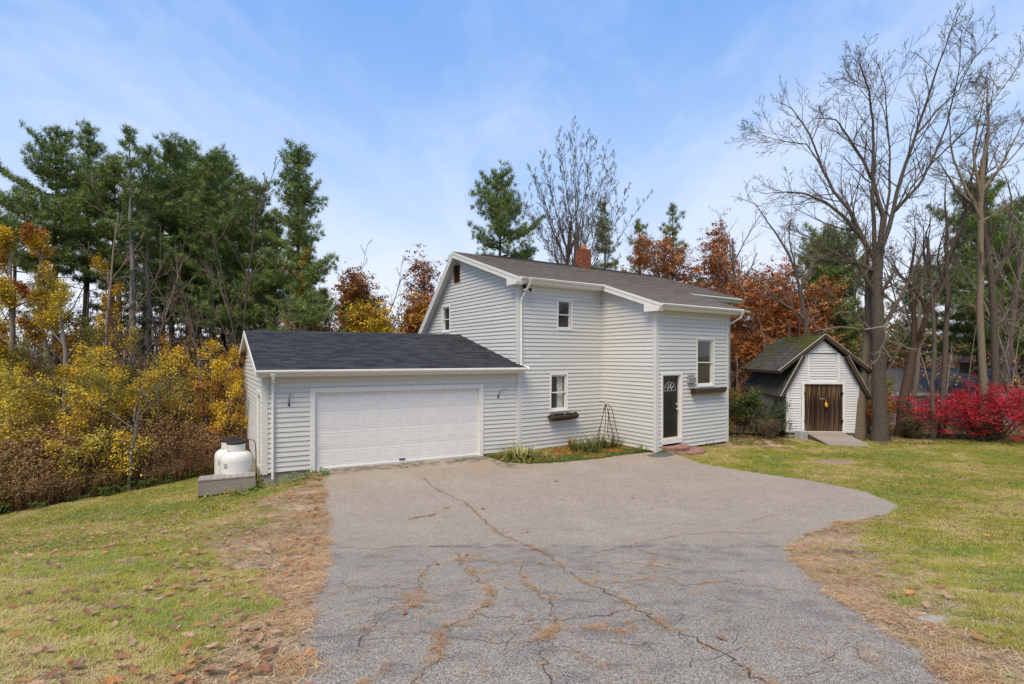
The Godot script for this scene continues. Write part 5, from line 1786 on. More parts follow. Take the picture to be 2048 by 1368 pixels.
func bed() -> void:
	var greens := [Color(0.10, 0.16, 0.04), Color(0.16, 0.22, 0.05), Color(0.30, 0.32, 0.10), Color(0.42, 0.38, 0.14), Color(0.50, 0.42, 0.17)]
	var dk := [Color(0.05, 0.10, 0.035), Color(0.08, 0.14, 0.045), Color(0.12, 0.17, 0.05)]
	clump("daylily_clump", "large sprawling daylily clump with yellowing straps beside the garage door", on(0.28, 16.2), 260, 0.92, 0.036, 0.55, 0.58, 0.5, greens)
	clump("daylily_clump", "smaller yellowed daylily clump right of the large one in the bed", on(0.95, 16.35), 120, 0.7, 0.03, 0.35, 0.5, 0.6, greens)
	clump("iris_clump", "dark green upright iris clump in the bed left of the rod trellis", on(2.45, 17.35), 150, 0.72, 0.03, 0.5, 0.8, 0.25, dk)
	clump("iris_clump", "dense dark green iris clump growing round the feet of the rod trellis", on(3.2, 18.05), 170, 0.72, 0.03, 0.5, 0.8, 0.25, dk)
	clump("iris_clump", "small sparse iris tuft near the front corner of the wing wall", on(4.28, 17.3), 30, 0.5, 0.024, 0.2, 0.8, 0.25, [dk[1], dk[2], greens[2]])
	clump("stain_stand_in", "yellow brown upright blades standing in for a stain on the wall below the log planter", on(2.02, 17.72), 26, 0.5, 0.05, 0.06, 0.98, 0.1, [Color(0.50, 0.27, 0.05), Color(0.42, 0.24, 0.06)])  # upright blades added in place of the yellow stain on the siding
	# withering ground cover between wall and asphalt
	var b := MB.new()
	for i in 12:
		var a := rng.randf_range(0, TAU)
		strap(b, Vector3(rng.randf_range(-0.07, 0.07), 0, rng.randf_range(-0.07, 0.07)), Vector3(cos(a), 0, sin(a)), rng.randf_range(0.10, 0.22), 0.02, rng.randf_range(0.35, 0.85), 0.5, Color(1, 1, 1))
	var at := []
	var tint := PackedColorArray()
	for i in 4200:
		var x := rng.randf_range(-0.7, 5.1)
		var d0 := along(far_x, far_d, x)
		var d1 := minf(17.05 + 0.66 * x, 18.9)
		if x > 3.2:
			d1 = 19.2 - (x - 3.2) * 1.5
		if d1 < d0:
			continue
		var d := lerpf(d0 - 0.05, d1, rng.randf())
		at.append(Transform3D(yaw(rng.randf() * TAU).scaled(Vector3.ONE * rng.randf_range(0.5, 1.1)), on(x, d)))
		var w := smoothstep(-0.2, 0.3, nz.get_noise_2d(x * 1.6, d * 1.6) + 0.5 * (d - d0 - 0.5))
		tint.append(jit(Color(0.14, 0.2, 0.045).lerp([Color(0.45, 0.26, 0.06), Color(0.42, 0.34, 0.09), Color(0.36, 0.15, 0.05)][rng.randi() % 3], w), 0.25))
	var o := scatter("ground_cover", b.mesh(), mats.leaf, at, tint)
	o.set_meta("kind", "stuff")
	tag(o, "withering yellow and orange ground cover in the flower bed along the house wall", "ground cover")
	var g := [Color(0.08, 0.17, 0.035), Color(0.12, 0.22, 0.05), Color(0.16, 0.25, 0.07)]
	weed("weed", "bushy green weed at the left foot of the overhead door", on(-5.13, 13.75, 0.0), 150, 0.32, 0.26, 0.10, g)
	weed("weed", "dark green weed against the garage foundation between downspout and door", on(-5.75, 13.72, 0.0), 110, 0.26, 0.24, 0.10, g)
	weed("weed", "low green weed below the garage downspout", on(-6.3, 13.35, 0.0), 90, 0.35, 0.16, 0.09, g)
	weed("weed", "spreading weed in the litter before the garage's left corner", on(-5.2, 13.15, 0.0), 90, 0.38, 0.14, 0.08, [g[0], g[2], Color(0.3, 0.3, 0.1)])
	weed("weed", "yellow green weed before the platform's left end", on(-7.3, 12.75, 0.0), 80, 0.3, 0.18, 0.08, [g[2], Color(0.34, 0.36, 0.08)])
	weed("weed", "green weed between the platform and the garage corner", on(-6.65, 13.1, 0.0), 90, 0.3, 0.22, 0.09, g)
	weed("weed", "orange brown weed against the platform's front board", on(-7.0, 12.98, 0.0), 50, 0.14, 0.3, 0.08, [Color(0.5, 0.26, 0.05), Color(0.42, 0.3, 0.06)])
	weed("weed", "line of low weeds under the right half of the overhead door", on(-1.35, 15.75, 0.0), 70, 0.42, 0.1, 0.07, g)
	weed("weed", "tuft of weeds under the middle of the overhead door", on(-3.0, 14.95, 0.0), 50, 0.3, 0.1, 0.07, g)
	weed("weed", "small grey green weed at the foundation right of the steps", on(7.0, 18.35, 0.0), 60, 0.2, 0.25, 0.07, [Color(0.16, 0.2, 0.12), g[1]])
	weed("weed", "dark weed between the wing's corner post and the brick steps", on(4.92, 16.85, 0.0), 60, 0.2, 0.16, 0.08, g)

# ---------------------------------------------------------------- turf and litter
func blade_tuft(n: int, wide: float, high: float, thick: float) -> ArrayMesh:
	var m := MB.new()
	for i in n:
		var a := rng.randf_range(0, TAU)
		var rr := wide * sqrt(rng.randf())
		var o := Vector3(cos(a) * rr, -0.005, sin(a) * rr)
		var b := rng.randf_range(0, TAU)
		var dir := Vector3(cos(b), 0, sin(b))
		var side := Vector3(-dir.z, 0, dir.x) * thick * 0.5
		var h := high * rng.randf_range(0.5, 1.15)
		var lean := rng.randf_range(0.1, 0.9)
		var mid := o + Vector3.UP * h * 0.6 + dir * h * lean * 0.35
		var tip := o + Vector3.UP * h * (1.0 - 0.35 * lean) + dir * h * lean * 1.1
		var col := jit(Color(1, 1, 1), 0.22)
		m.face(o - side, o + side, mid + side * 0.8, mid - side * 0.8, Vector3.UP + dir * 0.5, col)
		m.tri(mid - side * 0.8, mid + side * 0.8, tip, col, Vector3.UP + dir * 0.5)
	return m.mesh()

func build_lawn() -> void:
	var near := []
	var near_t := PackedColorArray()
	var far := []
	var far_t := PackedColorArray()
	var tries := 330000
	for i in tries:
		# denser towards the viewer
		var d := 2.4 + 17.4 * pow(rng.randf(), 1.55)
		var x := rng.randf_range(-1.02, 1.02) * (d + 0.6)
		if on_asphalt(x, d) or x < -13.6:
			continue
		if d > 13.0 and x > -9.6 and x < 8.0:
			if x < -6.4 and d < 16.5:
				pass
			elif x > 5.0 and d < 17.4 + (x - 5.0) * 0.66 - 0.2:
				pass
			else:
				continue
		if x < -8.0 and d > 13.2 + (x + 12.8) * 0.85 + 0.3:
			continue
		if d > 18.6 and x > 10.2 and x < 13.9:
			continue
		var g := green_share(x, d)
		if rng.randf() > 0.04 + smoothstep(0.05, 0.68, g):
			continue
		var s := rng.randf_range(0.65, 1.2) * (0.6 + 0.5 * smoothstep(0.3, 0.9, g))
		var t := Transform3D(yaw(rng.randf() * TAU).scaled(Vector3(s, s * rng.randf_range(0.6, 1.1), s)), on(x, d))
		var c := jit(turf_tint(x, d), 0.34)
		if rng.randf() < 0.2:
			c = c.lerp(Color(0.60, 0.47, 0.24), 0.75)
		if d < 7.5:
			near.append(t)
			near_t.append(c)
		else:
			far.append(t)
			far_t.append(c)
	var o := scatter("grass", blade_tuft(15, 0.04, 0.062, 0.0036), mats.grass, near, near_t)
	o.set_meta("kind", "stuff")
	tag(o, "short yellowing grass of the lawn beside the near driveway", "grass")
	var o2 := scatter("grass", blade_tuft(20, 0.08, 0.055, 0.007), mats.grass, far, far_t)
	o2.set_meta("kind", "stuff")
	tag(o2, "mown autumn lawn reaching to the shed and the brush", "grass")
	# dead stalks and thatch on the bare strips
	var th := MB.new()
	for i in 10:
		var a := rng.randf_range(0, TAU)
		var c := Vector3(rng.randf_range(-0.06, 0.06), rng.randf_range(0.003, 0.02), rng.randf_range(-0.06, 0.06))
		var hh := Vector3(cos(a), rng.randf_range(-0.2, 0.3), sin(a)) * rng.randf_range(0.012, 0.032)
		var s2 := Vector3(-sin(a), 0, cos(a)) * 0.0011
		th.face(c - hh - s2, c - hh + s2, c + hh + s2, c + hh - s2, Vector3.UP, jit(Color(1, 1, 1), 0.35))
	var at := []
	var tint := PackedColorArray()
	for i in 42000:
		var d := 2.5 + 12.0 * pow(rng.randf(), 1.3)
		var x := rng.randf_range(-1.02, 1.02) * (d + 0.5)
		if on_asphalt(x, d) or (x > -6.2 and x < 6.0 and d > 12.5) or x < -11.0:
			continue
		if green_share(x, d) > 0.7 and rng.randf() < 0.75:
			continue
		at.append(Transform3D(yaw(rng.randf() * TAU).scaled(Vector3.ONE * rng.randf_range(0.7, 1.4)), on(x, d, 0.004)))
		tint.append(jit([Color(0.55, 0.42, 0.28), Color(0.68, 0.56, 0.40), Color(0.40, 0.26, 0.15), Color(0.50, 0.34, 0.20)][rng.randi() % 4], 0.25))
	var o3 := scatter("thatch_litter", th.mesh(), mats.matte, at, tint)
	o3.set_meta("kind", "stuff")
	tag(o3, "dry straw and twig litter on the bare dirt along the driveway", "litter")
	# fallen leaves over the lawn
	for v in 3:
		var lt := []
		var lc := PackedColorArray()
		for i in 950:
			var d := 2.6 + 9.5 * pow(rng.randf(), 1.25)
			var x := 0.0
			if rng.randf() < 0.72:
				x = along(left_d, left_x, d) - 0.15 - 6.0 * pow(rng.randf(), 1.2)
			else:
				d = 2.6 + 14.0 * rng.randf()
				x = along(right_d, right_x, d) + 0.1 + 7.0 * rng.randf()
			if nz.get_noise_2d(x * 0.9 + 14.0, d * 0.9) < -0.12 and rng.randf() < 0.7:
				continue
			if x < -10.5 or on_asphalt(x, d) or (d > 13.0 and x < 9.0):
				continue
			var s := rng.randf_range(0.045, 0.115)
			var b := Basis.from_euler(Vector3(rng.randf_range(-0.35, 0.35), rng.randf() * TAU, rng.randf_range(-0.4, 0.4))).scaled(Vector3.ONE * s)
			lt.append(Transform3D(b, on(x, d, 0.05 if d < 8.0 else 0.045)))
			lc.append(jit([Color(0.36, 0.17, 0.09), Color(0.26, 0.13, 0.075), Color(0.46, 0.30, 0.19), Color(0.50, 0.24, 0.08), Color(0.40, 0.25, 0.16)][rng.randi() % 5], 0.25))
		var lo := scatter("fallen_leaves", oak_leaf(40 + v, Color.WHITE), mats.leaf, lt, lc)
		lo.set_meta("kind", "stuff")
		tag(lo, ["broad brown oak leaves strewn over the lawn on both sides", "curled tan oak leaves strewn over the lawn on both sides", "narrow rusty oak leaves strewn over the lawn on both sides"][v], "fallen leaves")

# ---------------------------------------------------------------- trees
# a branch and all that grows from it; tips collects the ends of the last two orders
func branch(m: MB, p: Vector3, dir: Vector3, long: float, r: float, lvl: int, o: Dictionary, tips: Array, col: Color) -> void:
	var segs: int = [6, 5, 4, 3, 2][lvl]
	var pts := PackedVector3Array([p])
	var rad := PackedFloat32Array([r])
	var dirs := [dir]
	var wob: float = o.get("wobble", 0.16)
	var lift: float = o.get("lift", 0.10)
	var thin: float = o.get("thin", 0.32)
	for s in segs:
		dir = (dir + Vector3(rng.randf_range(-wob, wob), rng.randf_range(-wob, wob) + lift, rng.randf_range(-wob, wob))).normalized()
		p += dir * long / segs
		pts.append(p)
		rad.append(maxf(r * lerpf(1.0, thin, float(s + 1) / segs), o.get("least", 0.004)))
		dirs.append(dir)
	m.tube(pts, rad, [8, 5, 4, 3, 3][lvl], col)
	var last: int = o.last
	if lvl >= last - 1:
		for s in range(1, segs + 1):
			tips.append([pts[s], dirs[s]])
	if lvl < last:
		var n: int = o.kids[lvl]
		var from: float = o.get("from", 0.3) if lvl == 0 else 0.2
		var spin := rng.randf() * TAU
		for k in n:
			var t := lerpf(from, 0.98, (k + rng.randf()) / n)
			var fi := t * segs
			var i := mini(int(fi), segs - 1)
			var q := pts[i].lerp(pts[i + 1], fi - i)
			var d0: Vector3 = dirs[i + 1]
			spin += 2.4 + rng.randf_range(-0.5, 0.5)
			var s1 := d0.cross(Vector3(0.3, 1, 0.2)).normalized()
			var s2 := d0.cross(s1)
			var a := deg_to_rad(rng.randf_range(o.angle[0], o.angle[1]))
			var nd := (d0 * cos(a) + (s1 * cos(spin) + s2 * sin(spin)) * sin(a)).normalized()
			branch(m, q, nd, long * o.ratio * lerpf(1.0, 0.55, t) * rng.randf_range(0.7, 1.2), lerpf(rad[i], rad[i + 1], fi - i) * 0.6, lvl + 1, o, tips, col)

func spray(n: int, long: float, slim: float, flat: float, col: Color = Color.WHITE) -> ArrayMesh:
	var m := MB.new()
	for i in n:
		var d := Vector3(rng.randfn(), rng.randfn() * flat, rng.randfn()).normalized()
		leaf(m, Vector3(rng.randfn(), rng.randfn() * flat, rng.randfn()) * 0.42, d, long * rng.randf_range(0.7, 1.2), jit(col, 0.2), slim)
	return m.mesh()

var tuft_mesh: ArrayMesh
var spray_fine: ArrayMesh
var spray_oak: ArrayMesh

# white pine: straight stem, whorls of level limbs with flat plumes of needles, dead stubs below
func pine(called: String, label: String, x: float, d: float, high: float, bare: float, wide: float, tone: float, bark: Color, fullness: float = 1.0, group: String = "", dead: bool = true, flat_top: float = 0.25) -> Node3D:
	var t := thing(called, label, "tree", on(x, d, -0.05), rng.randf() * TAU, group)
	var m := MB.new()
	var pts := PackedVector3Array()
	var rad := PackedFloat32Array()
	var r0 := 0.055 + high * 0.0105
	var lean := Vector3(rng.randf_range(-0.25, 0.25), 0, rng.randf_range(-0.25, 0.25))
	for i in 11:
		var f := i / 10.0
		pts.append(Vector3(rng.randf_range(-0.05, 0.05), high * f, rng.randf_range(-0.05, 0.05)) + lean * f * f)
		rad.append(maxf(r0 * (1.0 - f * 0.93), 0.015))
	m.tube(pts, rad, 8, bark)
	put("trunk", m.mesh(), mats.bark, t)
	var limbs := MB.new()
	var at := []
	var tint := PackedColorArray()
	var y := high * bare
	if dead:
		var yd := high * 0.12
		while yd < y:
			var a := rng.randf() * TAU
			var p0 := Vector3(0, yd, 0) + lean * pow(yd / high, 2.0)
			var l := wide * rng.randf_range(0.25, 0.95) * (0.4 + 0.6 * yd / y)
			var dv := Vector3(cos(a), rng.randf_range(-0.25, 0.12), sin(a))
			var pe := p0 + dv * l + Vector3(rng.randf_range(-0.2, 0.2), -0.1, rng.randf_range(-0.2, 0.2))
			limbs.tube(PackedVector3Array([p0, p0 + dv * l * 0.5 + Vector3(0, 0.06, 0), pe]), PackedFloat32Array([0.03, 0.022, 0.009]), 3, bark * 0.8)
			if rng.randf() < 0.10 + 0.45 * yd / y:
				for k in rng.randi_range(3, 8):
					at.append(Transform3D(Basis.from_euler(Vector3(rng.randf_range(-0.4, 0.4), rng.randf() * TAU, 0.0)).scaled(Vector3.ONE * rng.randf_range(0.2, 0.34)), p0.lerp(pe, rng.randf_range(0.45, 1.05)) + Vector3(rng.randfn() * 0.2, rng.randf_range(-0.05, 0.08), rng.randfn() * 0.2)))
					tint.append(jit(Color(0.085, 0.135, 0.045), 0.3))
			yd += rng.randf_range(0.10, 0.30)
	while y < high - 0.25:
		var f := (y - high * bare) / (high * (1.0 - bare))
		var env := smoothstep(-0.25, flat_top, f) * pow(1.0 - f, 0.55) + 0.1
		var n := rng.randi_range(2, 5)
		var a0 := rng.randf() * TAU
		env *= rng.randf_range(0.6, 1.15)
		for k in n:
			if rng.randf() > 0.92 * fullness + 0.06:
				continue
			var a := a0 + TAU * k / n + rng.randf_range(-0.4, 0.4)
			var l := wide * env * rng.randf_range(0.5, 1.35)
			if rng.randf() < 0.12:
				l *= 1.4
			l = minf(l, wide * 1.15)
			var up := lerpf(0.02, 0.9, f) + rng.randf_range(-0.12, 0.22)
			var dv := Vector3(cos(a), up, sin(a)).normalized()
			var sv := Vector3(-sin(a), 0, cos(a))
			var p0 := Vector3(0, y + rng.randf_range(-0.1, 0.1), 0) + lean * pow(y / high, 2.0)
			var q := PackedVector3Array()
			for s in 5:
				var u := s / 4.0
				q.append(p0 + dv * l * u + Vector3(0, -0.10 * l * sin(u * PI) + 0.12 * l * u * u, 0) + sv * rng.randf_range(-0.05, 0.05) * l)
			limbs.tube(q, PackedFloat32Array([0.03 + l * 0.012, 0.024 + l * 0.008, 0.018, 0.012, 0.006]), 4, bark * 0.75)
			var step := 0.26
			var s2 := maxf(0.22 * l, 0.12)
			while s2 <= l + 0.02:
				var u2 := s2 / l
				var fi := u2 * 4.0
				var i := mini(int(fi), 3)
				var c := q[i].lerp(q[i + 1], fi - i)
				var half := (0.10 + 0.34 * l * sin(PI * clampf(u2 * 0.8 + 0.12, 0, 1))) * rng.randf_range(0.6, 1.1)
				var w := -half
				while w <= half:
					if rng.randf() < 0.82 * fullness:
						var pp := c + sv * w + dv * absf(w) * 0.35 + Vector3(rng.randf_range(-0.08, 0.08), rng.randf_range(-0.05, 0.10) + 0.10 * absf(w), rng.randf_range(-0.08, 0.08))
						var sz := rng.randf_range(0.24, 0.40)
						at.append(Transform3D(Basis.from_euler(Vector3(rng.randf_range(-0.4, 0.4), rng.randf() * TAU, rng.randf_range(-0.4, 0.4))).scaled(Vector3.ONE * sz), pp))
						var g := rng.randf()
						tint.append(jit(Color(0.125, 0.205, 0.058).lerp(Color(0.28, 0.34, 0.085), clampf(g * 0.7 + tone, 0.0, 1.0)), 0.2))
					w += 0.27
				s2 += step
		y += rng.randf_range(0.38, 0.62) * (0.75 + 0.25 * (1.0 - f))
	# leader
	for k in 7:
		at.append(Transform3D(Basis().scaled(Vector3.ONE * 0.3), pts[10] + Vector3(rng.randf_range(-0.12, 0.12), -0.12 * k, rng.randf_range(-0.12, 0.12))))
		tint.append(Color(0.13, 0.19, 0.05))
	put("limbs", limbs.mesh(), mats.twig, t).set_meta("kind", "stuff")
	scatter("crown", tuft_mesh, mats.needle, at, tint, t).set_meta("kind", "stuff")
	return t

# a broadleaf tree still in some leaf; cols: leaf colours, n: sprays in all
func leafy(called: String, label: String, x: float, d: float, high: float, bare: float, wide: float, cols: Array, n: int, size: float, sp: ArrayMesh, bark: Color, group: String = "", stems: int = 1, category: String = "tree") -> Node3D:
	var t := thing(called, label, category, on(x, d, -0.05), rng.randf() * TAU, group)
	var m := MB.new()
	var tips := []
	for s in stems:
		var dir := Vector3(0, 1, 0) if stems == 1 else Vector3(cos(TAU * s / stems + rng.randf()) * 0.4, 1, sin(TAU * s / stems + rng.randf()) * 0.4).normalized()
		branch(m, Vector3(rng.randf_range(-0.1, 0.1), 0, rng.randf_range(-0.1, 0.1)) * (0.0 if stems == 1 else 1.0), dir, high * rng.randf_range(0.86, 0.98), (0.03 + high * 0.011) * (1.0 if stems == 1 else 0.5), 0,
			{"kids": [9, 5, 4, 0] if stems == 1 else [6, 4, 3, 0], "last": 3, "angle": [28.0, 62.0], "ratio": clampf(wide / high * 1.5, 0.2, 0.55), "from": bare * 0.85, "wobble": 0.13, "lift": 0.06}, tips, bark)
	put("trunk", m.mesh(), mats.twig, t)
	var at := []
	var tint := PackedColorArray()
	for i in n:
		var q: Array = tips[rng.randi() % tips.size()]
		var p: Vector3 = q[0]
		if p.y < high * bare * 0.9:
			continue
		p += Vector3(rng.randfn(), rng.randfn(), rng.randfn()) * size * (0.45 if size < 0.22 else 1.7)
		at.append(Transform3D(Basis.from_euler(Vector3(rng.randf_range(-0.6, 0.6), rng.randf() * TAU, rng.randf_range(-0.6, 0.6))).scaled(Vector3.ONE * size * rng.randf_range(0.55, 1.5)), p))
		# leaves of one bough share a colour
		var h := nz.get_noise_3d(p.x * 1.1 + x, p.y * 1.1, p.z * 1.1)
		var ci := clampi(int((h * 1.6 + 0.5) * cols.size() + rng.randf_range(-0.4, 0.4)), 0, cols.size() - 1)
		tint.append(jit(cols[ci], 0.25))
	scatter("crown", sp, mats.leaf, at, tint, t).set_meta("kind", "stuff")
	return t

# a bare tree given by its stem and main limbs ([across, up] in metres), twigs grown on
func limbed(called: String, label: String, at: Vector3, stem: Array, r0: float, limbs: Array, r1: float, bark: Color, o: Dictionary, category: String = "tree", group: String = "") -> Node3D:
	var t := thing(called, label, category, at, 0.0, group)
	var m := MB.new()
	var tw := MB.new()
	var tips := []
	var all := [[stem, r0, true]]
	for l in limbs:
		all.append([l, r1, false])
	var done := []
	for e in all:
		var raw: Array = e[0]
		var p := PackedVector3Array()
		var bend: float = rng.randf_range(-0.28, 0.28) * o.get("depth", 1.0)
		var n := raw.size()
		# a limb springs from the nearest point of what is already there, no thicker than that
		var z0 := 0.0
		var most := 9.0
		var near := 0.45
		for q in done:
			for i in q[0].size():
				var gap := Vector2(q[0][i].x - raw[0][0], q[0][i].y - raw[0][1]).length()
				if gap < near:
					near = gap
					z0 = q[0][i].z
					most = q[1][i] * 0.85
		for i in n - 1:
			for s in 3:
				var u := s / 3.0
				var a := Vector2(raw[i][0], raw[i][1]).lerp(Vector2(raw[i + 1][0], raw[i + 1][1]), u)
				var f := (i + u) / (n - 1)
				var z: float = 0.0 if e[2] else z0 + bend * 5.0 * f * f + 0.06 * sin(f * 9.0)
				p.append(Vector3(a.x + rng.randf_range(-0.025, 0.025), a.y, z))
		p.append(Vector3(raw[n - 1][0], raw[n - 1][1], 0.0 if e[2] else z0 + bend * 5.0))
		var rad := PackedFloat32Array()
		for i in p.size():
			var f := float(i) / (p.size() - 1)
			var r: float = e[1] * lerpf(1.0, o.get("stem_end", 0.62), f) if e[2] else minf(e[1], most) * lerpf(1.0, 0.09, pow(f, 0.8))
			if e[2] and i < 3 and raw[0][1] < 0.3:
				r *= [1.42, 1.15, 1.04][i]
			rad.append(maxf(r, 0.007))
		m.tube(p, rad, 12 if e[2] else 7, bark)
		done.append([p, rad])
		var kids: int = o.stem_kids if e[2] else o.limb_kids
		for k in kids:
			var u2 := lerpf(o.get("stem_from", 0.5) if e[2] else 0.15, 0.99, (k + rng.randf()) / kids)
			var fi := u2 * (p.size() - 1)
			var i2 := mini(int(fi), p.size() - 2)
			var d0 := (p[i2 + 1] - p[i2]).normalized()
			var an := rng.randf() * TAU
			var side := d0.cross(Vector3(0, 0, 1)).normalized() * cos(an) + Vector3(0, 0, 1) * sin(an)
			var ag := deg_to_rad(rng.randf_range(25, 60))
			branch(tw, p[i2].lerp(p[i2 + 1], fi - i2), (d0 * cos(ag) + side * sin(ag)).normalized(), o.twig * rng.randf_range(0.5, 1.25) * lerpf(1.25, 0.42, u2), maxf(rad[i2] * 0.42, 0.010), 1, o, tips, bark * 0.9)
	put("trunk", m.mesh(), mats.bark, t)
	put("twigs", tw.mesh(), mats.twig, t).set_meta("kind", "stuff")
	if o.has("buds"):
		# a few withered leaves and seed clusters still hanging
		var where := []
		var tint := PackedColorArray()
		for i in o.buds:
			var q: Array = tips[rng.randi() % tips.size()]
			where.append(Transform3D(Basis.from_euler(Vector3(rng.randf() * 3, rng.randf() * TAU, 0)).scaled(Vector3.ONE * rng.randf_range(0.05, 0.10)), q[0]))
			tint.append(jit(Color(0.13, 0.085, 0.05), 0.4))
		scatter("withered_leaves", spray_fine, mats.leaf, where, tint, t).set_meta("kind", "stuff")
	return t

func build_left_woods() -> void:
	# tuft of needles, leaves pointing up and out
	var m := MB.new()
	for i in 30:
		var dv := Vector3(rng.randfn(), rng.randfn() * 0.75 + 0.45, rng.randfn()).normalized()
		var sv := dv.cross(Vector3(rng.randfn(), rng.randfn(), rng.randfn())).normalized() * 0.055
		var o := Vector3(rng.randfn(), rng.randfn(), rng.randfn()) * 0.20
		m.tri(o - sv, o + sv, o + dv * rng.randf_range(0.6, 1.05), jit(Color(1, 1, 1), 0.25))
	tuft_mesh = m.mesh()
	spray_fine = spray(11, 0.42, 0.55, 0.6)
	spray_oak = spray(9, 0.62, 0.6, 0.7)
	var grey_bark := Color(0.21, 0.19, 0.165)
	var pale_bark := Color(0.34, 0.32, 0.29)
	var dark_bark := Color(0.12, 0.098, 0.08)
	var grove := "white pines of the grove behind the garage"
	var P := [
		[-26.2, 30, 18.8, 0.56, 2.9, "broad pine with leaning upper boughs at the left end of the grove", dark_bark, 1.0],
		[-26.9, 33, 20.6, 0.52, 1.8, "slim tall pine just right of the broad leftmost pine", dark_bark, 1.0],
		[-23.8, 31, 17.4, 0.58, 2.2, "full pine whose lower trunk is wrapped in yellow vine", dark_bark, 1.0],
		[-21.0, 29, 18.1, 0.66, 1.0, "thin crowned pine with a pale straight trunk and spiky top", pale_bark, 0.75],
		[-20.9, 30, 17.5, 0.66, 1.2, "pale slender pine trunk next to the spiky topped pine", pale_bark, 0.9],
		[-20.8, 32, 18.8, 0.45, 2.3, "dense pine forming the left half of the grove's middle crown", grey_bark, 1.1],
		[-22.2, 36, 21.0, 0.46, 2.4, "tall pine behind the grove's middle crown", dark_bark, 1.1],
		[-17.8, 31, 17.8, 0.42, 2.4, "big grey trunked pine at the centre of the grove with bushy plumes", grey_bark, 1.1],
		[-20.4, 37, 20.5, 0.45, 2.2, "dark pine standing behind the big grey trunked pine", dark_bark, 1.0],
		[-18.4, 35, 18.2, 0.40, 2.1, "pine at the right shoulder of the grove's middle crown", dark_bark, 1.0],
		[-15.8, 32, 16.1, 0.34, 2.0, "shorter full pine between the main grove and the vine hung pine", grey_bark, 1.1],
		[-16.0, 35, 15.4, 0.38, 1.9, "low branched pine behind the shorter full pine", dark_bark, 1.0],
		[-12.8, 31, 17.6, 0.42, 2.3, "solitary ragged pine hung with yellow vine above the garage roof's left end", dark_bark, 0.95],
		[-10.6, 27, 7.7, 0.62, 1.9, "low spreading pine bough tree just above the garage ridge", dark_bark, 1.0],
		[-11.8, 33, 9.5, 0.72, 0.7, "small pointed pine right of the vine hung pine", dark_bark, 0.8],
		[-26.7, 40, 21.0, 0.42, 2.3, "distant pine seen through the gaps of the grove's left part", dark_bark, 0.9],
		[-24.5, 41, 21.8, 0.4, 2.3, "distant pine seen between the trunks of the grove's middle", dark_bark, 0.9],
		[-23.0, 38, 17.5, 0.55, 1.5, "thin dark pine stem between the two pale slender pines", dark_bark, 0.8],
		[-25.2, 36, 18.0, 0.60, 1.4, "narrow pine stem behind the vine wrapped pine", dark_bark, 0.8],
		[-19.2, 33.5, 15.5, 0.55, 1.4, "thin grey pine stem just left of the big grey trunked pine", grey_bark, 0.8],
		[-18.0, 39, 16.5, 0.50, 1.5, "thin pine stem deep in the grove right of the big grey trunked pine", dark_bark, 0.8],
		[-14.6, 37, 14.5, 0.45, 1.5, "slim crooked pine stem left of the vine hung pine", dark_bark, 0.8],
		[-22.0, 43, 19.0, 0.45, 1.9, "hazy pine far back in the centre of the grove", dark_bark, 0.9],
		[-28.5, 38, 18.0, 0.5, 2.0, "dark pine behind the broad leftmost pine", dark_bark, 0.9],
		[-17.2, 43, 16.5, 0.42, 1.9, "far pine closing the gap at the grove's right shoulder", dark_bark, 0.9],
		[-31.5, 33, 16.6, 0.62, 2.6, "brownish pine cut by the photo's left edge", dark_bark, 0.7],
	]
	for i in P.size():
		var p: Array = P[i]
		pine("pine_tree", p[5], p[0], p[1], p[2], p[3], p[4], rng.randf_range(-0.05, 0.25), p[6], p[7], grove)
	# leafy edge of the wood
	var yel := [Color(0.40, 0.25, 0.04), Color(0.64, 0.42, 0.035), Color(0.76, 0.54, 0.045), Color(0.50, 0.42, 0.05)]
	var org := [Color(0.38, 0.145, 0.045), Color(0.50, 0.25, 0.045), Color(0.58, 0.36, 0.045)]
	var olive := [Color(0.20, 0.18, 0.045), Color(0.38, 0.31, 0.05), Color(0.66, 0.50, 0.05)]
	var tb := Color(0.27, 0.235, 0.20)
	leafy("vine_tree", "tall slanting tree covered in yellow vine leaves at the far left", -17.0, 18, 9.2, 0.30, 1.7, yel, 2100, 0.165, spray_fine, tb)
	leafy("vine_tree", "tree with an orange red top among yellow leaves at the far left", -18.0, 20, 9.2, 0.45, 1.5, [org[0], org[0], org[1], yel[1]], 1700, 0.165, spray_fine, tb)
	leafy("vine_tree", "leaning grey stemmed tree with thin yellow leaves left of the vine wrapped pine", -15.0, 17.5, 6.8, 0.30, 1.5, olive, 1000, 0.155, spray_fine, tb)
	leafy("vine_column", "column of yellow vine climbing the trunk of a pine in the grove", -22.6, 29, 11.0, 0.35, 0.8, [yel[1], yel[2], org[2]], 800, 0.2, spray_fine, tb, "", 1, "vine")
	leafy("sapling", "yellow leaved sapling before the pine trunks at left", -15.3, 19, 6.0, 0.35, 1.3, [yel[0], org[1], yel[3]], 800, 0.155, spray_fine, tb)
	leafy("vine_column", "ragged yellow vine hanging down the solitary pine beside the garage roof", -12.7, 30.8, 12.5, 0.40, 1.0, [yel[1], org[1], yel[2]], 900, 0.18, spray_fine, tb, "", 1, "vine")
	leafy("yellow_shrub", "yellow green shrub in front of the slanting vine tree", -13.8, 16.5, 4.0, 0.3, 1.2, olive, 900, 0.15, spray_fine, tb, "", 3, "shrub")
	leafy("yellow_shrub", "golden leaved shrub behind the bare forked sapling", -12.7, 17.5, 4.0, 0.4, 1.2, [yel[3], yel[2], yel[1], yel[2]], 1000, 0.15, spray_fine, tb, "", 3, "shrub")
	leafy("yellow_shrub", "olive shrub right of the golden shrub behind the sapling", -11.9, 18, 3.2, 0.2, 1.2, olive, 800, 0.15, spray_fine, tb, "", 4, "shrub")
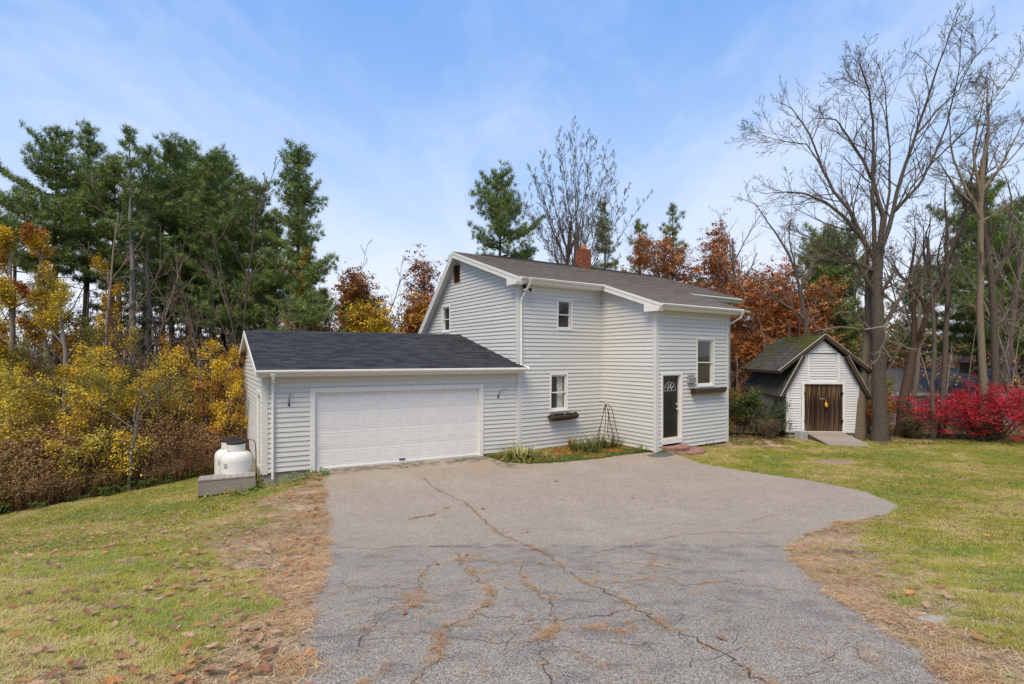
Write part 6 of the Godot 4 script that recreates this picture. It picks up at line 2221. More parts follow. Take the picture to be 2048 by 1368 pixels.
	leafy("yellow_shrub", "tall mound of yellow and orange vine leaves next to the garage's left wall", -10.35, 18.6, 4.4, 0.15, 1.0, [org[1], org[1], yel[1], yel[2]], 1400, 0.15, spray_fine, tb, "", 4, "shrub")
	leafy("orange_shrub", "rusty orange shrub behind the gas tanks", -10.4, 20.3, 3.6, 0.05, 1.0, [org[0], org[0], org[1]], 900, 0.15, spray_fine, tb, "", 4, "shrub")
	leafy("yellow_shrub", "bright yellow green shrub low at the photo's left edge", -14.4, 15.5, 4.1, 0.3, 1.3, [yel[3], yel[2], olive[2]], 1100, 0.15, spray_fine, tb, "", 4, "shrub")
	leafy("yellow_shrub", "small yellow shrub sunk in the brown brush", -12.3, 14.7, 1.6, 0.2, 0.8, [olive[1], yel[2]], 420, 0.16, spray_fine, tb, "", 4, "shrub")
	leafy("yellow_shrub", "little yellow bush left of the sapling's foot", -11.6, 15.0, 1.6, 0.2, 0.6, [yel[2], yel[3]], 300, 0.16, spray_fine, tb, "", 4, "shrub")
	leafy("yellow_shrub", "thin golden shrub above the brush at the far left edge", -14.0, 14.7, 3.0, 0.35, 0.9, yel, 500, 0.18, spray_fine, tb, "", 3, "shrub")
	leafy("understory_tree", "thin yellow leaved tree in the gap before the grove", -16.5, 22, 6.3, 0.4, 1.3, yel, 800, 0.165, spray_fine, tb)
	leafy("understory_tree", "sparse golden tree standing before the pale pine trunks", -15.9, 24, 5.3, 0.35, 1.5, [yel[0], yel[1], org[1]], 600, 0.165, spray_fine, tb)
	leafy("understory_tree", "russet leaved young tree left of the yellow mound by the garage", -11.6, 19.6, 3.4, 0.1, 0.9, [org[0], olive[0], yel[1]], 600, 0.15, spray_fine, tb)
	# bare forked sapling at the edge of the lawn
	limbed("bare_sapling", "bare forked grey sapling standing in the brush at the lawn's left edge", on(-10.9, 14.9, -0.05), [[0.0, 0.0], [0.0, 0.55], [0.05, 1.1], [0.17, 1.6], [0.2, 2.0]], 0.045,
		[[[0.2, 1.95], [0.05, 2.3], [-0.1, 2.75], [-0.35, 3.1]], [[0.2, 1.95], [0.4, 2.3], [0.65, 2.7], [0.8, 3.25]], [[0.18, 1.8], [-0.25, 2.2], [-0.7, 2.6], [-1.0, 3.0]], [[0.2, 2.0], [0.25, 2.5], [0.2, 3.1]]], 0.022, Color(0.26, 0.23, 0.20),
		{"kids": [0, 2, 2, 0], "last": 2, "angle": [25.0, 55.0], "ratio": 0.5, "stem_kids": 0, "limb_kids": 2, "twig": 0.35, "least": 0.003, "stem_end": 0.7})
	# trees beyond the garage roof
	var far_leaf := "autumn trees beyond the garage roof"
	var gt := [[-12.4, 42, 11.9, 0.60, 1.9, org, "bare topped tree with a few orange leaves beyond the garage roof", 260], [-9.8, 40, 12.0, 0.52, 2.0, [org[0], org[1], Color(0.30, 0.14, 0.05)], "rounded russet and gold tree beyond the middle of the garage roof", 1100],
		[-7.0, 42, 13.2, 0.55, 1.8, [org[0], Color(0.36, 0.13, 0.05)], "thin tree with scattered red leaves beside the house's left rake", 420], [-14.4, 45, 10.9, 0.6, 1.5, [Color(0.25, 0.12, 0.06), org[0]], "dull russet tree at the right of the small pointed pine", 500],
		[-9.0, 33, 7.6, 0.62, 1.8, yel, "golden shrubby tree above the garage ridge", 1100], [-6.1, 34, 7.8, 0.58, 1.8, [org[1], yel[0], org[0]], "orange gold tree close to the left rake of the house", 1000], [-11.9, 36, 7.5, 0.6, 1.6, [org[1], yel[1]], "orange shrubby tree right of the low pine bough", 800]]
	for g in gt:
		leafy("autumn_tree", g[6], g[0], g[1], g[2], g[3], g[4], g[5], int(g[7] * 1.8), 0.26, spray_oak, tb, far_leaf)
	brush()

func brush() -> void:
	# dead goldenrod: stems with brown fluff, one clump of six stalks
	var m := MB.new()
	for s in 6:
		var a := rng.randf() * TAU
		var p := Vector3(cos(a), 0, sin(a)) * rng.randf_range(0.0, 0.14)
		var q := p + Vector3(cos(a) * 0.16, rng.randf_range(0.75, 1.15), sin(a) * 0.16)
		m.tube(PackedVector3Array([p, p.lerp(q, 0.5) + Vector3(0.02, 0.05, 0.0), q]), PackedFloat32Array([0.006, 0.005, 0.003]), 3, Color(0.55, 0.42, 0.30))
		for k in 9:
			var f := rng.randf_range(0.25, 0.85)
			leaf(m, p.lerp(q, f), Vector3(rng.randfn(), rng.randf_range(-0.9, 0.1), rng.randfn()).normalized(), rng.randf_range(0.05, 0.10), jit(Color(0.62, 0.45, 0.30), 0.3), 0.3)
		for k in 16:
			var c := q + Vector3(rng.randfn() * 0.06, rng.randf_range(-0.2, 0.05), rng.randfn() * 0.06)
			leaf(m, c, Vector3(rng.randfn(), rng.randfn(), rng.randfn()).normalized(), rng.randf_range(0.03, 0.055), jit(Color(0.95, 0.78, 0.62), 0.25), 0.7)
	var at := []
	var tint := PackedColorArray()
	for i in 5200:
		var x := rng.randf_range(-20.0, -7.2)
		var edge := 13.15 + (x + 12.8) * 0.95
		if x > -9.3:
			edge = 16.5 + (x + 9.3) * 1.6
		var back := pow(rng.randf(), 1.3) * 9.0
		var d := maxf(edge, 12.9) + back + 0.15 * nz2.get_noise_2d(x * 2.0, 0.0)
		if x > -8.6 and d < 22.5:
			continue
		var s := (0.55 + 0.65 * smoothstep(0.0, 1.2, back) + 0.25 * smoothstep(1.0, 4.0, back)) * rng.randf_range(0.75, 1.2) * lerpf(1.15, 0.7, smoothstep(-12.5, -9.0, x))
		at.append(Transform3D(yaw(rng.randf() * TAU).scaled(Vector3(s, s, s)), on(x, d, -0.03)))
		var h := nz.get_noise_2d(x * 0.8, d * 0.8)
		tint.append(jit(Color(0.44, 0.335, 0.22).lerp(Color(0.30, 0.205, 0.125), smoothstep(-0.1, 0.35, h)).lerp(Color(0.32, 0.28, 0.08), 0.6 * smoothstep(0.1, 0.4, -h)), 0.25))
	var o := scatter("undergrowth", m.mesh(), mats.leaf, at, tint)
	o.set_meta("kind", "stuff")
	tag(o, "brown dead goldenrod brush along the left edge of the lawn", "brush")
	# green weeds where brush meets lawn
	var w := MB.new()
	for i in 40:
		leaf(w, Vector3(rng.randfn() * 0.12, rng.randf_range(0.0, 0.35), rng.randfn() * 0.12), Vector3(rng.randfn(), rng.randf_range(0.0, 1.0), rng.randfn()).normalized(), rng.randf_range(0.07, 0.14), jit(Color(1, 1, 1), 0.25), 0.4)
	at = []
	tint = PackedColorArray()
	for i in 45:
		var x := -10.9 + 0.7 * rng.randfn()
		var d := 13.15 + (x + 12.8) * 0.95 + rng.randfn() * 0.2 - 0.1
		at.append(Transform3D(yaw(rng.randf() * TAU).scaled(Vector3.ONE * rng.randf_range(0.35, 0.85)), on(x, d)))
		tint.append(jit(Color(0.12, 0.18, 0.04), 0.4))
	o = scatter("weeds", w.mesh(), mats.leaf, at, tint)
	o.set_meta("kind", "stuff")
	tag(o, "green weeds fringing the brown brush at the lawn's left edge", "weeds")
	# the dim interior of the wood: thin bare stems with a little leaf
	var b := MB.new()
	var tips := []
	for s in 2:
		branch(b, Vector3(s * 0.5, 0, s * 0.3), Vector3(rng.randf_range(-0.1, 0.1), 1, rng.randf_range(-0.1, 0.1)).normalized(), 5.5 - s * 1.4, 0.034, 0, {"kids": [8, 4, 3, 0], "last": 3, "angle": [25.0, 55.0], "ratio": 0.34, "from": 0.15, "wobble": 0.12, "lift": 0.07, "least": 0.006}, tips, Color(1, 1, 1))
	var stems_mesh := b.mesh()
	at = []
	tint = PackedColorArray()
	for i in 620:
		var left := i < 400
		var x := rng.randf_range(-44.0, -7.0) if left else rng.randf_range(9.0, 44.0)
		var d := rng.randf_range(20.5, 52.0) if left else rng.randf_range(23.5, 50.0)
		if left and x > -9.2 and d < 30.0:
			continue
		if not left and (d < 26.0 + (14.0 - x) * 0.8 or (x > 20.0 and x < 42.0 and d > 28.0 and d < 42.0)):
			continue
		var s := rng.randf_range(0.6, 1.3) * (1.0 if rng.randf() < 0.7 else 1.7)
		at.append(Transform3D(yaw(rng.randf() * TAU).scaled(Vector3(s, s * rng.randf_range(0.8, 1.1), s)), on(x, d, -0.1)))
		tint.append(jit(Color(0.15, 0.115, 0.09) if left else Color(0.26, 0.21, 0.17), 0.4))
	o = scatter("thicket", stems_mesh, mats.twig, at, tint)
	o.set_meta("kind", "stuff")
	tag(o, "brown grey thicket of thin bare stems filling the wood behind", "thicket")
	var where := []
	var tt := PackedColorArray()
	for i in 9000:
		var left := i < 6400
		var x := rng.randf_range(-44.0, -7.0) if left else rng.randf_range(9.0, 44.0)
		var d := rng.randf_range(20.0, 52.0) if left else rng.randf_range(23.5, 50.0)
		if left and x > -9.4 and d < 30.0:
			continue
		if not left and (d < 26.0 + (14.0 - x) * 0.8 or (x > 20.0 and x < 42.0 and d > 28.0 and d < 42.0)):
			continue
		var y := pow(rng.randf(), 1.7) * 4.6
		where.append(Transform3D(yaw(rng.randf() * TAU).scaled(Vector3.ONE * rng.randf_range(0.25, 0.5)), on(x, d, y)))
		var h := nz3.get_noise_2d(x, d * 0.6)
		tt.append(jit(Color(0.26, 0.13, 0.06).lerp(Color(0.46, 0.26, 0.05), smoothstep(-0.1, 0.3, h)), 0.35))
	o = scatter("understory_leaves", spray_fine, mats.leaf, where, tt)
	o.set_meta("kind", "stuff")
	tag(o, "withered russet leaves hanging low through the wood behind", "leaves")

func build_right_woods() -> void:
	var bark := Color(0.15, 0.128, 0.108)
	var brown := Color(0.16, 0.11, 0.08)
	var grey_b := Color(0.17, 0.145, 0.118)
	var tw := {"kids": [0, 5, 4, 0], "last": 3, "angle": [24.0, 52.0], "ratio": 0.52, "wobble": 0.15, "lift": 0.07, "stem_kids": 5, "limb_kids": 17, "twig": 1.9, "least": 0.0055, "stem_from": 0.55, "buds": 500}
	limbed("maple_tree", "huge bare maple with thick dark trunk and wide fan of limbs beside the shed", on(13.88, 19.7, -0.05), [[0.0, -0.1], [-0.03, 1.0], [-0.05, 1.95], [-0.07, 3.4], [-0.11, 4.9], [-0.13, 6.0], [-0.12, 7.2]], 0.275, [
		[[-0.2, 6.9], [-0.85, 7.82], [-1.4, 8.55], [-1.94, 9.09], [-2.66, 9.45], [-3.29, 9.54], [-4.11, 9.54]], [[-0.2, 6.8], [-0.67, 7.6], [-1.12, 8.73], [-1.58, 9.54], [-1.85, 10.35], [-2.3, 11.89], [-2.84, 12.98], [-3.07, 13.43]],
		[[-1.85, 10.35], [-2.48, 11.44], [-3.57, 11.71], [-4.51, 12.07]], [[-0.2, 6.9], [-0.36, 9.0], [-0.36, 10.72], [-0.49, 11.98], [-0.85, 12.98], [-1.4, 13.52], [-1.85, 13.61]],
		[[-0.05, 7.3], [0.05, 8.55], [-0.27, 9.81], [-0.58, 10.63], [-1.22, 11.62], [-1.67, 12.16], [-2.48, 12.25]], [[-0.12, 7.0], [0.1, 8.09], [0.41, 9.45], [0.55, 10.72], [0.55, 12.16], [0.55, 13.61], [0.41, 14.87]],
		[[0.55, 11.98], [0.23, 13.25], [-0.13, 13.97], [-0.67, 14.51]], [[-0.05, 6.9], [0.23, 8.0], [0.68, 9.99], [1.13, 11.44], [1.41, 12.98], [1.59, 14.24], [1.68, 15.24]],
		[[0.0, 7.0], [0.41, 8.64], [1.41, 9.63], [1.86, 10.44], [2.4, 11.89], [2.67, 13.7], [2.76, 15.33]], [[1.86, 10.44], [2.76, 11.35], [3.67, 12.16], [4.57, 13.52], [4.93, 14.42]],
		[[1.13, 11.44], [1.86, 12.34], [2.76, 13.16], [3.3, 14.42], [3.12, 15.24]], [[-0.2, 6.4], [-1.22, 6.92], [-1.76, 7.46], [-2.66, 8.28]], [[-0.1, 5.3], [-0.85, 6.65], [-1.03, 7.37], [-0.94, 8.0]],
		[[0.0, 4.2], [0.6, 5.2], [1.2, 6.1], [1.9, 7.6], [2.1, 9.0]]], 0.098, bark, tw)
	limbed("bare_tree", "light brown leaning trunk close against the left side of the thick maple", on(13.45, 20.3, -0.05), [[0.0, -0.1], [0.1, 1.55], [0.3, 3.4], [0.42, 4.9], [0.36, 6.7]], 0.20, [[[0.3, 4.4], [-0.3, 5.5], [-0.6, 6.6]], [[0.36, 6.6], [0.1, 7.6], [-0.3, 8.6]]], 0.06, Color(0.25, 0.20, 0.15), tw.merged({"stem_kids": 3, "limb_kids": 5, "buds": 60}, true))
	# broken pale limb hanging at the maple's left side
	limbed("hanging_limb", "pale broken limb arching out of the maple towards the shed roof", on(13.7, 19.15, 0.0), [[0.1, 4.45], [-0.1, 4.25], [-0.8, 4.15], [-1.7, 4.25], [-2.6, 4.1]], 0.04, [[[-0.05, 4.3], [-0.1, 3.7], [-0.25, 3.2], [-0.5, 2.9]], [[-0.05, 4.25], [0.35, 3.7], [0.75, 3.4], [1.1, 3.1]], [[-0.8, 4.15], [-1.4, 4.6], [-2.2, 4.9]]], 0.025, Color(0.34, 0.29, 0.22), tw.merged({"stem_kids": 7, "limb_kids": 6, "twig": 0.7, "last": 2, "buds": 20, "stem_end": 0.3}, true), "branch")
	limbed("bare_tree", "reddish brown forked tree leaning right between the maple and the red bush", on(15.64, 21.0, -0.05), [[0.0, -0.1], [0.06, 1.48], [0.3, 2.69], [0.6, 3.89]], 0.21, [[[0.55, 3.6], [0.98, 4.99], [1.59, 6.4], [2.19, 8.11], [2.35, 9.51], [2.42, 11.2], [2.6, 12.6]], [[0.5, 3.4], [0.46, 5.5], [0.42, 6.3], [0.7, 7.6], [0.9, 9.0]], [[0.98, 5.0], [0.2, 6.6], [-0.3, 8.0]]], 0.15, brown, tw.merged({"limb_kids": 10, "stem_kids": 2, "twig": 1.4}, true))
	limbed("bare_tree", "slim grey stem second to the right of the maple before the neighbour's roof", on(16.1, 20.0, -0.05), [[0.0, -0.1], [-0.02, 2.28], [0.08, 3.81], [-0.08, 6.1], [-0.21, 7.8]], 0.085, [[[0.0, 5.2], [0.5, 6.4], [0.8, 7.8]], [[-0.1, 6.2], [-0.6, 7.4], [-0.9, 8.8]]], 0.045, grey_b, tw.merged({"limb_kids": 6, "stem_kids": 6, "twig": 1.1, "buds": 60}, true))
	limbed("bare_tree", "upright grey trunk rising behind the left part of the red bush", on(16.87, 20.6, -0.05), [[0.0, -0.2], [0.14, 2.28], [0.23, 4.23], [0.31, 6.18], [0.21, 7.74]], 0.11, [[[0.28, 5.6], [-0.3, 7.0], [-0.7, 8.6]], [[0.25, 7.0], [0.7, 8.4], [1.2, 9.9], [1.4, 11.6]], [[0.21, 7.7], [0.2, 9.2], [0.0, 10.8]]], 0.07, grey_b, tw.merged({"limb_kids": 7, "twig": 1.2, "buds": 60}, true))
	limbed("bare_tree", "tall straight light trunk rising through the red bush near the right edge", on(17.7, 19.6, -0.05), [[0.0, -0.1], [-0.04, 2.31], [-0.15, 4.49], [-0.16, 6.67], [-0.13, 8.85], [-0.04, 10.66]], 0.13, [[[-0.1, 8.2], [-0.7, 9.5], [-1.2, 11.2], [-1.3, 13.0]], [[-0.04, 10.6], [0.33, 12.84], [0.69, 14.11]], [[-0.1, 9.4], [0.8, 10.6], [1.5, 12.2]], [[-0.13, 8.85], [-0.5, 10.9], [-0.4, 13.2]]], 0.085, Color(0.29, 0.24, 0.18), tw.merged({"limb_kids": 9, "stem_kids": 8, "twig": 1.4}, true))
	limbed("bare_tree", "dark crooked trunk at the right edge behind the red bush", on(19.0, 20.4, -0.05), [[0.0, -0.3], [-0.15, 1.89], [-0.19, 4.19], [-0.33, 6.48], [-0.65, 8.78], [-0.76, 10.5]], 0.14, [[[-0.3, 6.0], [0.5, 7.6], [1.0, 9.6], [1.0, 11.2]], [[-0.6, 8.4], [-1.4, 9.8], [-1.9, 11.6]], [[-0.2, 4.4], [0.7, 5.2], [1.6, 5.6]], [[-0.7, 10.0], [-0.3, 12.0], [0.1, 12.6]]], 0.08, bark, tw.merged({"limb_kids": 9, "stem_kids": 8, "twig": 1.4, "buds": 200}, true))
	limbed("bare_tree", "forked grey tree leaning left above the shed roof", on(17.3, 30, -0.3), [[0.3, 0.0], [0.1, 2.7], [-0.43, 6.2], [-0.8, 8.4]], 0.16, [[[-0.7, 8.1], [-1.43, 10.19], [-2.29, 11.62], [-3.44, 13.06], [-4.88, 13.49]], [[-0.8, 8.3], [0.0, 9.62], [0.72, 11.05], [1.0, 12.5]], [[-0.9, 8.8], [-1.5, 11.0], [-1.7, 13.0]], [[-0.5, 6.5], [-1.8, 7.6], [-2.9, 9.4]]], 0.10, grey_b, tw.merged({"limb_kids": 8, "twig": 1.7, "buds": 260, "stem_kids": 4}, true))
	# tree behind the chimney: two stems opening into a fan
	var fan := []
	for i in 23:
		var a := lerpf(-1.15, 1.15, i / 22.0) + rng.randf_range(-0.05, 0.05)
		var s: float = [-0.3, 0.12, -0.1][i % 3]
		var y0: float = 9.8 + 3.4 * (1.0 - absf(a)) * rng.randf()
		var e := Vector2(sin(a) * 4.0 * rng.randf_range(0.85, 1.05), 12.9 + cos(a) * 8.3 * rng.randf_range(0.88, 1.02))
		var p0 := Vector2(s * (1.0 - 0.8 * absf(a)), y0)
		var row := []
		for k in 6:
			var u := k / 5.0
			row.append([lerpf(p0.x, e.x, pow(u, 0.92)), lerpf(p0.y, e.y, u)])
		fan.append(row)
	fan.append([[-0.2, 9.6], [-1.2, 11.2], [-2.5, 13.4], [-3.5, 15.6]])
	fan.append([[0.1, 8.6], [1.4, 10.4], [2.6, 12.6], [4.0, 14.9], [5.3, 16.4]])
	fan.append([[-0.2, 9.9], [-1.6, 11.8], [-2.9, 14.2], [-3.3, 17.0]])
	fan.append([[0.1, 10.0], [1.2, 11.6], [2.4, 13.9], [3.6, 16.8]])
	fan.append([[-0.2, 8.0], [-1.6, 8.9], [-3.4, 9.9], [-5.2, 11.6]])
	limbed("bare_tree", "big bare tree with an upswept fan of branches behind the chimney", on(4.45, 36, -0.3), [[0.1, 0.0], [0.0, 4.0], [0.0, 8.0], [-0.05, 11.0], [0.0, 13.6]], 0.26, fan, 0.055, Color(0.155, 0.13, 0.11), tw.merged({"limb_kids": 17, "stem_kids": 3, "twig": 1.25, "ratio": 0.5, "lift": 0.16, "buds": 300, "least": 0.009, "depth": 0.5}, true))
	limbed("bare_tree", "second grey stem just left of the tree behind the chimney", on(3.75, 36.6, -0.3), [[0.0, 0.0], [0.0, 4.5], [0.05, 9.0], [0.15, 12.0], [0.4, 14.5]], 0.17, [[[0.05, 9.5], [-0.7, 12.0], [-1.2, 14.6]], [[0.2, 12.0], [1.0, 14.4], [1.4, 17.0]]], 0.08, grey_b, tw.merged({"limb_kids": 8, "twig": 1.3, "buds": 60, "least": 0.007}, true))
	for q in [[8.3, 38.5, 9.0, "bare slender tree arching right of the chimney"], [15.6, 37.0, 13.2, "thin bare tree top poking above the rust red oaks' left part"], [12.3, 39.0, 13.4, "wispy bare tree standing over the small pine top above the roof"], [23.5, 31.0, 11.0, "bare grey tree behind the maple's lower limbs"], [25.5, 28.0, 12.0, "tall bare tree near the right edge behind the light trunk"], [29.0, 30.0, 13.0, "bare tree at the far right behind the crooked trunk"]]:
		var tt := thing("bare_tree", q[3], "tree", on(q[0], q[1], -0.3), rng.randf() * TAU)
		var m := MB.new()
		var tips := []
		branch(m, Vector3.ZERO, Vector3(rng.randf_range(-0.1, 0.1), 1, rng.randf_range(-0.1, 0.1)).normalized(), q[2], 0.05 + q[2] * 0.011, 0, {"kids": [11, 6, 5, 3, 0], "last": 3, "angle": [22.0, 48.0], "ratio": 0.42, "from": 0.35, "wobble": 0.12, "lift": 0.09, "least": 0.006}, tips, grey_b)
		put("trunk", m.mesh(), mats.twig, tt)
	# evergreens
	var dk := Color(0.13, 0.105, 0.085)
	var R := [[-0.9, 38, 18.2, 0.52, 3.4, 0.95, "open branched pine left of the tree behind the chimney"], [8.3, 46, 18.6, 0.62, 1.7, 0.8, "narrow pine right of the chimney"], [11.1, 46, 17.1, 0.66, 1.3, 0.8, "small spired pine between the chimney and the rust red oaks"],
		[13.2, 43, 17.5, 0.70, 1.3, 0.7, "pine top standing above the left edge of the rust red oaks"], [21.1, 35, 13.4, 0.38, 3.0, 1.0, "broad dark green pine behind the shed roof"], [29.5, 33, 15.2, 0.30, 3.9, 1.0, "large dark evergreen behind the light trunk at right"], [35.0, 36, 15.7, 0.33, 3.2, 1.0, "dark evergreen at the photo's right edge"],
		[31.1, 40, 11.8, 0.42, 2.4, 0.9, "lower evergreen filling the gap behind the forked brown tree"], [17.3, 48, 12.2, 0.45, 2.0, 0.9, "green pine glimpsed among the rust red oaks"], [26.6, 42, 10.5, 0.35, 2.6, 0.9, "evergreen low behind the maple trunk"]]
	for p in R:
		pine("evergreen_tree", p[6], p[0], p[1], p[2], p[3], p[4], rng.randf_range(-0.12, 0.12), dk, p[5], "evergreens behind the house and shed", p[1] < 40, 0.12)
	# oaks holding rust coloured leaves
	var rust := [Color(0.38, 0.14, 0.055), Color(0.50, 0.19, 0.06), Color(0.58, 0.25, 0.075), Color(0.40, 0.20, 0.09)]
	var ob := Color(0.19, 0.165, 0.145)
	var O := [[13.8, 40, 12.4, 0.40, 4.0, 1500, "rust red oak rising behind the middle of the house roof"], [17.9, 42, 12.6, 0.38, 4.0, 1600, "tallest rust red oak behind the roof's right end"], [18.9, 38, 10.9, 0.36, 3.5, 1400, "rust red oak between the roof end and the shed"], [18.2, 33, 7.8, 0.25, 2.8, 1100, "low orange brown oak just behind the shed roof"],
		[12.5, 44, 10.8, 0.45, 2.8, 800, "thin brown leaved oak at the left end of the rust red group"], [15.5, 34, 8.2, 0.25, 3.2, 1200, "lower rust oak behind the roof's right corner"], [9.9, 46, 12.5, 0.55, 1.9, 500, "sparse brown oak beside the narrow pine right of the chimney"], [20.5, 40, 10.4, 0.32, 3.0, 900, "rust oak at the right end of the group above the shed"]]
	for p in O:
		leafy("oak_tree", p[6], p[0], p[1], p[2], p[3], p[4], rust, int(p[5] * 1.9), 0.24, spray_oak, ob, "rust leaved oaks behind the house")
	# burning bushes: vase of stems under flat crimson boughs
	var red := [Color(0.40, 0.02, 0.032), Color(0.58, 0.028, 0.048), Color(0.68, 0.05, 0.085)]
	red_bush("broad crimson bush in full colour at the lawn's far right corner", on(18.4, 19.9), 2.0, 2.0, 1400, red)
	red_bush("low crimson shrub forming the left wing of the red bushes", on(16.85, 20.3), 1.2, 1.6, 560, red)
	leafy("orange_shrub", "orange leaved shrub glowing between the maple trunk and the red bushes", 15.2, 22.0, 1.7, 0.05, 1.0, [Color(0.50, 0.14, 0.03), Color(0.52, 0.20, 0.04)], 700, 0.15, spray_fine, ob, "", 4, "shrub")
	leafy("yellow_shrub", "yellow green shrub behind the orange shrub right of the maple", 16.0, 23.5, 2.3, 0.2, 1.1, [Color(0.30, 0.30, 0.05), Color(0.42, 0.36, 0.06)], 600, 0.15, spray_fine, ob, "", 4, "shrub")
	leafy("green_shrub", "yellow and green shrub between the house wing and the shed", 9.55, 21.8, 1.7, 0.1, 0.8, [Color(0.08, 0.12, 0.03), Color(0.12, 0.15, 0.03), Color(0.32, 0.26, 0.04), Color(0.28, 0.11, 0.03)], 700, 0.17, spray_fine, ob, "", 5, "shrub")
	leafy("green_shrub", "dark green leafy shrub against the shed's left wall", 10.42, 20.9, 1.45, 0.15, 0.55, [Color(0.05, 0.09, 0.03), Color(0.08, 0.12, 0.04)], 330, 0.15, spray_fine, ob, "", 5, "shrub")
	leafy("brown_shrub", "dry brown twiggy shrub at the foot of the shed's left corner", 9.9, 20.2, 0.75, 0.05, 0.7, [Color(0.20, 0.12, 0.07), Color(0.13, 0.10, 0.05)], 160, 0.12, spray_fine, Color(0.26, 0.19, 0.14), "", 9, "shrub")
	leafy("brown_shrub", "dark green and brown shrub under the crimson bush", 17.6, 19.6, 0.95, 0.05, 0.9, [Color(0.06, 0.07, 0.025), Color(0.10, 0.07, 0.035), Color(0.16, 0.06, 0.03)], 420, 0.15, spray_fine, ob, "", 8, "shrub")
	leafy("brown_shrub", "low brown brush beside the trunk second right of the maple", 15.6, 20.3, 0.9, 0.05, 0.9, [Color(0.14, 0.12, 0.04), Color(0.17, 0.09, 0.05)], 300, 0.13, spray_fine, ob, "", 8, "shrub")
	# leaf litter and rank grass along the tree line
	var where := []
	var tint := PackedColorArray()
	for i in 2600:
		var x := rng.randf_range(8.0, 22.0)
		var d := rng.randf_range(18.6, 22.5)
		if x < 13.2 and d < 20.2 and d > 18.3 and x > 10.4:
			continue
		where.append(Transform3D(yaw(rng.randf() * TAU).scaled(Vector3.ONE * rng.randf_range(0.10, 0.2)), on(x, d, 0.02)))
		tint.append(jit([Color(0.22, 0.13, 0.08), Color(0.30, 0.18, 0.11), Color(0.10, 0.13, 0.035), Color(0.14, 0.15, 0.045)][rng.randi() % 4], 0.3))
	var o := scatter("leaf_litter", spray(8, 0.5, 0.5, 0.2), mats.leaf, where, tint)
	o.set_meta("kind", "stuff")
	tag(o, "brown leaf litter along the edge of the right hand tree line", "leaf litter")
	neighbour()

func red_bush(label: String, at: Vector3, wide: float, high: float, n: int, cols: Array) -> void:
	var t := thing("crimson_bush", label, "bush", at)
	var m := MB.new()
	var tips := []
	for s in 16:
		var a := TAU * s / 16 + rng.randf_range(-0.2, 0.2)
		var out := rng.randf_range(0.25, 1.1)
		branch(m, Vector3(cos(a) * 0.18, 0, sin(a) * 0.18), Vector3(cos(a) * out, 1, sin(a) * out).normalized(), high * rng.randf_range(0.75, 1.15) * (1.0 + 0.25 * out), 0.022, 1, {"kids": [0, 5, 4, 0], "last": 3, "angle": [30.0, 60.0], "ratio": 0.5, "wobble": 0.16, "lift": 0.0, "least": 0.004}, tips, Color(0.20, 0.15, 0.12))
	put("stems", m.mesh(), mats.twig, t)
	var where := []
	var tint := PackedColorArray()
	for i in n:
		var p := Vector3.ZERO
		if rng.randf() < 0.5:
			p = tips[rng.randi() % tips.size()][0]
			if p.y < high * 0.42:
				continue
		else:
			# flat layered boughs arching out and down
			var a := rng.randf() * TAU
			var u := sqrt(rng.randf())
			var lay := rng.randi_range(0, 3)
			p = Vector3(cos(a) * u * wide, high * (0.98 - 0.15 * lay) - 0.5 * high * u * u * 0.75 + 0.12 * nz2.get_noise_2d(cos(a) * u * 2.0 + lay * 3.0, sin(a) * u * 2.0), sin(a) * u * wide)
		p += Vector3(rng.randfn() * 0.06, rng.randfn() * 0.03, rng.randfn() * 0.06)
		where.append(Transform3D(Basis.from_euler(Vector3(rng.randf_range(-0.3, 0.3), rng.randf() * TAU, rng.randf_range(-0.3, 0.3))).scaled(Vector3.ONE * rng.randf_range(0.13, 0.24)), p))
		tint.append(jit(cols[rng.randi() % cols.size()], 0.25))
	scatter("foliage", spray(12, 0.45, 0.45, 0.35), mats.leaf, where, tint, t).set_meta("kind", "stuff")

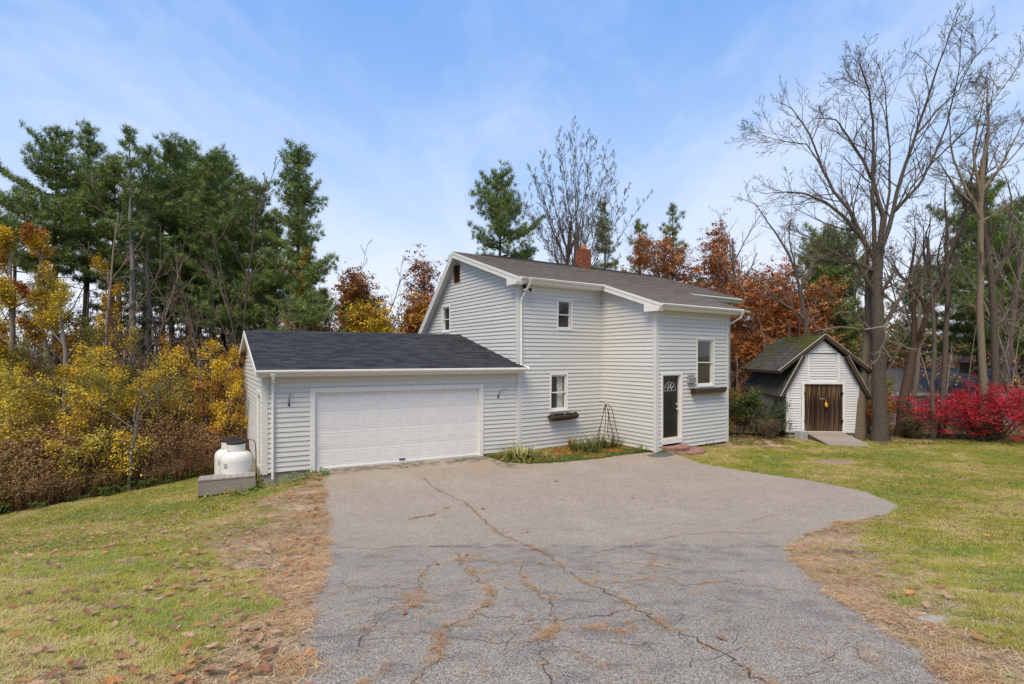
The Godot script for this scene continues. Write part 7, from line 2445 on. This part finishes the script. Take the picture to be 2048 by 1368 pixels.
func neighbour() -> void:
	# low ranch house among the trees
	var h := thing("neighbour_house", "low neighbouring house with grey hip roof and pale walls behind the red bush", "house", Vector3(26.3, -1.7, -36.0), -0.05)
	var W := 17.0
	var wl := MB.new()
	wl.box(Vector3(0.4, 0, -8.6), Vector3(W, 2.45, -0.4), Color(0.62, 0.66, 0.72))
	put("wall", wl.mesh(), mats.siding, h)
	var roof := Color(0.17, 0.172, 0.19)
	var e := 2.35
	var rg := 3.95
	var m := MB.new()
	var a := Vector3(-0.3, e, 0.1)
	var b := Vector3(W + 0.4, e, 0.1)
	var c := Vector3(W + 0.4, e, -9.1)
	var d := Vector3(-0.3, e, -9.1)
	var r0 := Vector3(3.2, rg, -4.5)
	var r1 := Vector3(W - 2.4, rg, -4.5)
	m.face(a, b, r1, r0, Vector3(0, 1, 1), roof)
	m.face(d, c, r1, r0, Vector3(0, 1, -1), roof)
	m.tri(a, d, r0, roof, Vector3(-1, 1, 0))
	m.tri(b, c, r1, roof, Vector3(1, 1, 0))
	m.face(a, b, c, d, Vector3.DOWN, Color(0.5, 0.5, 0.5))
	put("roof", m.mesh(), mats.shingle, h)
	var fs := MB.new()
	fs.box(Vector3(-0.34, e - 0.2, 0.1), Vector3(W + 0.44, e - 0.004, 0.14), WHITE * 0.8)
	fs.box(Vector3(-0.34, e - 0.2, -9.1), Vector3(-0.302, e - 0.004, 0.1), WHITE * 0.8)
	put("fascia", fs.mesh(), mats.white_vinyl, h)
	# garage end, lower and set forward
	var g := MB.new()
	g.box(Vector3(-1.9, 0, -6.0), Vector3(0.399, 1.75, 1.2), Color(0.30, 0.31, 0.34))
	g.hexa([Vector3(-2.3, 1.75, -6.4), Vector3(0.398, 1.75, -6.4), Vector3(0.398, 1.75, 1.6), Vector3(-2.3, 1.75, 1.6), Vector3(-2.3, 1.85, -6.4), Vector3(0.398, 2.2, -6.4), Vector3(0.398, 2.2, 1.6), Vector3(-2.3, 1.85, 1.6)], roof)
	put("lean_to", g.mesh(), mats.shingle, h)
	for q in [[4.6, 5.9], [7.0, 8.3], [10.2, 11.6]]:
		var w := MB.new()
		for s in [[q[0], q[0] + 0.09, 0.85, 2.1], [q[1] - 0.09, q[1], 0.85, 2.1], [q[0] + 0.09, q[1] - 0.09, 2.01, 2.1], [q[0] + 0.09, q[1] - 0.09, 0.85, 0.94], [q[0] + 0.09, q[1] - 0.09, 1.45, 1.5]]:
			w.box(Vector3(s[0], s[2], -0.41), Vector3(s[1], s[3], -0.34), WHITE)
		var f := put("window", w.mesh(), mats.white_vinyl, h)
		var p := MB.new()
		p.box(Vector3(q[0] + 0.09, 0.94, -0.405), Vector3(q[1] - 0.09, 2.01, -0.385), Color(0.03, 0.035, 0.04))
		put("pane", p.mesh(), mats.gloss_black, f)
	var ch := MB.new()
	ch.box(Vector3(7.6, 2.6, -4.2), Vector3(8.7, 4.35, -3.4), Color(0.22, 0.10, 0.07))
	ch.box(Vector3(7.52, 4.352, -4.28), Vector3(8.78, 4.43, -3.32), Color(0.33, 0.30, 0.28))
	put("chimney", ch.mesh(), mats.brick, h)

func smoke() -> void:
	# thin blue wood smoke drifting from the neighbour's chimney
	for q in [[34.2, 3.45, 39.6, 0.9, 1.5, "wisp of blue smoke just above the neighbour's chimney"], [33.6, 4.6, 39.6, 1.7, 1.9, "wider veil of blue smoke drifting before the dark evergreens"]]:
		var f := FogVolume.new()
		f.name = numbered(self, "chimney_smoke")
		f.shape = RenderingServer.FOG_VOLUME_SHAPE_ELLIPSOID
		f.size = Vector3(q[3], q[4], q[3])
		f.position = Vector3(q[0], q[1], -q[2])
		var m := FogMaterial.new()
		m.density = 0.35 / q[3]
		m.albedo = Color(0.62, 0.70, 0.88)
		f.material = m
		add_child(f, true)
		tag(f, q[5], "smoke")
		f.set_meta("kind", "stuff")

func build_far() -> void:
	# the far wood all round, as one mass of bare and russet crowns
	var m := MB.new()
	var tips := []
	branch(m, Vector3.ZERO, Vector3(0, 1, 0), 9.0, 0.13, 0, {"kids": [10, 5, 4, 0], "last": 3, "angle": [25.0, 55.0], "ratio": 0.36, "from": 0.25, "wobble": 0.1, "lift": 0.06, "least": 0.014}, tips, Color(1, 1, 1))
	for i in 260:
		var q: Vector3 = tips[rng.randi() % tips.size()][0]
		leaf(m, q + Vector3(rng.randfn(), rng.randfn(), rng.randfn()) * 0.3, Vector3(rng.randfn(), rng.randfn(), rng.randfn()).normalized(), rng.randf_range(0.25, 0.5), Color(1.25, 0.9, 0.6), 0.5)
	var at := []
	var tint := PackedColorArray()
	for i in 900:
		var a := rng.randf_range(-1.15, 1.15)
		var r := rng.randf_range(56.0, 130.0)
		var x := sin(a) * r
		var d := cos(a) * r
		var s := rng.randf_range(0.7, 1.2)
		at.append(Transform3D(yaw(rng.randf() * TAU).scaled(Vector3.ONE * s), on(x, d, -0.5)))
		tint.append(jit(Color(0.20, 0.14, 0.105).lerp(Color(0.26, 0.12, 0.05), smoothstep(0.0, 0.4, nz3.get_noise_2d(x * 0.3, d * 0.3))), 0.3))
	var o := scatter("far_woods", m.mesh(), mats.leaf, at, tint)
	o.set_meta("kind", "stuff")
	tag(o, "distant brown November woods closing the view all round", "woods")

func build_street_woods() -> void:
	# the wood across the street behind the viewer, mirrored dimly in the window panes
	var m := MB.new()
	var tips := []
	branch(m, Vector3.ZERO, Vector3(0, 1, 0), 11.0, 0.15, 0, {"kids": [10, 5, 4, 0], "last": 3, "angle": [25.0, 55.0], "ratio": 0.36, "from": 0.2, "wobble": 0.1, "lift": 0.06, "least": 0.02}, tips, Color(1, 1, 1))
	for i in 420:
		var q: Vector3 = tips[rng.randi() % tips.size()][0]
		leaf(m, q + Vector3(rng.randfn(), rng.randfn(), rng.randfn()) * 0.4, Vector3(rng.randfn(), rng.randfn(), rng.randfn()).normalized(), rng.randf_range(0.3, 0.6), Color(1.25, 0.9, 0.6), 0.6)
	var at := []
	var tint := PackedColorArray()
	for i in 240:
		var x := rng.randf_range(-22.0, 75.0)
		var d := -rng.randf_range(22.0, 46.0)
		at.append(Transform3D(yaw(rng.randf() * TAU).scaled(Vector3.ONE * rng.randf_range(0.7, 1.25)), on(x, d, -0.5)))
		tint.append(jit(Color(0.17, 0.12, 0.085), 0.35))
	var o := scatter("street_woods", m.mesh(), mats.leaf, at, tint)
	o.set_meta("kind", "stuff")
	tag(o, "brown wood across the street, seen only as a dim reflection in the panes", "woods")
